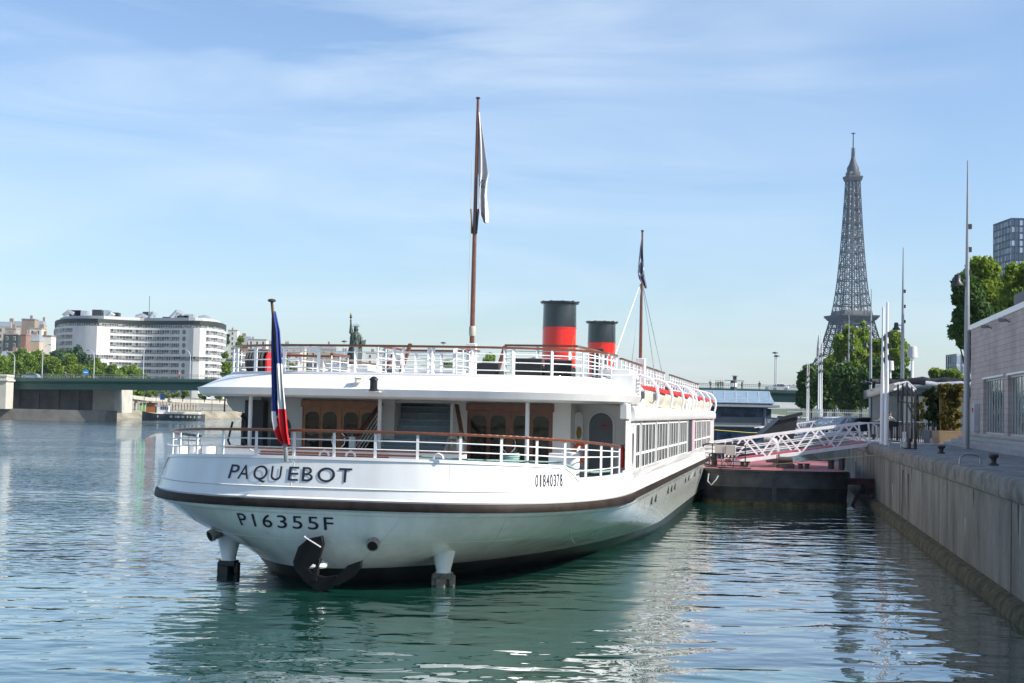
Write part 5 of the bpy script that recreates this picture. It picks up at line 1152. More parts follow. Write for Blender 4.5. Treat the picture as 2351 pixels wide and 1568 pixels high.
for u, v, Y, lb in ((1878.5, 768, 150, 'left of three distant white flagpoles, carrying a grey flag'), (1882.5, 762, 152, 'middle one of three distant white flagpoles'), (1886, 765, 151, 'right one of three distant white flagpoles'),
                    (1852, 832, 187, 'left one of two far white flagpoles before the dark trees'), (1856, 827, 188, 'right one of two far white flagpoles before the dark trees, with a narrow flag')):
    mast_pole(u, v, Y, .085, .04, lb, G2, wp, name='flagpole', cat='flagpole')
def qflag(u0, u1, v0, v1, Y, mats, mf, label):
    def fn(h_, q):
        u_ = u1 - (1 - q) * (u1 - u0) * (.25 + .75 * h_); p = at(u_, v0 + (v1 - v0) * (h_ * (.8 + .2 * (1 - q))), Y - .15); return (p.x, p.y + .08 * math.sin(q * 9 + h_ * 5), p.z)
    cloth('banner_flag', fn, 8, 24, mf, mats, label)
qflag(1872.5, 1881.5, 769, 825, 152, [M('flag_silver', (.36, .38, .43), .7), M('flag_ink', (0, 0, 0))], lambda h_, q: 1 if abs(((h_ - .5) / .2) ** 2 + ((q - .5) / .4) ** 2 - 1) < .35 else 0, 'grey flag with a dark ring drooping from a distant quay flagpole')
qflag(1853, 1857, 845, 900, 188, [fw, fr3], lambda h_, q: 1 if h_ < .2 else 0, 'narrow white and red banner on a far quay flagpole')
# stone-clad building
bd_x = lambda Y: 26.5 - .18 * (82 - Y)
th_b = math.atan(.18)
pink = bpy.data.materials.new('pink_stone'); pink.use_nodes = True; t3 = pink.node_tree; b3_ = t3.nodes['Principled BSDF']; b3_.inputs['Roughness'].default_value = .8
co3 = nd(t3, 'ShaderNodeTexCoord'); sp3 = nd(t3, 'ShaderNodeSeparateXYZ'); cb3 = nd(t3, 'ShaderNodeCombineXYZ'); t3.links.new(co3.outputs['Object'], sp3.inputs[0]); t3.links.new(sp3.outputs['Y'], cb3.inputs[0]); t3.links.new(sp3.outputs['Z'], cb3.inputs[1])
br3 = nd(t3, 'ShaderNodeTexBrick'); br3.inputs['Scale'].default_value = 1.0; br3.inputs['Brick Width'].default_value = 1.15; br3.inputs['Row Height'].default_value = .29; br3.inputs['Mortar Size'].default_value = .009; br3.offset = .37; br3.inputs['Bias'].default_value = -.2
br3.inputs['Color1'].default_value = (.50, .44, .41, 1); br3.inputs['Color2'].default_value = (.42, .37, .35, 1); br3.inputs['Mortar'].default_value = (.2, .16, .14, 1)
n3 = nd(t3, 'ShaderNodeTexNoise'); n3.inputs['Scale'].default_value = .6; n3.inputs['Detail'].default_value = 6; mp3 = nd(t3, 'ShaderNodeMapping'); mp3.inputs['Scale'].default_value = (1, 1, .5)
r3 = nd(t3, 'ShaderNodeValToRGB'); r3.color_ramp.elements[0].color = (.7, .68, .66, 1); r3.color_ramp.elements[0].position = .35; r3.color_ramp.elements[1].position = .65; x3 = nd(t3, 'ShaderNodeMix', data_type='RGBA', blend_type='MULTIPLY'); x3.inputs['Factor'].default_value = .6
k3 = t3.links.new; k3(cb3.outputs[0], br3.inputs['Vector']); k3(co3.outputs['Object'], mp3.inputs[0]); k3(mp3.outputs[0], n3.inputs['Vector']); k3(n3.outputs['Fac'], r3.inputs[0]); k3(br3.outputs['Color'], x3.inputs['A']); k3(r3.outputs[0], x3.inputs['B']); k3(x3.outputs['Result'], b3_.inputs['Base Color'])
bld = empty('stone_building', (bd_x(82), 82, QZ), 'low pinkish stone-clad building with folding glass doors at the right edge', 'building', rz=-th_b)
def bloc(u, v):       # point on the facade plane (local x=0)
    d = ray(u, v); o = Vector((0, 0, CH)); n = Vector((math.cos(th_b), -math.sin(th_b), 0)); t_ = (Vector((bd_x(82), 82, 0)) - o).dot(n) / d.dot(n); p = o + d * t_
    rel = p - Vector((bd_x(82), 82, QZ)); return (rel.x * math.sin(th_b) + rel.y * math.cos(th_b), rel.z)   # (local y, local z)
op = []
for ua, ub in ((2257.7, 2305), (2314, 2372)):
    ya, _ = bloc(ua, 900); yb, _ = bloc(ub, 900); op.append((yb, ya))
zo0, zo1 = bloc(2270, 997)[1], bloc(2258, 871)[1]
ztp = bloc(2232, 757)[1]
w = MB(); yy = 0.0
for yb, ya in op:
    w.bb(0, .35, ya, yy, 0, ztp); w.bb(0, .35, yb, ya, zo1, ztp); w.bb(0, .35, yb, ya, 0, zo0); yy = yb
w.bb(0, .35, yy - 40, yy, 0, ztp); w.bb(.35, 14, -.35, 0, 0, ztp); w.bb(.35, 14, yy - 40, yy - 39.6, 0, ztp)
w.build('wall', pink, bld, smooth=False)
w = MB(); w.bb(-.08, 14, yy - 40, .08, ztp, ztp + .28); w.build('parapet_cap', M('white_paint', (0, 0, 0)), bld, smooth=False)
w = MB(); w.bb(.2, 14, yy - 39, -.2, ztp - .4, ztp - .2); w.build('roof', grey, bld, smooth=False)
w = MB(); cy, cz = bloc(2290, 745); w.bb(.8, 3.4, cy - 4.5, cy, ztp, ztp + 1.25); w.build('roof_vent_housing', M('slate_panel', (.12, .12, .14), .7), bld, smooth=False, bevel=.03)
fgl = M('shop_glass', (0.04, 0.06, 0.07), .05, var=.5, vs=1.2, bump=.02, bs=1.1, spec=.9, rgb2=(.16, .2, .2)); alu = M('aluminium_frame', (.5, .53, .54), .4, metal=.3)
for yb, ya in op:
    w = MB(); w.bb(.22, .26, yb, ya, zo0, zo1); f_ = w.build('folding_door', fgl, bld, smooth=False)
    n = max(4, round((ya - yb) / .85))
    w = MB()
    for k in range(n + 1):
        y = yb + (ya - yb) * k / n; w.bb(.195, .22, y - .04, y + .04, zo0, zo1)
    w.bb(.14, .22, yb, ya, zo0, zo0 + .1); w.bb(.14, .22, yb, ya, zo1 - .12, zo1); w.build('frame', alu, f_, smooth=False)
    w = MB(); w.bb(-.06, .02, yb, ya + .15, zo1 - .01, zo1 + .09); w.build('lintel', M('white_paint', (0, 0, 0)), bld, smooth=False)
w = MB()
for k, (dx, z0) in enumerate(((1.3, 0), (.95, .18), (.6, .36))): w.bb(-dx, 0, yy - 40, 1.6 - k * .5, z0, z0 + .18)
w.build('steps', M('step_stone', (.36, .36, .35), .75, var=.1, vs=2), bld, smooth=False)
for u, v in ((2277, 750), (2318, 735)):
    y, z = bloc(u, v); w = MB(); w.box((-.35, y, z), (.42, .3, .16), rx=0); w.beam((-.15, y, z), (0, y, z - .1), .06, .06); o = w.build('wall_floodlight', M('lamp_housing', (0, 0, 0)), bld, bevel=.03)
y, z = bloc(2245, 950); w = MB(); w.bb(-.28, 0, y - .55, y + .55, z - 1.0, z + .55); eb = w.build('electrical_cabinet', M('cabinet_grey', (.42, .45, .47), .45), bld, bevel=.02)
w = MB(); w.bb(-.33, -.28, y - .25, y + .05, z + .1, z + .32); w.build('alarm_light', M('safety_red', (0, 0, 0)), eb)
# glass pavilion restaurant with rolled awnings
pv = empty('glass_pavilion', ground(2125, 104), 'glass-walled restaurant pavilion with dark frame and bundled black tarpaulins on the roof', 'restaurant', rz=-.25); pa2 = .25
def pl(u, v, Y): p = at(u, v, Y) - pv.location; return Vector((p.x * math.cos(pa2) - p.y * math.sin(pa2), p.x * math.sin(pa2) + p.y * math.cos(pa2), p.z))
w = MB(); w.bb(-3.9, 9.5, 0, 14.2, 3.1, 3.5); w.bb(-1.6, 9.5, -.6, 0, 3.25, 3.6); w.bb(-1.6, 9.5, -.62, -.5, 3.6, 3.75); w.build('roof', M('roof_dark', (.05, .055, .06), .45), pv, bevel=.02)
w = MB(); w.bb(-3.6, 9, .5, 15.5, 3.5, 3.95); w.build('roof_edge', M('silver_trim', (.35, .37, .39), .4), pv, bevel=.05)
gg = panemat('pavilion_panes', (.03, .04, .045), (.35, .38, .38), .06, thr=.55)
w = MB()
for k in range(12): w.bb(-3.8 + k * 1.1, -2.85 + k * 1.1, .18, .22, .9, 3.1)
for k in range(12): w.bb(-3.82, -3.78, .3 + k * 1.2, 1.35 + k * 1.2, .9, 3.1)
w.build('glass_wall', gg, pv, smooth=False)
for k in range(13): w = MB(); w.bb(-3.9 + k * 1.1, -3.8 + k * 1.1, .1, .24, 0, 3.1); w.build('post', dk, pv, smooth=False)
for k in range(1, 12): w = MB(); w.bb(-3.9, -3.76, .2 + k * 1.2, .3 + k * 1.2, 0, 3.1); w.build('post', dk, pv, smooth=False)
w = MB(); w.bb(-3.85, 9, .12, .25, 0, .9); w.bb(-3.86, -3.74, .25, 15, 0, .9); w.build('low_wall', M('panel_grey', (.3, .3, .3), .6), pv, smooth=False)
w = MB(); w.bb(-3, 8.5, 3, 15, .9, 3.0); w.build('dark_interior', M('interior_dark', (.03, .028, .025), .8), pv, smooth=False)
tarp = M('black_tarpaulin', (.025, .025, .028), .35, var=.4, vs=4, bump=.06, bs=3); tarp2 = M('grey_tarpaulin', (.35, .37, .4), .5, bump=.05, bs=3)
def roll(a, b2, r, mat_, nm):
    a, b2 = Vector(a), Vector(b2); rg_ = random.Random(int(a.x * 10)); n = 22
    w = MB(); w.tube([a.lerp(b2, i / n) + Vector((0, 0, rg_.uniform(-.05, .05))) for i in range(n + 1)], [r * rg_.uniform(.75, 1.15) for _ in range(n + 1)], 9); return w.build(nm, mat_, pv, ang=60)
roll((-1.2, 1.2, 4.25), (9.5, 1.0, 4.15), .3, tarp, 'tarpaulin_roll'); roll((0, .4, 3.95), (9, .3, 3.95), .26, tarp2, 'tarpaulin_roll'); roll((-3.5, 2, 4.1), (1, 2.4, 4.2), .28, tarp, 'tarpaulin_roll')
w = MB(); rows = []
for i in range(9):
    f = i / 8; rows.append([(-4.4 + 2.6 * f, .6 + 1.0 * math.sin(a) + 0.4*f, 3.0 + .75 * f + .6 * math.cos(a) - .2) for a in [math.pi * (k / 8 - .5) for k in range(9)]])
w.grid(rows); aw = w.build('curved_awning', M('awning_grey', (.17, .165, .16), .7, var=.2, vs=3), pv, ang=60); sol = aw.modifiers.new('s', 'SOLIDIFY'); sol.thickness = .05
for x in (-4.4, -3.9, -3.2): w = MB(); w.tube([(x, .8, 4.1 + (x + 4.4) * .3), (x + .5, 1.4, 4.0 + (x + 4.4) * .3)], [.15, .1], 8); w.build('spotlight', dk, pv)
w = MB(); w.beam(pl(2052, 895, 98), pl(2083, 880, 98), .12, .12); w.beam(pl(2083, 880, 98), pl(2101, 898, 97), .18, .1); w.build('canopy_arm', M('white_paint', (0, 0, 0)), pv)
# cream giant lampshade lamps
def shade_lamp(u, v0, v1, us, Y, label):
    g = ground(u, Y); t_ = empty('lampshade_lamp', g, label, 'lamp', 'giant lampshade lamps behind the pavilion'); z0, z1 = at(u, v1, Y).z - QZ, at(u, v0, Y).z - QZ; r = us / 2 * Y / F
    w = MB(); w.lathe([(r, z0), (r * .86, z1), (r * .8, z1 + .02), (0, z1)], n=24); w.lathe([(r, z0), (.1, z0 - .05)], n=24, cap=False); w.build('shade', M('lampshade', (.55, .55, .55), .7, var=.03), t_)
    w = MB(); w.tube([(0, 0, 0), (0, 0, z0)], [.14, .09], 10); w.build('stem', wp, t_)
shade_lamp(2093.5, 796, 821, 23, 112, 'larger giant lampshade lamp standing above the black tarpaulins'); shade_lamp(2043, 829, 850, 17, 128, 'smaller giant lampshade lamp seen between white pole and lamp mast')
# fence, planters, bamboo
fb2 = M('fence_black', (.02, .022, .025), .5)
ft = empty('terrace_fence', ground(2010, 97), 'black railing with pale top rail around the pavilion terrace', 'fence'); L0 = ft.location.copy()
pA_, pB_ = ground(2008, 99) - L0, ground(2127, 88) - L0
w = MB(); w.beam(pA_ + Vector((0, 0, 1.25)), pB_ + Vector((0, 0, 1.25)), .09, .07); w.build('top_rail', M('rope_rail', (.5, .46, .42), .6), ft)
w = MB(); w.beam(pA_ + Vector((0, 0, .2)), pB_ + Vector((0, 0, .2)), .05, .05); w.beam(pA_ + Vector((0, 0, 1.05)), pB_ + Vector((0, 0, 1.05)), .05, .05); w.build('rail', fb2, ft)
for i in range(30):
    q = pA_.lerp(pB_, i / 29); w = MB(); w.beam(q, q + Vector((0, 0, 1.22)), .035 if i % 5 else .09, .035); w.build('post', fb2, ft)
gt = empty('tall_gate_frame', ground(2082, 89), 'tall black gate frame with a slanted white roof bar before the pavilion', 'gate'); L0 = gt.location.copy()
w = MB()
for u, v in ((2061, 880), (2072, 878), (2082, 878), (2093, 882), (2101, 895)):
    q = ground(u, 89) - L0; w.beam(q, (q.x, 0, at(u, v, 89).z - QZ), .1, .1)
w.beam(ground(2061, 89) - L0 + Vector((0, 0, 2.5)), ground(2101, 89) - L0 + Vector((0, 0, 2.4)), .07, .07); w.beam(ground(2083, 89) - L0 + Vector((0, 0, 2.4)), ground(2110, 89) - L0 + Vector((0, 0, .8)), .08, .08)
w.build('frame', fb2, gt)
w = MB(); q0, q1, q2 = [at(u, v, 88.7) - L0 for u, v in ((2053, 882), (2083, 876), (2102, 894))]; w.beam(q0, q1, .12, .1); w.beam(q1, q2, .3, .08); w.build('roof_bar', M('white_paint', (0, 0, 0)), gt)
def planter(u0, u1, v0, v1, Y, mat_, label):
    a, b2 = at(u0, v1, Y), at(u1, v1, Y); h_ = at(u0, v0, Y).z - QZ; t_ = MB(); wd = b2.x - a.x; k = .06
    t_.add([(k, k, 0), (wd - k, k, 0), (wd - k, 1.4, 0), (k, 1.4, 0), (0, 0, h_), (wd, 0, h_), (wd, 1.5, h_), (0, 1.5, h_)], [(0, 1, 5, 4), (1, 2, 6, 5), (2, 3, 7, 6), (3, 0, 4, 7), (3, 2, 1, 0)])
    t_.add([(0.08, 0.08, h_), (wd-.08, 0.08, h_), (wd-.08, 1.42, h_), (0.08, 1.42, h_), (.08, .08, h_-.1), (wd-.08, .08, h_-.1), (wd-.08, 1.42, h_-.1), (.08, 1.42, h_-.1)], [(4, 5, 6, 7), (0, 1, 5, 4), (1, 2, 6, 5), (2, 3, 7, 6), (3, 0, 4, 7)])
    t_.bb(0, wd, 0, .08, h_ - .06, h_); o = t_.build('planter', mat_, smooth=False); o.location = (a.x, Y, QZ); return tag(o, label, 'planter')
planter(2134, 2182, 988, 1010, 86, M('planter_grey', (.13, .14, .16), .8, var=.2, vs=4), 'long grey concrete planter under the dark green hedge')
planter(2156, 2210, 989, 1012, 84, M('planter_brown', (.30, .21, .13), .85, var=.2, vs=14), 'brown gravel-finish planter left of the nearest lamp mast')
def bush(name, u0, u1, v0, v1, Y, mat_, label, n, size, seed, zb, cat='shrub', stems=None, lumps=70):
    a, b2 = at(u0, v1, Y), at(u1, v0, Y); t_ = empty(name, ((a.x + b2.x) / 2, Y + .7, QZ), label, cat); rg_ = random.Random(seed); hw2 = (b2.x - a.x) / 2; h_ = b2.z - QZ
    cl = [(rg_.uniform(-1, 1) * hw2 * .8, rg_.uniform(-.4, .4), zb + (h_ - zb) * rg_.uniform(.08, .88), min(hw2, h_ - zb) * rg_.uniform(.16, .3)) for _ in range(lumps)]
    V, Q = leafcloud(cl, n, size, seed); fastmesh('foliage', V, Q, mat_, t_)
    w = MB()
    for _ in range(stems or 8): x = rg_.uniform(-.8, .8) * hw2; w.tube([(x, rg_.uniform(-.2, .2), .35), (x * 1.05, 0, h_ * .5), (x * 1.15, 0, h_ * .9)], [.03, .025, .01], 5)
    w.build('stem', M('cane', (.35, .26, .06), .6) if stems else M('bark', (0, 0, 0)), t_); return t_
g_hedge = leafmat('leaf_hedge', (.012, .03, .008), (.05, .085, .02)); g_bam = leafmat('leaf_bamboo', (.06, .065, .012), (.22, .17, .03), .4)
bush('green_hedge', 2131, 2186, 880, 990, 87, g_hedge, 'dense dark green evergreen hedge in the grey planter', 16000, .07, 3, .6)
bush('bamboo', 2160, 2218, 872, 990, 85.5, g_bam, 'yellow-green bamboo clump behind the brown planter', 11000, .08, 4, .7, cat='bamboo', stems=26)
bush('yellow_shrub', 2103, 2132, 905, 985, 93, g_bam, 'small yellowish bush behind the terrace railing', 4000, .08, 6, .3, lumps=30)
# quay ironwork
iron_b = M('bollard_iron', (.018, .018, .02), .45, var=.3, vs=10, rgb2=(.06, .05, .045))
def mooring(u, v, r, h_, label):
    g = atz(u, v, QZ + .01); w = MB(); w.lathe([(r * 1.25, 0), (r * 1.2, .04), (r * .7, .07), (r * .62, h_ * .45), (r * .75, h_ * .6), (r * 1.15, h_ * .72), (r * 1.2, h_ * .9), (r * 1.05, h_), (r * .4, h_ * .96), (0, h_ * .95)], n=20)
    o = w.build('mooring_bollard', iron_b, ang=50); o.location = g; return tag(o, label, 'bollard', 'black iron bollards on the quay edge')
mooring(2281, 1068, .135, .36, 'black mushroom bollard nearest the viewer on the cobbled quay'); mooring(2161, 1041, .14, .34, 'rusty-footed black bollard in the middle of the cobbled quay'); mooring(2006, 1009, .15, .36, 'farther black bollard beside the gangway head'); mooring(2033, 992, .15, .4, 'small dark bollard behind the white flagpoles')
def hoop(u0, u1, v0, v1, r, label):
    a, b2 = atz(u0, v1, QZ + .01), atz(u1, v1, QZ + .01); a2 = a; b3 = Vector((b2.x, a.y + (b2.y - a.y), a.z)); h_ = at(u0, v0, a.y).z - QZ
    w = MB(); w.tube([(0, 0, 0), (.03, 0, h_ * .7), (.15, 0, h_), ((b3 - a).x * .5, (b3 - a).y * .5, h_ * 1.02), ((b3 - a).x - .15, (b3 - a).y, h_ * .95), ((b3 - a).x, (b3 - a).y, h_ * .7), ((b3 - a).x, (b3 - a).y, 0)], r, 10)
    o = w.build('ladder_hoop', polem); o.location = a; tag(o, label, 'handrail', 'grey hoop rails at the heads of the quay ladders')
hoop(2203, 2251, 1044, 1066, .035, 'large grey hoop rail on the quay edge nearest the viewer'); hoop(2041, 2071, 1013, 1027, .035, 'smaller grey hoop rail beside the white flagpoles')
g = atz(2075, 1027, QZ + .01); ws = empty('white_stand_post', g, 'short white double post with a cream drum foot on the quay edge', 'post'); w = MB(); w.bb(-.06, 0, -.04, .04, .2, .78); w.bb(.05, .11, -.04, .04, .2, .78); w.build('post', wp, ws); w = MB(); w.lathe([(.16, 0), (.17, .1), (.14, .26), (.1, .3), (0, .3)], n=14); w.build('drum', M('cream_plastic', (0, 0, 0)), ws)
g = atz(2094, 1031, QZ + .01); ws = empty('black_quay_gate', g, 'pair of black iron quay posts joined at the foot', 'post'); w = MB(); w.tube([(-.15, 0, 0), (-.15, 0, .5)], .1, 12); w.tube([(.12, -.1, 0), (.12, -.1, .85)], .08, 12); w.build('post', iron_b, ws); w = MB(); w.bb(-.4, .2, -.15, .1, 0, .05); w.build('foot_plate', iron_b, ws)

# ------------------------------------------------------------------ landing barge
BT = math.atan(.19)
bgx = at(1605, 1150, 77).x
bg_ = empty('landing_barge', (bgx, 76.3, 0), 'black riveted landing barge with a red deck between the ship and the quay wall', 'barge', rz=-BT)
Wb = 7.7
def brw(z, k=1.0):
    r = []
    for i in range(21): f = -1 + 2 * i / 20; r.append((Wb / 2 + f * Wb / 2 * k, 1.5 * (1 - (1 - abs(f) ** 3.2) ** .7) + (1 - k) * 2, z))
    return [(r[0][0], 18, z)] + r + [(r[-1][0], 18, z)]
bhm = M('barge_black', (.012, .013, .015), .38, var=.5, vs=1.3, rgb2=(.045, .048, .052), bump=.01, bs=5)
w = MB(); w.grid([brw(-.6, .97), brw(.05, .985), brw(.9), brw(.93, 1.006), brw(.97, 1.006), brw(1.0), brw(1.72), brw(1.74, 1.012), brw(1.86, 1.012), brw(1.86, .99)]); w.build('hull', bhm, bg_, ang=30)
w = MB(); w.grid([brw(-.05, 1.0), brw(.1, .995), brw(.2, 1.002)]); w.build('waterline_weed', M('weed', (.04, .035, .008), .9, var=.4, vs=4, rgb2=(.13, .12, .11)), bg_)
w = MB(); r_ = brw(1.85, .995); w.add(r_, [tuple(range(len(r_)))]); w.build('deck', M('red_deck', (.26, .05, .055), .65, var=.35, vs=1.2, rgb2=(.36, .12, .13)), bg_, smooth=False)
w = MB(); 
for i in range(60):
    f = -1 + 2 * i / 59
    y = 1.5 * (1 - (1 - abs(f) ** 3.2) ** .7) - .02
    for z in (.8, 1.08, 1.62): w.box((Wb/2 + f * Wb/2, y, z), (.035, .03, .035))
w.bb(Wb/2 - .12, Wb/2 + .12, -.03, .02, .1, 1.72); w.build('riveted_seam', bhm, bg_, smooth=False)['kind'] = 'stuff'
w = MB(); w.tube([(.4, -.02, 1.6), (.35, -.12, 1.2), (.55, -.14, 1.0), (.8, -.12, 1.3), (.9, -.03, 1.5)], .035, 6); w.build('rope_loop', M('rope_white', (.5, .5, .48), .8), bg_)
def bpt(u, v, Y): p = at(u, v, Y) - Vector((bgx, 76.3, 0)); return Vector((p.x * math.cos(BT) - p.y * math.sin(BT), p.x * math.sin(BT) + p.y * math.cos(BT), p.z))
for u, Y, r in ((1704, 80.5, .11), (1717, 80.5, .11), (1838, 79, .13), (1853, 79, .13)):
    q = bpt(u, 1060, Y); w = MB(); w.lathe([(r * 1.2, 0), (r, .03), (r * .9, .22), (r * 1.3, .25), (r * 1.3, .3), (0, .3)], (q.x, q.y, 1.85), 12); w.build('mooring_bitt', iron_b, bg_)
for u, Y, h_ in ((1624, 82, .6), (1640, 81, .65), (1908, 80, .45), (1932, 78.5, .6)):
    q = bpt(u, 1060, Y); w = MB(); w.lathe([(.17, 0), (.17, h_), (.21, h_), (.21, h_ + .05), (0, h_ + .05)], (q.x, q.y, 1.85), 14); w.build('mooring_post', iron_b, bg_)
q = bpt(1795, 1060, 79.5); w = MB(); w.tube([(q.x - .15, q.y, 2.3), (q.x + .6, q.y, 2.3)], .19, 14); w.tube([(q.x - .22, q.y, 2.3), (q.x - .12, q.y, 2.3)], .33, 18); w.bb(q.x - .3, q.x + .7, q.y - .15, q.y + .15, 1.85, 2.1); wn = w.build('winch', M('winch_iron', (.07, .06, .05), .6, var=.4, vs=8), bg_)
w = MB(); w.tube([(q.x - .3, q.y, 2.3), (q.x - .24, q.y, 2.3)], .29, 18); w.build('gear_wheel', M('rust', (.14, .09, .05), .8, var=.3, vs=8), wn)
# black guard rail on the barge, cabinet
gr = MB(); pa_, pb_ = bpt(1614, 1060, 79.5), bpt(1711, 1060, 79.0)
for k in range(6): z = 1.95 + k * .22; gr.tube([(pa_.x, pa_.y, z), (pb_.x, pb_.y, z)], .022, 5)
for f in (0, .22, .45, .72, 1): q = pa_.lerp(pb_, f); gr.tube([(q.x, q.y, 1.85), (q.x, q.y, 3.1)], .03, 6)
gr.tube([(pa_.x, pa_.y, 1.85), (pa_.x, pa_.y, 3.0), (pa_.x + .15, pa_.y, 3.12), (pb_.x - .15, pb_.y, 3.12), (pb_.x, pb_.y, 3.0), (pb_.x, pb_.y, 1.85)], .035, 6)
gr.build('guard_rail', fb2, bg_)
q = bpt(1668, 1040, 78.8); w = MB(); w.bb(q.x - .65, q.x - .05, q.y, q.y + .25, 2.62, 3.08); w.bb(q.x - .04, q.x + .5, q.y - .03, q.y + .25, 2.52, 3.08); cbx = w.build('electrical_box', M('box_cream', (.52, .52, .46), .5, var=.04), bg_, bevel=.015)
w = MB(); 
for dx in (-.3, .05, .2, .4): w.tube([(q.x + dx, q.y, 2.55), (q.x + dx * .8, q.y - .05, 2.2), (q.x + dx * .2 + .1, q.y - .1, 1.92)], .022, 5)
w.tube([(-.25, 1.2, 2.6), (.1, .9, 2.1), (1.0, .6, 1.9), (q.x, q.y - .2, 1.93)], .03, 6); w.tube([(-.3, 1.0, 2.5), (.2, .5, 1.98), (1.4, .3, 1.92), (2.6, .8, 1.9)], .03, 6); w.build('cable', M('hose_black', (0, 0, 0)), cbx)
q = bpt(1775, 1030, 84); w = MB(); w.tube([(q.x - .55, q.y, 3.35), (q.x - .2, q.y, 3.35), (q.x + .05, q.y, 3.2), (q.x + .15, q.y, 2.9), (q.x + .15, q.y, 1.85)], .24, 14); w.build('vent_elbow', M('galvanised', (.40, .42, .42), .45, metal=.5, var=.1), bg_)
w = MB(); w.tube([(q.x - .4, q.y - .6, 2.25), (q.x + .6, q.y - .6, 2.25)], .24, 14); w.build('drum', M('galvanised', (0, 0, 0)), bg_)
# mooring dolphin arm between barge and wall
p0 = Vector((at(1950, 1110, 77).x, 77.5, 1.1)); w = MB(); w.bb(0, 2.1, 0, .5, 0, .35); w.beam((.2, 0, -1.3), (.9, 0, 0), .18, .14); w.bb(.9, 1.5, -.1, .6, -.5, .1); o = w.build('steel_spacer_arm', M('rust_dark', (.03, .02, .02), .7, var=.4, vs=3, rgb2=(.09, .03, .03))); o.location = p0; tag(o, 'dark rusty steel arm holding the barge off the quay wall', 'fender arm')
w = MB(); w.tube([(0, 0, 0), (.15, 0, -.6), (.35, 0, -.85), (.5, 0, -.6), (.55, 0, .1)], .04, 6); o = w.build('hanging_cable', M('hose_black', (0, 0, 0))); o.location = p0 + Vector((.9, -.2, .1)); tag(o, 'black cable looping down between barge and wall', 'cable')
w = MB(); a_, b_ = at(1700, 1074, 78), at(2100, 1020, 60); w.tube([a_, a_.lerp(b_, .5) - Vector((0, 0, .12)), Vector((b_.x, 60, QZ + .05))], .018, 5); tag(w.build('mooring_cable', M('rope_brown', (.3, .24, .16), .8)), 'thin taut brown mooring cable running from the barge up to the quay', 'cable')
# gangways
gwm = M('gangway_white', (.76, .75, .75), .45, var=.1, vs=3)
def gangway(A, B, hgt, width, label, red=True, n=6):
    A, B = Vector(A), Vector(B); t_ = empty('gangway', A, label, 'gangway', 'white truss gangways'); D = B - A; side = Vector((-D.y, D.x, 0)).normalized() * width
    for k in (0, 1):
        o = side * k; w = MB(); w.beam(o, o + D, .12, .2)
        up = Vector((0, 0, hgt)); w.beam(o + D * .06 + up, o + D + up, .08, .08); w.beam(o - D * .12 + Vector((0, 0, hgt)) - D * .0, o + D * .06 + up, .07, .07)
        for f in (.33, .6): w.beam(o + D * .03 + up * f, o + D * .99 + up * f, .04, .05)
        for i in range(n):
            f0, f1 = i / n, (i + 1) / n; m = (f0 + f1) / 2; w.beam(o + D * f0, o + D * m + up, .06, .09); w.beam(o + D * m + up, o + D * f1, .06, .09)
        w.beam(o + D, o + D * .985 + up, .09, .09); w.beam(o, o + D * .0 + up, .07, .07); w.build('truss_side', gwm, t_, smooth=False)
    w = MB(); w.slab([side * .04 + Vector((0, 0, .1)), side * .96 + Vector((0, 0, .1)), side * .96 + D + Vector((0, 0, .1)), side * .04 + D + Vector((0, 0, .1))], (0, 0, .04)); w.build('walkway', M('red_walkway', (.38, .05, .08), .6) if red else gwm, t_, smooth=False)
    if red:
        w = MB()
        for k in (0, 1):
            o = side * k + D * .985; d = D.normalized(); d.z = 0; w.tube([o + Vector((0, 0, hgt)), o + d * .8 + Vector((0, 0, hgt)), o + d * 1.1 + Vector((0, 0, hgt - .2)), o + d * 1.15 + Vector((0, 0, .4)), o + d * .9 + Vector((0, 0, .15)), o + Vector((0, 0, .15))], .035, 8)
        w.build('end_rail', wp, t_)
    return t_
A = at(1681, 1061, 80.5); B = at(2008, 1022, 80.5); gangway(A, (B.x, 81.5, QZ - .05), 1.22, 1.5, 'nearer white truss gangway with a red walkway, from the barge up to the quay', n=4)
A = at(1768, 988, 118); B = at(1975, 975, 118); gangway((A.x, 118, 2.6), (B.x, 119, QZ + .3), 1.25, 1.4, 'farther white truss gangway behind the first, leading to the blue glass barge', red=False, n=5)
# second landing pontoon & black bow fin
p = at(1740, 1000, 100); w = MB(); w.prism([(0, 0), (7.5, 0), (9.5, 14), (2, 14)], -.5, .95); w.bb(.2, 2.4, 3, 3.3, .95, 1.5); o = w.build('work_pontoon', M('pontoon_dark', (.05, .055, .06), .6, var=.3, vs=1)); o.location = (p.x - 1, 98, 0); tag(o, 'low dark pontoon floating behind the red-decked barge', 'pontoon')
w = MB(); Yf = 103; V4 = [at(u, v, Yf) for u, v in ((1740, 1005), (1790, 962), (1832, 957), (1822, 1008))]; w.slab([q - V4[0] for q in V4], (0, 2.5, 0)); w.beam(V4[1] - V4[0], V4[2] - V4[0] + Vector((.3, 0, .25)), .3, .25); o = w.build('boat_bow', M('bow_black', (.018, .018, .02), .5, var=.4, vs=1.5)); o.location = V4[0]; tag(o, 'raised black bow of a boat moored behind the gangway', 'boat')
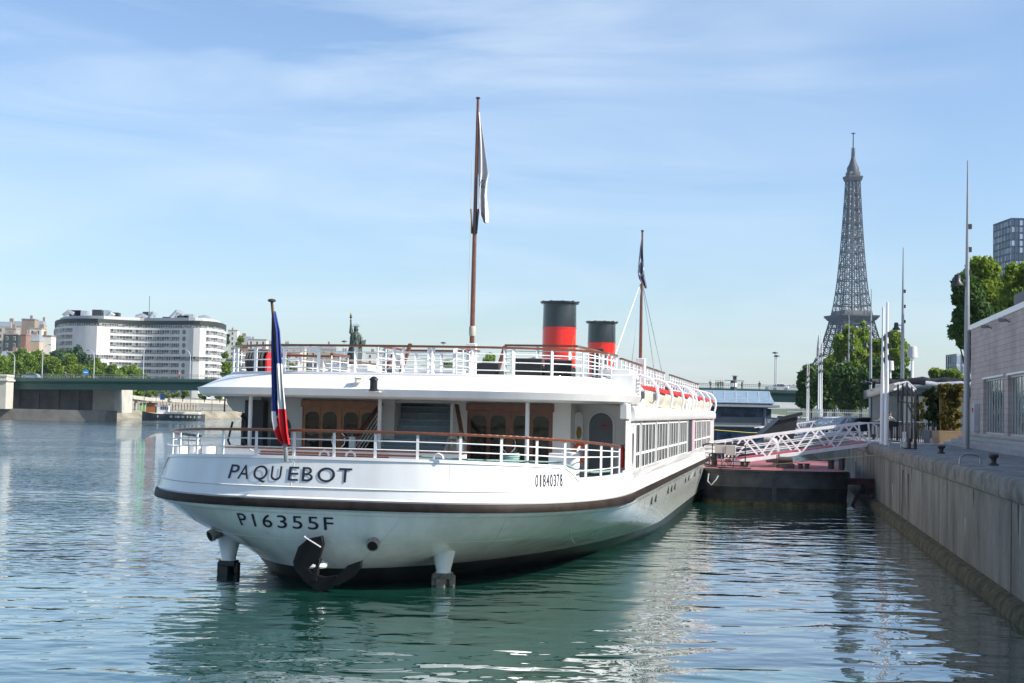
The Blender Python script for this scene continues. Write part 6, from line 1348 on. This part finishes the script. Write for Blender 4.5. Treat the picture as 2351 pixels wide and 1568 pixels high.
# blue glass floating restaurant with louvred roof
gb = empty('glass_barge', (at(1633, 1000, 128).x, 128, 0), 'blue-grey two-deck glass restaurant barge with a louvred sloping roof', 'floating restaurant', rz=-R(4)); gx = gb.location.x
def gl(u, v, dy=0): p = at(u, v, 128 + dy); return Vector((p.x - gx, dy, p.z))
bgm = M('barge_bluegrey', (.12, .17, .22), .45, var=.15, vs=1)
wdt = gl(1768, 950).x; zr0, zr1 = gl(1700, 928).z, gl(1700, 897).z
w = MB(); w.bb(-2, wdt + .8, 0, 26, -.5, 1.4); w.build('hull', M('hull_navy', (.03, .04, .05), .5), gb, bevel=.05)
w = MB(); w.bb(-1, wdt - .2, .9, 25, 1.4, zr0 - .2); w.build('cabin', bgm, gb, smooth=False)
w = MB(); w.bb(-1, wdt + .5, .2, 25, zr0 - 2.05, zr0 - 1.9); w.bb(-1.5, wdt + .8, -.2, 25, zr0 - .25, zr0); w.build('deck_slab', M('slab_grey', (.3, .33, .35), .6), gb, bevel=.02)
for i, (z0, z1) in enumerate(((1.6, zr0 - 2.3), (zr0 - 1.2, zr0 - .35))):
    for k in range(4): w = MB(); w.bb(-.9 + k * 1.6, .6 + k * 1.6, .82, .88, z0, z1); w.build('window', M('blue_glass', (.03, .06, .10), .06, var=.4, vs=.8, rgb2=(.12, .2, .3)), gb, smooth=False)
w = MB(); w.bb(-.9, wdt - .6, .25, .3, zr0 - 1.9, zr0 - 1.15); w.build('balcony_panel', M('panel_mid', (.13, .14, .15), .6), gb, smooth=False)
for x0, x1 in ((.9, 2.5), (3.1, 3.9)): w = MB(); w.bb(x0, x1, .5, .8, zr0 - 1.15, zr0 - .85); w.build('bench_back', dk, gb, smooth=False)
w = MB(); w.tube([(wdt - .5, .3, 1.4), (wdt - .5, .3, zr0)], .13, 10); w.tube([(2.5, .3, zr0 - .3), (2.5, .3, zr0 + .3)], .08, 8); w.build('column', M('column_dark', (.12, .14, .16), .5), gb)
w = MB(); 
for k in range(8):
    f = k / 7; z = zr0 + .15 + (zr1 - zr0 - .2) * f; y = -.2 + 4.5 * f; w.add([(-3.5, y, z - .02), (wdt + .3, y, z - .02), (wdt + .35 , y + .5, z + .13), (-3.5, y + .5, z + .13)], [(0, 1, 2, 3)]); w.bb(-3.5, wdt + .3, y - .04, y, z - .06, z)
w.build('roof_louvres', M('louvre_blue', (.28, .38, .46), .35, metal=.3), gb, smooth=False)
w = MB()
for k in range(9): x = -3 + (wdt + 3) * k / 8; w.beam((x, -.25, zr0 + .1), (x + .35, 4.4, zr1), .08, .06)
w.build('roof_rafter', M('silver_trim', (0, 0, 0)), gb, smooth=False)
w = MB(); w.add([(-3.4, 0, zr0 + .0), (wdt + .2, 0, zr0 + .0), (wdt + .2, 5, zr1 - .1), (-3.4, 5, zr1 - .1)], [(0, 1, 2, 3)]); w.build('roof_panel', M('roof_dark', (0, 0, 0)), gb, smooth=False)
w = MB(); w.tube([(-.5, -.1, 1.4), (wdt + .3, -.1, 1.4)], .03, 5); w.tube([(-.5, -.1, 2.3), (wdt + .3, -.1, 2.3)], .03, 5)
for k in range(6): x = -.5 + k * 1.2; w.tube([(x, -.1, 1.4), (x, -.1, 2.3)], .03, 5)
w.build('railing', polem, gb)
# green and white funnel and signal mast behind the louvred roof
p = at(1684, 900, 150); w = MB(); hh = at(1684, 874, 150).z; w.lathe([(.36, 4), (.36, hh - .65)], n=16); fn_ = w.build('boat_funnel', M('funnel_green', (.02, .06, .045), .4)); fn_.location = (p.x, 150, 0); tag(fn_, 'green and white boat funnel with a black top beyond the louvred roof', 'funnel')
w = MB(); w.lathe([(.365, hh - .65), (.365, hh - .25)], n=16); w.build('white_band', white2, fn_); w = MB(); w.lathe([(.35, hh - .25), (.30, hh), (0, hh)], n=16); w.build('black_top', dk, fn_)
p = at(1686.5, 900, 146); sm = empty('signal_mast', (p.x, 146, 3), 'thin signal mast with a crossbar and lantern in front of the green and white funnel', 'mast'); ht = at(1686, 862, 146).z - 3
w = MB(); w.tube([(0, 0, 0), (0, 0, ht)], .06, 6); z_ = at(1686, 873.5, 146).z - 3; xa, xb = at(1664.5, 873, 146).x - p.x, at(1707.5, 874, 146).x - p.x; w.tube([(xa, 0, z_), (xb, 0, z_ - .03)], .035, 5); w.tube([(xa, 0, z_), (xa, 0, z_ - .2)], .025, 5); w.tube([(xb, 0, z_), (xb, 0, z_ - .2)], .025, 5); w.build('pole', M('pole_dark', (.08, .08, .08), .5), sm)
w = MB(); w.bb(-.18, .18, -.1, .1, ht - .45, ht - .1); w.bb(-.3, .3, -.12, .12, ht - .08, ht - .03); w.build('lantern', dk, sm)
p = at(1797, 958, 118); w = MB(); w.bb(0, at(1806.5, 958, 118).x - at(1787, 958, 118).x, 0, .5, 0, at(1797, 930, 118).z - QZ); o = w.build('navy_panel', M('navy_blue', (.008, .02, .05), .5), bevel=.02); o.location = (at(1787, 958, 118).x, 118, QZ - .9); tag(o, 'upright dark navy panel beside the glass barge', 'sign')
w = MB(); a_, b_ = at(1640, 987, 110), at(1800, 994, 112); w.tube([a_, a_.lerp(b_, .5) - Vector((0, 0, .1)), b_], .03, 5); tag(w.build('yellow_line', M('yellow_rope', (.5, .4, .05), .7)), 'thin yellow mooring line stretched in front of the blue barge', 'rope')
fp = empty('palisade_fence', (at(1806, 950, 135).x, 135, QZ), 'grey upright palisade fence at the foot of the trees', 'fence'); w = MB(); w.beam((0, 0, .3), (9, 5, .3), .05, .05); w.beam((0, 0, 1.9), (9, 5, 1.9), .05, .05); w.build('rail', polem, fp)
for i in range(40): f = i / 39; w = MB(); w.beam((9 * f, 5 * f, 0), (9 * f, 5 * f, 2.2), .05, .05); w.build('pale', polem, fp)

# ------------------------------------------------------------------ vehicles
def car(loc, rz, L_, Wd, H_, paint, label, name='parked_car', group=None, van=False):
    t_ = empty(name, loc, label, 'car', group, rz=rz)
    pr_ = [(-.5, .22), (-.5, .50), (-.47, .62), (-.33, .66), (-.22, .97), (-.05, 1.0), (.2, .98), (.36, .93), (.45, .64), (.5, .58), (.5, .22)]
    w = MB(); rows = []
    for y, k, kz in ((-.5, .97, .93), (-.47, 1, 1), (.47, 1, 1), (.5, .97, .93)): rows.append([(x * L_ * k, y * Wd * (1 if z < .7 else .82), H_ * (.16 + (z - .16) * kz)) for x, z in pr_])
    w.grid(rows); n = len(pr_); w.f.append(tuple(range(n))); w.m.append(0); w.f.append(tuple(3 * n + i for i in reversed(range(n)))); w.m.append(0)
    w.build('body', paint, t_, ang=40, bevel=.02)
    for s_ in (-1, 1):
        for nm, pts_ in (('side_window', [(-.27, .68), (-.19, .93), (.03, .955), (.03, .68)]), ('side_window', [(.055, .68), (.055, .955), (.31, .9), (.38, .68)])):
            w = MB(); yo = s_ * Wd * .5; w.slab([(x * L_, yo * (.99 - .3 * (z - .66)) , z * H_) for x, z in pts_], (0, s_ * .03, 0)); w.build(nm, glassd2, t_, smooth=False)
    w = MB(); w.add([(-.335*L_, -.4*Wd, .67*H_), (-.335*L_, .4*Wd, .67*H_), (-.225*L_-.02, .37*Wd, .94*H_), (-.225*L_-.02, -.37*Wd, .94*H_)], [(0, 1, 2, 3)]); w.build('windscreen', glassd2, t_, smooth=False)
    for x in (-.31, .31):
        for s_ in (-1, 1):
            w = MB(); w.tube([(x * L_, s_ * Wd * .40, .3), (x * L_, s_ * Wd * .515, .3)], .3, 16); wl = w.build('wheel', M('tyre', (.015, .015, .015), .8), t_); w = MB(); w.tube([(x * L_, s_ * Wd * .515, .3), (x * L_, s_ * Wd * .522, .3)], .18, 10); w.build('rim', alu, wl)
    for s_ in (-1, 1):
        w = MB(); w.bb(-.5*L_-.01, -.485*L_, s_*Wd*.36-.14, s_*Wd*.36+.14, .44*H_, .53*H_); w.build('headlight', M('headlamp', (.7, .7, .7), .1), t_)
    return t_
cw_, cd_ = M('car_white', (.62, .64, .66), .3, var=.02, coat=.4), M('car_dark', (.03, .035, .045), .3, var=.02, coat=.5)
X = at(1791, 900, 313).x; q = bl(X, 2.8); car((q.x, q.y, bz(X)), R(180 - 11.3), 3.9, 1.7, 1.45, cw_, 'small white car driving on the bridge left of the dark trees', 'small_car')
X = at(45, 870, 345).x; q = bl(X, 3); car((q.x, q.y, bz(X)), R(-11.3), 4.3, 1.75, 1.4, M('car_silver', (.35, .45, .45), .3, metal=.4), 'pale silver car behind the green bridge parapet at far left', 'silver_car')
G3 = 'cars parked on the quay behind the gangway'
for u, Y, rz, pm, lb in ((1935, 128, 200, cw_, 'white parked car farthest left behind the gangway head'), (1962, 124, 205, M('car_silver2', (.3, .32, .34), .25, metal=.5), 'silver parked car in the middle of the quay row'), (1985, 120, 208, cd_, 'dark parked car with pale rims, nearest the lamp mast'), (1905, 140, 200, cd_, 'dark car half hidden by the farther gangway')):
    g = ground(u, Y); car(g, R(rz), 4.3, 1.75, 1.5, pm, lb, group=G3)
g = ground(1925, 165); car(g, R(190), 4.6, 1.8, 1.5, M('car_red', (.4, .03, .02), .3), 'red car parked deep in the shade under the trees', group=G3)
# far-bank houseboat
pb = at(325, 961.6, 396); hb = empty('houseboat', (pb.x, 394, 0), 'dark-hulled river houseboat with white wheelhouse moored on the far bank', 'houseboat', rz=math.atan2(.0, 1)); 
Lb = at(470, 960, 396).x - pb.x
w = MB(); rows = []
for i in range(17):
    f = i / 16; wd = 2.2 * min(1, (1 - abs(2*f-1) ** 5) + .02); zt = 1.75 + 1.0 * max(0, .3 - f) ** 1.3 * 3 + .3 * max(0, f - .85) * 3
    rows.append([(f * Lb, 2.4 - wd, zt), (f * Lb, 2.4 - wd * .97, 1.0), (f * Lb, 2.4 - wd * .85, -.3), (f * Lb, 2.4 + wd * .85, -.3), (f * Lb, 2.4 + wd, zt)])
w.grid(rows); w.build('hull', M('houseboat_hull', (.035, .045, .055), .5, var=.2, vs=.5), hb)
w = MB(); w.add([r[0] for r in rows] + [r[4] for r in reversed(rows)], [tuple(range(34))]); w.build('deck', cream, hb, smooth=False)
w = MB(); w.prism([(Lb*.28, 1.0), (Lb*.92, 1.0), (Lb*.92, 3.8), (Lb*.28, 3.8)], 1.75, 2.35); w.build('coachroof', pale, hb, bevel=.1)
w = MB(); w.bb(Lb*.25, Lb*.42, .9, 3.6, 1.8, 4.0); wh_ = w.build('wheelhouse', white2, hb, bevel=.04); w = MB(); w.bb(Lb*.24, Lb*.43, .8, 3.7, 4.0, 4.12); w.build('roof', pale, wh_)
for k in range(4): w = MB(); w.bb(Lb*.31+k*.6, Lb*.31+.45+k*.6, .86, .9, 2.9, 3.7); w.build('window', M('dull_glass', (0, 0, 0)), wh_, smooth=False)
w = MB(); w.bb(Lb*.08, Lb*.22, 1, 3.4, 2.0, 4.6); w.build('wooden_cabin', M('oak_door', (0, 0, 0)), hb, bevel=.04); w = MB(); w.bb(Lb*.03, Lb*.25, .6, 3.8, 4.6, 4.75); w.build('cabin_roof', dk, hb)
for k, f in enumerate((.28, .49, .56, .6, .67, .75, .8, .86, .93)):
    w = MB(); w.lathe([(0, 0), (.34, 0), (.34, .05), (0, .05)], n=12, sx_=1.4 if k in (1, 3, 4, 8) else .6); o = w.build('porthole', M('porthole_glass', (.35, .4, .38), .2), hb); o.rotation_euler = (R(90), 0, 0); o.location = (f * Lb, .2 if .1 < f < .9 else .45, 1.05)
w = MB(); w.tube([(Lb*.22, 2, 4.6), (Lb*.22, 2, 7.5)], .06, 5); w.tube([(Lb*.9, 2, 2), (Lb*.97, 2, 3.6)], .05, 5); w.build('mast', dk, hb)
for k, (u, wd) in enumerate(((330, 0), (372, 0), (436, 0), (486, 0))):
    Yq = 420 if u < 500 else 440; g = at(u, 950, Yq); t_ = empty('quay_lamp', (g.x, Yq, 2.5), ['thin lamp pole at the bow of the far houseboat', 'thin lamp pole with a blue sign behind the far houseboat', 'thin lamp pole above the stern of the far houseboat', 'thin lamp pole with small signs right of the far houseboat'][k], 'lamp post', 'thin lamp poles on the far quay')
    w = MB(); w.tube([(0, 0, 0), (0, 0, 6.4)], .08, 5); w.build('pole', M('brown_pole', (.12, .08, .06), .6), t_); w = MB(); w.bb(-.3, .3, -.2, .2, 6.4, 6.55); w.build('lamp_head', dk, t_)
    if k in (1, 3): w = MB(); w.bb(-.7, .7, -.12, -.08, 3.2, 5.0) if k == 1 else w.bb(-.5, .5, -.12, -.08, 3.6, 4.6); w.build('sign_panel', M('sign_navy', (.01, .05, .16), .5) if k == 1 else white2, t_)
for u, lb in ((283, 'left pair member of the green charging pillars, far quay'), (291, 'second green charging pillar from the left'), (323, 'third green charging pillar from the left'), (331, 'rightmost green charging pillar on the far quay')):
    u = u if u > 300 else u; Yq = atz(u, 961.6, 0).y + 6; g = at(u, 945, Yq); t_ = empty('charging_pillar', (g.x, Yq, 2.5), lb, 'charging pillar', 'green charging pillars on the far quay')
    w = MB(); w.bb(-.3, .3, -.2, .2, 0, 1.5); w.build('green_body', M('pillar_green', (.15, .5, .12), .5), t_, smooth=False); w = MB(); w.bb(-.32, .32, -.22, .22, 1.5, 2.7); w.build('head', dk, t_, smooth=False); w = MB(); w.tube([(.2*math.cos(a), -.24, 2.3+.2*math.sin(a)) for a in [2*math.pi*k/8 for k in range(8)]], .05, 4, closed=True); w.build('mark', white2, t_)
# ================================================================== TREES
g1 = leafmat('leaf_spring', (.07, .14, .014), (.26, .36, .04), .45)
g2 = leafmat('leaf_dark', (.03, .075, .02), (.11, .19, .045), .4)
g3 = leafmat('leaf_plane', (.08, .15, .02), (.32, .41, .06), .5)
g4 = leafmat('leaf_bluegreen', (.03, .07, .035), (.11, .18, .08), .35)
rgt = random.Random(21)
GL_ = 'trees lining the far bank behind the bridge'
spec = [(-4, 816, 26, 0), (22, 826, 26, 0), (46, 806, 26, 0), (66, 815, 20, 0), (82, 800, 24, 0), (100, 812, 24, 0), (118, 818, 22, 0), (135, 802, 24, 1), (160, 799, 22, 1), (183, 800, 20, 1), (150, 820, 26, 0), (175, 830, 24, 0), (205, 826, 20, 0), (225, 829, 18, 0), (246, 835, 16, 1), (262, 842, 18, 0), (292, 836, 24, 0), (312, 842, 18, 0)]
pos = ['far left edge', 'second from the left edge', 'below the brown gable', 'between the two left bridge lamps', 'highest in the left group', 'just right of the tallest left bridge lamp', 'left of the bluish crowns', 'bluish-green crown, left of three', 'bluish-green crown, middle of three', 'bluish-green crown nearest the lamp with the blue sign', 'yellow-green, low before the bluish crowns', 'yellow-green, left of the lamp with the blue sign', 'just right of the lamp with the blue sign', 'lower yellow-green crown before the office corner', 'small dark crown before the office corner', 'low crown under the ribbon windows', 'light green crown right of the group', 'last low crown on the right of the group']
for k, ((u, vt, hwid, kind), ps) in enumerate(zip(spec, pos)):
    Y = 455 + (k % 3) * 12 + (25 if kind else 0); top = at(u, vt - 9, Y); zb = 5.5; r = hwid * 1.1 * Y / F; h_ = top.z - zb
    make_tree('far_tree', (top.x, Y, zb), h_, [(0, 0, h_ * .60, r * 1.15, r, h_ * .42), (r * .4, 0, h_ * .38, r * 1.3, r, h_ * .36)], g4 if kind else g1, 'tree on the far bank, ' + ps, 9000, .46, 100 + k, GL_, .3, 44)
for k, (u, vt, hwid, lb, m_) in enumerate(((520, 757, 9, 'dark cedar on the hill beside the curved office block', g2), (553, 768, 14, 'round bush on a hillside roof terrace left of the flag', g1))):
    Y = 820 - k * 30; top = at(u, vt, Y); r = hwid * Y / F; h_ = 14; make_tree('hill_tree', (top.x, Y, top.z - h_), h_, [(0, 0, h_*.55, r, r, h_*.45)], m_, lb, 2500, .7, 300 + k, None, .3, 16)
for k, (u, vt, r_, lb) in enumerate(((610, 800, 22, 'tree seen through the rails just left of the statue'), (655, 798, 26, 'round tree seen through the upper rails right of the flag'), (795, 806, 16, 'tree seen through the rails below the statue'), (1027, 818, 22, 'tree seen through the rails between statue and mast'), (1120, 806, 30, 'feathery tree top just right of the tall mast foot'), (1225, 800, 18, 'feathery tree top against the red funnel'), (520, 790, 14, 'tree under the left end of the upper rail'))):
    Y = 330 + 10 * k; top = at(u, vt, Y); r = r_ * .9 * Y / F; zb = 3; h_ = top.z - zb; make_tree('island_tree', (top.x, Y, zb), h_, [(0, 0, h_ * .68, r, r, h_ * .32)], g1, lb, 3000, .38, 320 + k, None, .25, 18)
# tree under the bridge
for k, (u, vt) in enumerate(((345, 897), (385, 899), (420, 897), (470, 903), (505, 905))):
    Y = 440; top = at(u, vt, Y); make_tree('street_tree', (top.x, Y, 5.6), top.z - 5.2, [(0, 0, (top.z - 5.2) * .6, 3, 2.5, (top.z-5.2) * .42)], g1, ['small tree behind the ramp under the left of the bridge', 'small tree behind the ramp, second from the left', 'small tree above the houseboat under the bridge', 'small tree right of the houseboat under the bridge', 'small tree by the canopy corner under the bridge'][k], 1500, .35, 360 + k, None, .15, 12)
# right: dark trimmed plane trees, and tall bright crowns behind
def rtree(u, vt, vb, hw_, Y, m_, lb, n, size, seed, nm='plane_tree', k=1.0):
    top = at(u, vt, Y); bot = at(u, vb, Y); r = hw_ * Y / F; zb = QZ; h_ = top.z - zb; cb_ = bot.z - zb; make_tree(nm, (top.x, Y, zb), h_, [(0, 0, (h_ + cb_) / 2, r, r * .8, (h_ - cb_) / 2 * 1.02), (r * .2, 0, cb_ + (h_-cb_)*.4, r * 1.05, r * .8, (h_-cb_)*.4)], m_, lb, n, size, seed, 'trees behind the quay', .3, 60)
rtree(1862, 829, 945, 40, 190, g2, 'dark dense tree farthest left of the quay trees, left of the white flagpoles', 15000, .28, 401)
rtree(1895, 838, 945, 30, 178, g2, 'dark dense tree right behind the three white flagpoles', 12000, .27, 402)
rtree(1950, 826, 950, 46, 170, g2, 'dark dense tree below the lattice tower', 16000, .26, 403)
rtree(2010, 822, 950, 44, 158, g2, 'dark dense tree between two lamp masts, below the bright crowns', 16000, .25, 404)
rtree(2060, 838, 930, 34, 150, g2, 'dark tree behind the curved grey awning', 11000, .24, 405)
rtree(1945, 738, 850, 34, 215, g3, 'bright yellow-green tree overlapping the lattice tower base', 15000, .3, 406)
rtree(1978, 724, 860, 24, 222, g3, 'narrow tall yellow-green crown, the highest of the middle group', 12000, .3, 407)
rtree(2012, 765, 860, 30, 218, g3, 'yellow-green tree right of the third lamp mast', 12000, .3, 408)
rtree(2048, 757, 860, 34, 205, g3, 'rounded yellow-green tree between white flagpoles and second lamp mast', 15000, .29, 409)
rtree(1915, 815, 860, 26, 230, g3, 'pale low crown left of the fourth lamp mast', 7000, .3, 410)
rtree(2150, 842, 870, 24, 240, g3, 'low sunlit tree tops behind the black tarpaulins', 6000, .3, 411)
rtree(2185, 846, 872, 24, 235, g3, 'low sunlit tree top right behind the lamp mast', 6000, .3, 412)
rtree(2222, 600, 830, 48, 108, g2, 'big dark plane tree left behind the nearest lamp mast', 30000, .18, 413)  # shade on this side put into the darker leaf colour
rtree(2265, 578, 800, 58, 116, g3, 'huge sunlit plane tree rising behind the stone building', 42000, .19, 414)
rtree(2345, 590, 760, 52, 112, g3, 'sunlit plane tree cut by the right edge behind the stone building', 28000, .19, 415)
# ================================================================== PEOPLE
def person(loc, rz, h_, top_m, leg_m, label, arms='down', group=None, detail=True):
    t_ = empty('person', loc, label, 'person', group, rz=rz); s_ = h_ / 1.75
    def skin(name, vs, es, rs, mat_, sub=2):
        me = bpy.data.meshes.new(name); me.from_pydata([Vector(v) * s_ for v in vs], es, []); o = bpy.data.objects.new(name, me); COL.objects.link(o); o.parent = t_; me.materials.append(mat_)
        sk_ = o.modifiers.new('skin', 'SKIN')
        for i, r in enumerate(rs): me.skin_vertices[0].data[i].radius = (r * s_, r * s_)
        me.skin_vertices[0].data[0].use_root = True; sk_.use_smooth_shade = True
        if sub: sb = o.modifiers.new('sub', 'SUBSURF'); sb.levels = sub; sb.render_levels = sub
        return o
    fy = -.33 if arms == 'carry' else -.05; fz = 1.05 if arms == 'carry' else .78
    V = [(0, 0, .95), (0, 0, 1.2), (0, 0, 1.42), (0, -.01, 1.52), (0, -.03, 1.62), (0, -.02, 1.72)]; E = [(0, 1), (1, 2), (2, 3), (3, 4), (4, 5)]; Rr = [.12, .12, .12, .05, .085, .07]
    for sg in (-1, 1):
        b_ = len(V); V += [(sg * .19, 0, 1.4), (sg * .25, .02, 1.12), (sg * .22, fy, fz), (sg * .2, fy - .09, fz - .01 if arms == 'carry' else fz - .1)]; E += [(2, b_), (b_, b_+1), (b_+1, b_+2), (b_+2, b_+3)]; Rr += [.065, .045, .032, .028]
        c_ = len(V); V += [(sg * .1, 0, .9), (sg * .11, -.02, .5), (sg * .11, .03, .09), (sg * .12, -.14, .04)]; E += [(0, c_), (c_, c_+1), (c_+1, c_+2), (c_+2, c_+3)]; Rr += [.09, .062, .042, .035]
        if detail:
            for f in range(5):
                d_ = len(V); bx_, by_, bz_ = V[b_+3]; V.append((bx_ + sg * (-.035 + .017 * f) if f else bx_ - sg * .06, by_ - .07 + (.03 if f == 0 else 0), bz_ - .01)); E.append((b_+3, d_)); Rr.append(.009)
    skin('body', V, E, Rr, M('skin', (.42, .24, .17), .55))
    V = [(0, 0, .93), (0, 0, 1.2), (0, 0, 1.41)]; E = [(0, 1), (1, 2)]; Rr = [.145, .145, .14]
    for sg in (-1, 1):
        b_ = len(V); V += [(sg * .19, 0, 1.4), (sg * .25, .02, 1.12), (sg * .22, fy * .8, fz + (.03 if arms == 'carry' else .08))]; E += [(2, b_), (b_, b_+1), (b_+1, b_+2)]; Rr += [.08, .06, .05]
    skin('jacket', V, E, Rr, top_m)
    V = [(0, 0, .96)]; E = []; Rr = [.14]
    for sg in (-1, 1):
        b_ = len(V); V += [(sg * .1, 0, .86), (sg * .11, -.02, .5), (sg * .11, .03, .12)]; E += [(0, b_), (b_, b_+1), (b_+1, b_+2)]; Rr += [.105, .08, .062]
    skin('trousers', V, E, Rr, leg_m)
    w = MB(); w.lathe([(.03*s_, .125*s_), (.085*s_, .09*s_), (.1*s_, .03*s_), (.09*s_, -.03*s_)], (0, .01, 1.68*s_), 12); w.build('hair', M('hair_dark', (.02, .015, .012), .7), t_, ang=60)
    if detail:
        w = MB(); w.beam((0, -.12*s_, 1.66*s_), (0, -.135*s_, 1.61*s_), .02, .03); w.build('nose', M('skin', (0, 0, 0)), t_)
        for sg in (-1, 1):
            w = MB(); w.lathe([(.0, -.012), (.012, 0), (0, .012)], (sg*.032*s_, -.108*s_, 1.665*s_), 8); w.build('eye', navy, t_)
    for sg in (-1, 1):
        w = MB(); w.box((sg * .115 * s_, -.04 * s_, .05 * s_), (.1 * s_, .27 * s_, .1 * s_)); w.build('shoe', dk, t_, bevel=.02)
    return t_
drk, olv, blu, gry = M('cloth_black', (.02, .02, .022), .8), M('cloth_olive', (.09, .085, .06), .8), M('cloth_blue', (.04, .06, .1), .8), M('cloth_grey', (.15, .15, .15), .8)
gA, gB = ground(2043, 89), ground(2026, 90.5)
person((gA.x, 89, QZ), R(10), 1.82, drk, olv, 'man in black jacket and olive trousers carrying a dark crate past the white flagpoles', 'carry')
person((gB.x, 90.2, QZ), R(-5), 1.75, drk, gry, 'second man in dark clothes carrying the crate, half hidden behind the left white flagpole', 'carry')
cr_ = empty('crate', (gA.x - .2, 88.5, QZ + .92), 'dark crate piled with pale green bags carried by two men', 'crate'); w = MB(); w.bb(-.62, .5, -.22, .22, 0, .03); w.bb(-.62, .5, -.24, -.21, 0, .34); w.bb(-.62, .5, .21, .24, 0, .34); w.bb(-.64, -.6, -.22, .22, 0, .34); w.bb(.48, .52, -.22, .22, 0, .34); w.build('box', drk, cr_, smooth=False)
rg = random.Random(3); w = MB()
for _ in range(7): w.lathe([(0, -.1), (.16, -.02), (.18, .06), (.08, .14), (0, .15)], (rg.uniform(-.48, .38), rg.uniform(-.08, .08), .36 + rg.uniform(0, .08)), 9)
w.build('bag', M('bag_green', (.42, .55, .45), .5, bump=.02, bs=9), cr_, ang=70)
Pl = ((1630, 'leftmost'), (1643, 'second from the left'), (1648, 'third from the left'), (1653, 'fourth from the left'), (1658, 'fifth from the left'), (1703, 'lone one right of the green and white funnel'), (1743, 'lone one near the two tall lamps'))
for k, (u, wd) in enumerate(Pl):
    X = at(u, 895, 320).x
    for _ in range(4): q = bl(X, 1.3); X = (u - 1175.5 + 10 * 0) / F * q.y
    q = bl(X, 1.3); person((q.x, q.y, bz(X) + .12), rg.uniform(0, 6), 1.75, (drk, blu, gry)[k % 3], drk, 'bridge pedestrian above the louvred roof, ' + wd, group='pedestrians on the bridge', detail=False)
X = at(140, 868, 345).x; q = bl(X, 1.2); person((q.x, q.y, bz(X) + .12), 1.0, 1.7, blu, drk, 'pedestrian at the bridge parapet between the two left lamps', detail=False)
X = at(400, 868, 338).x; q = bl(X, 1.2); person((q.x, q.y, bz(X) + .12), 1.0, 1.7, M('cloth_red', (.5, .06, .03), .7), drk, 'pedestrian in red behind the bridge parapet', detail=False)
# ================================================================== HAZE
def add_haze(density):
    w = MB(); w.bb(-1500, 1500, -55, 2200, -5, 345); m = bpy.data.materials.new('haze_air'); m.use_nodes = True; t = m.node_tree; t.nodes.remove(t.nodes['Principled BSDF'])
    v = nd(t, 'ShaderNodeVolumePrincipled'); v.inputs['Color'].default_value = (.55, .75, 1, 1); v.inputs['Density'].default_value = density; v.inputs['Anisotropy'].default_value = .1; t.links.new(v.outputs[0], t.nodes['Material Output'].inputs['Volume'])
    o = w.build('haze', m, smooth=False); o['kind'] = 'stuff'; o['label'] = 'thin blue haze in the air over the river'; return o
HAZE = True
if HAZE: add_haze(.00006)
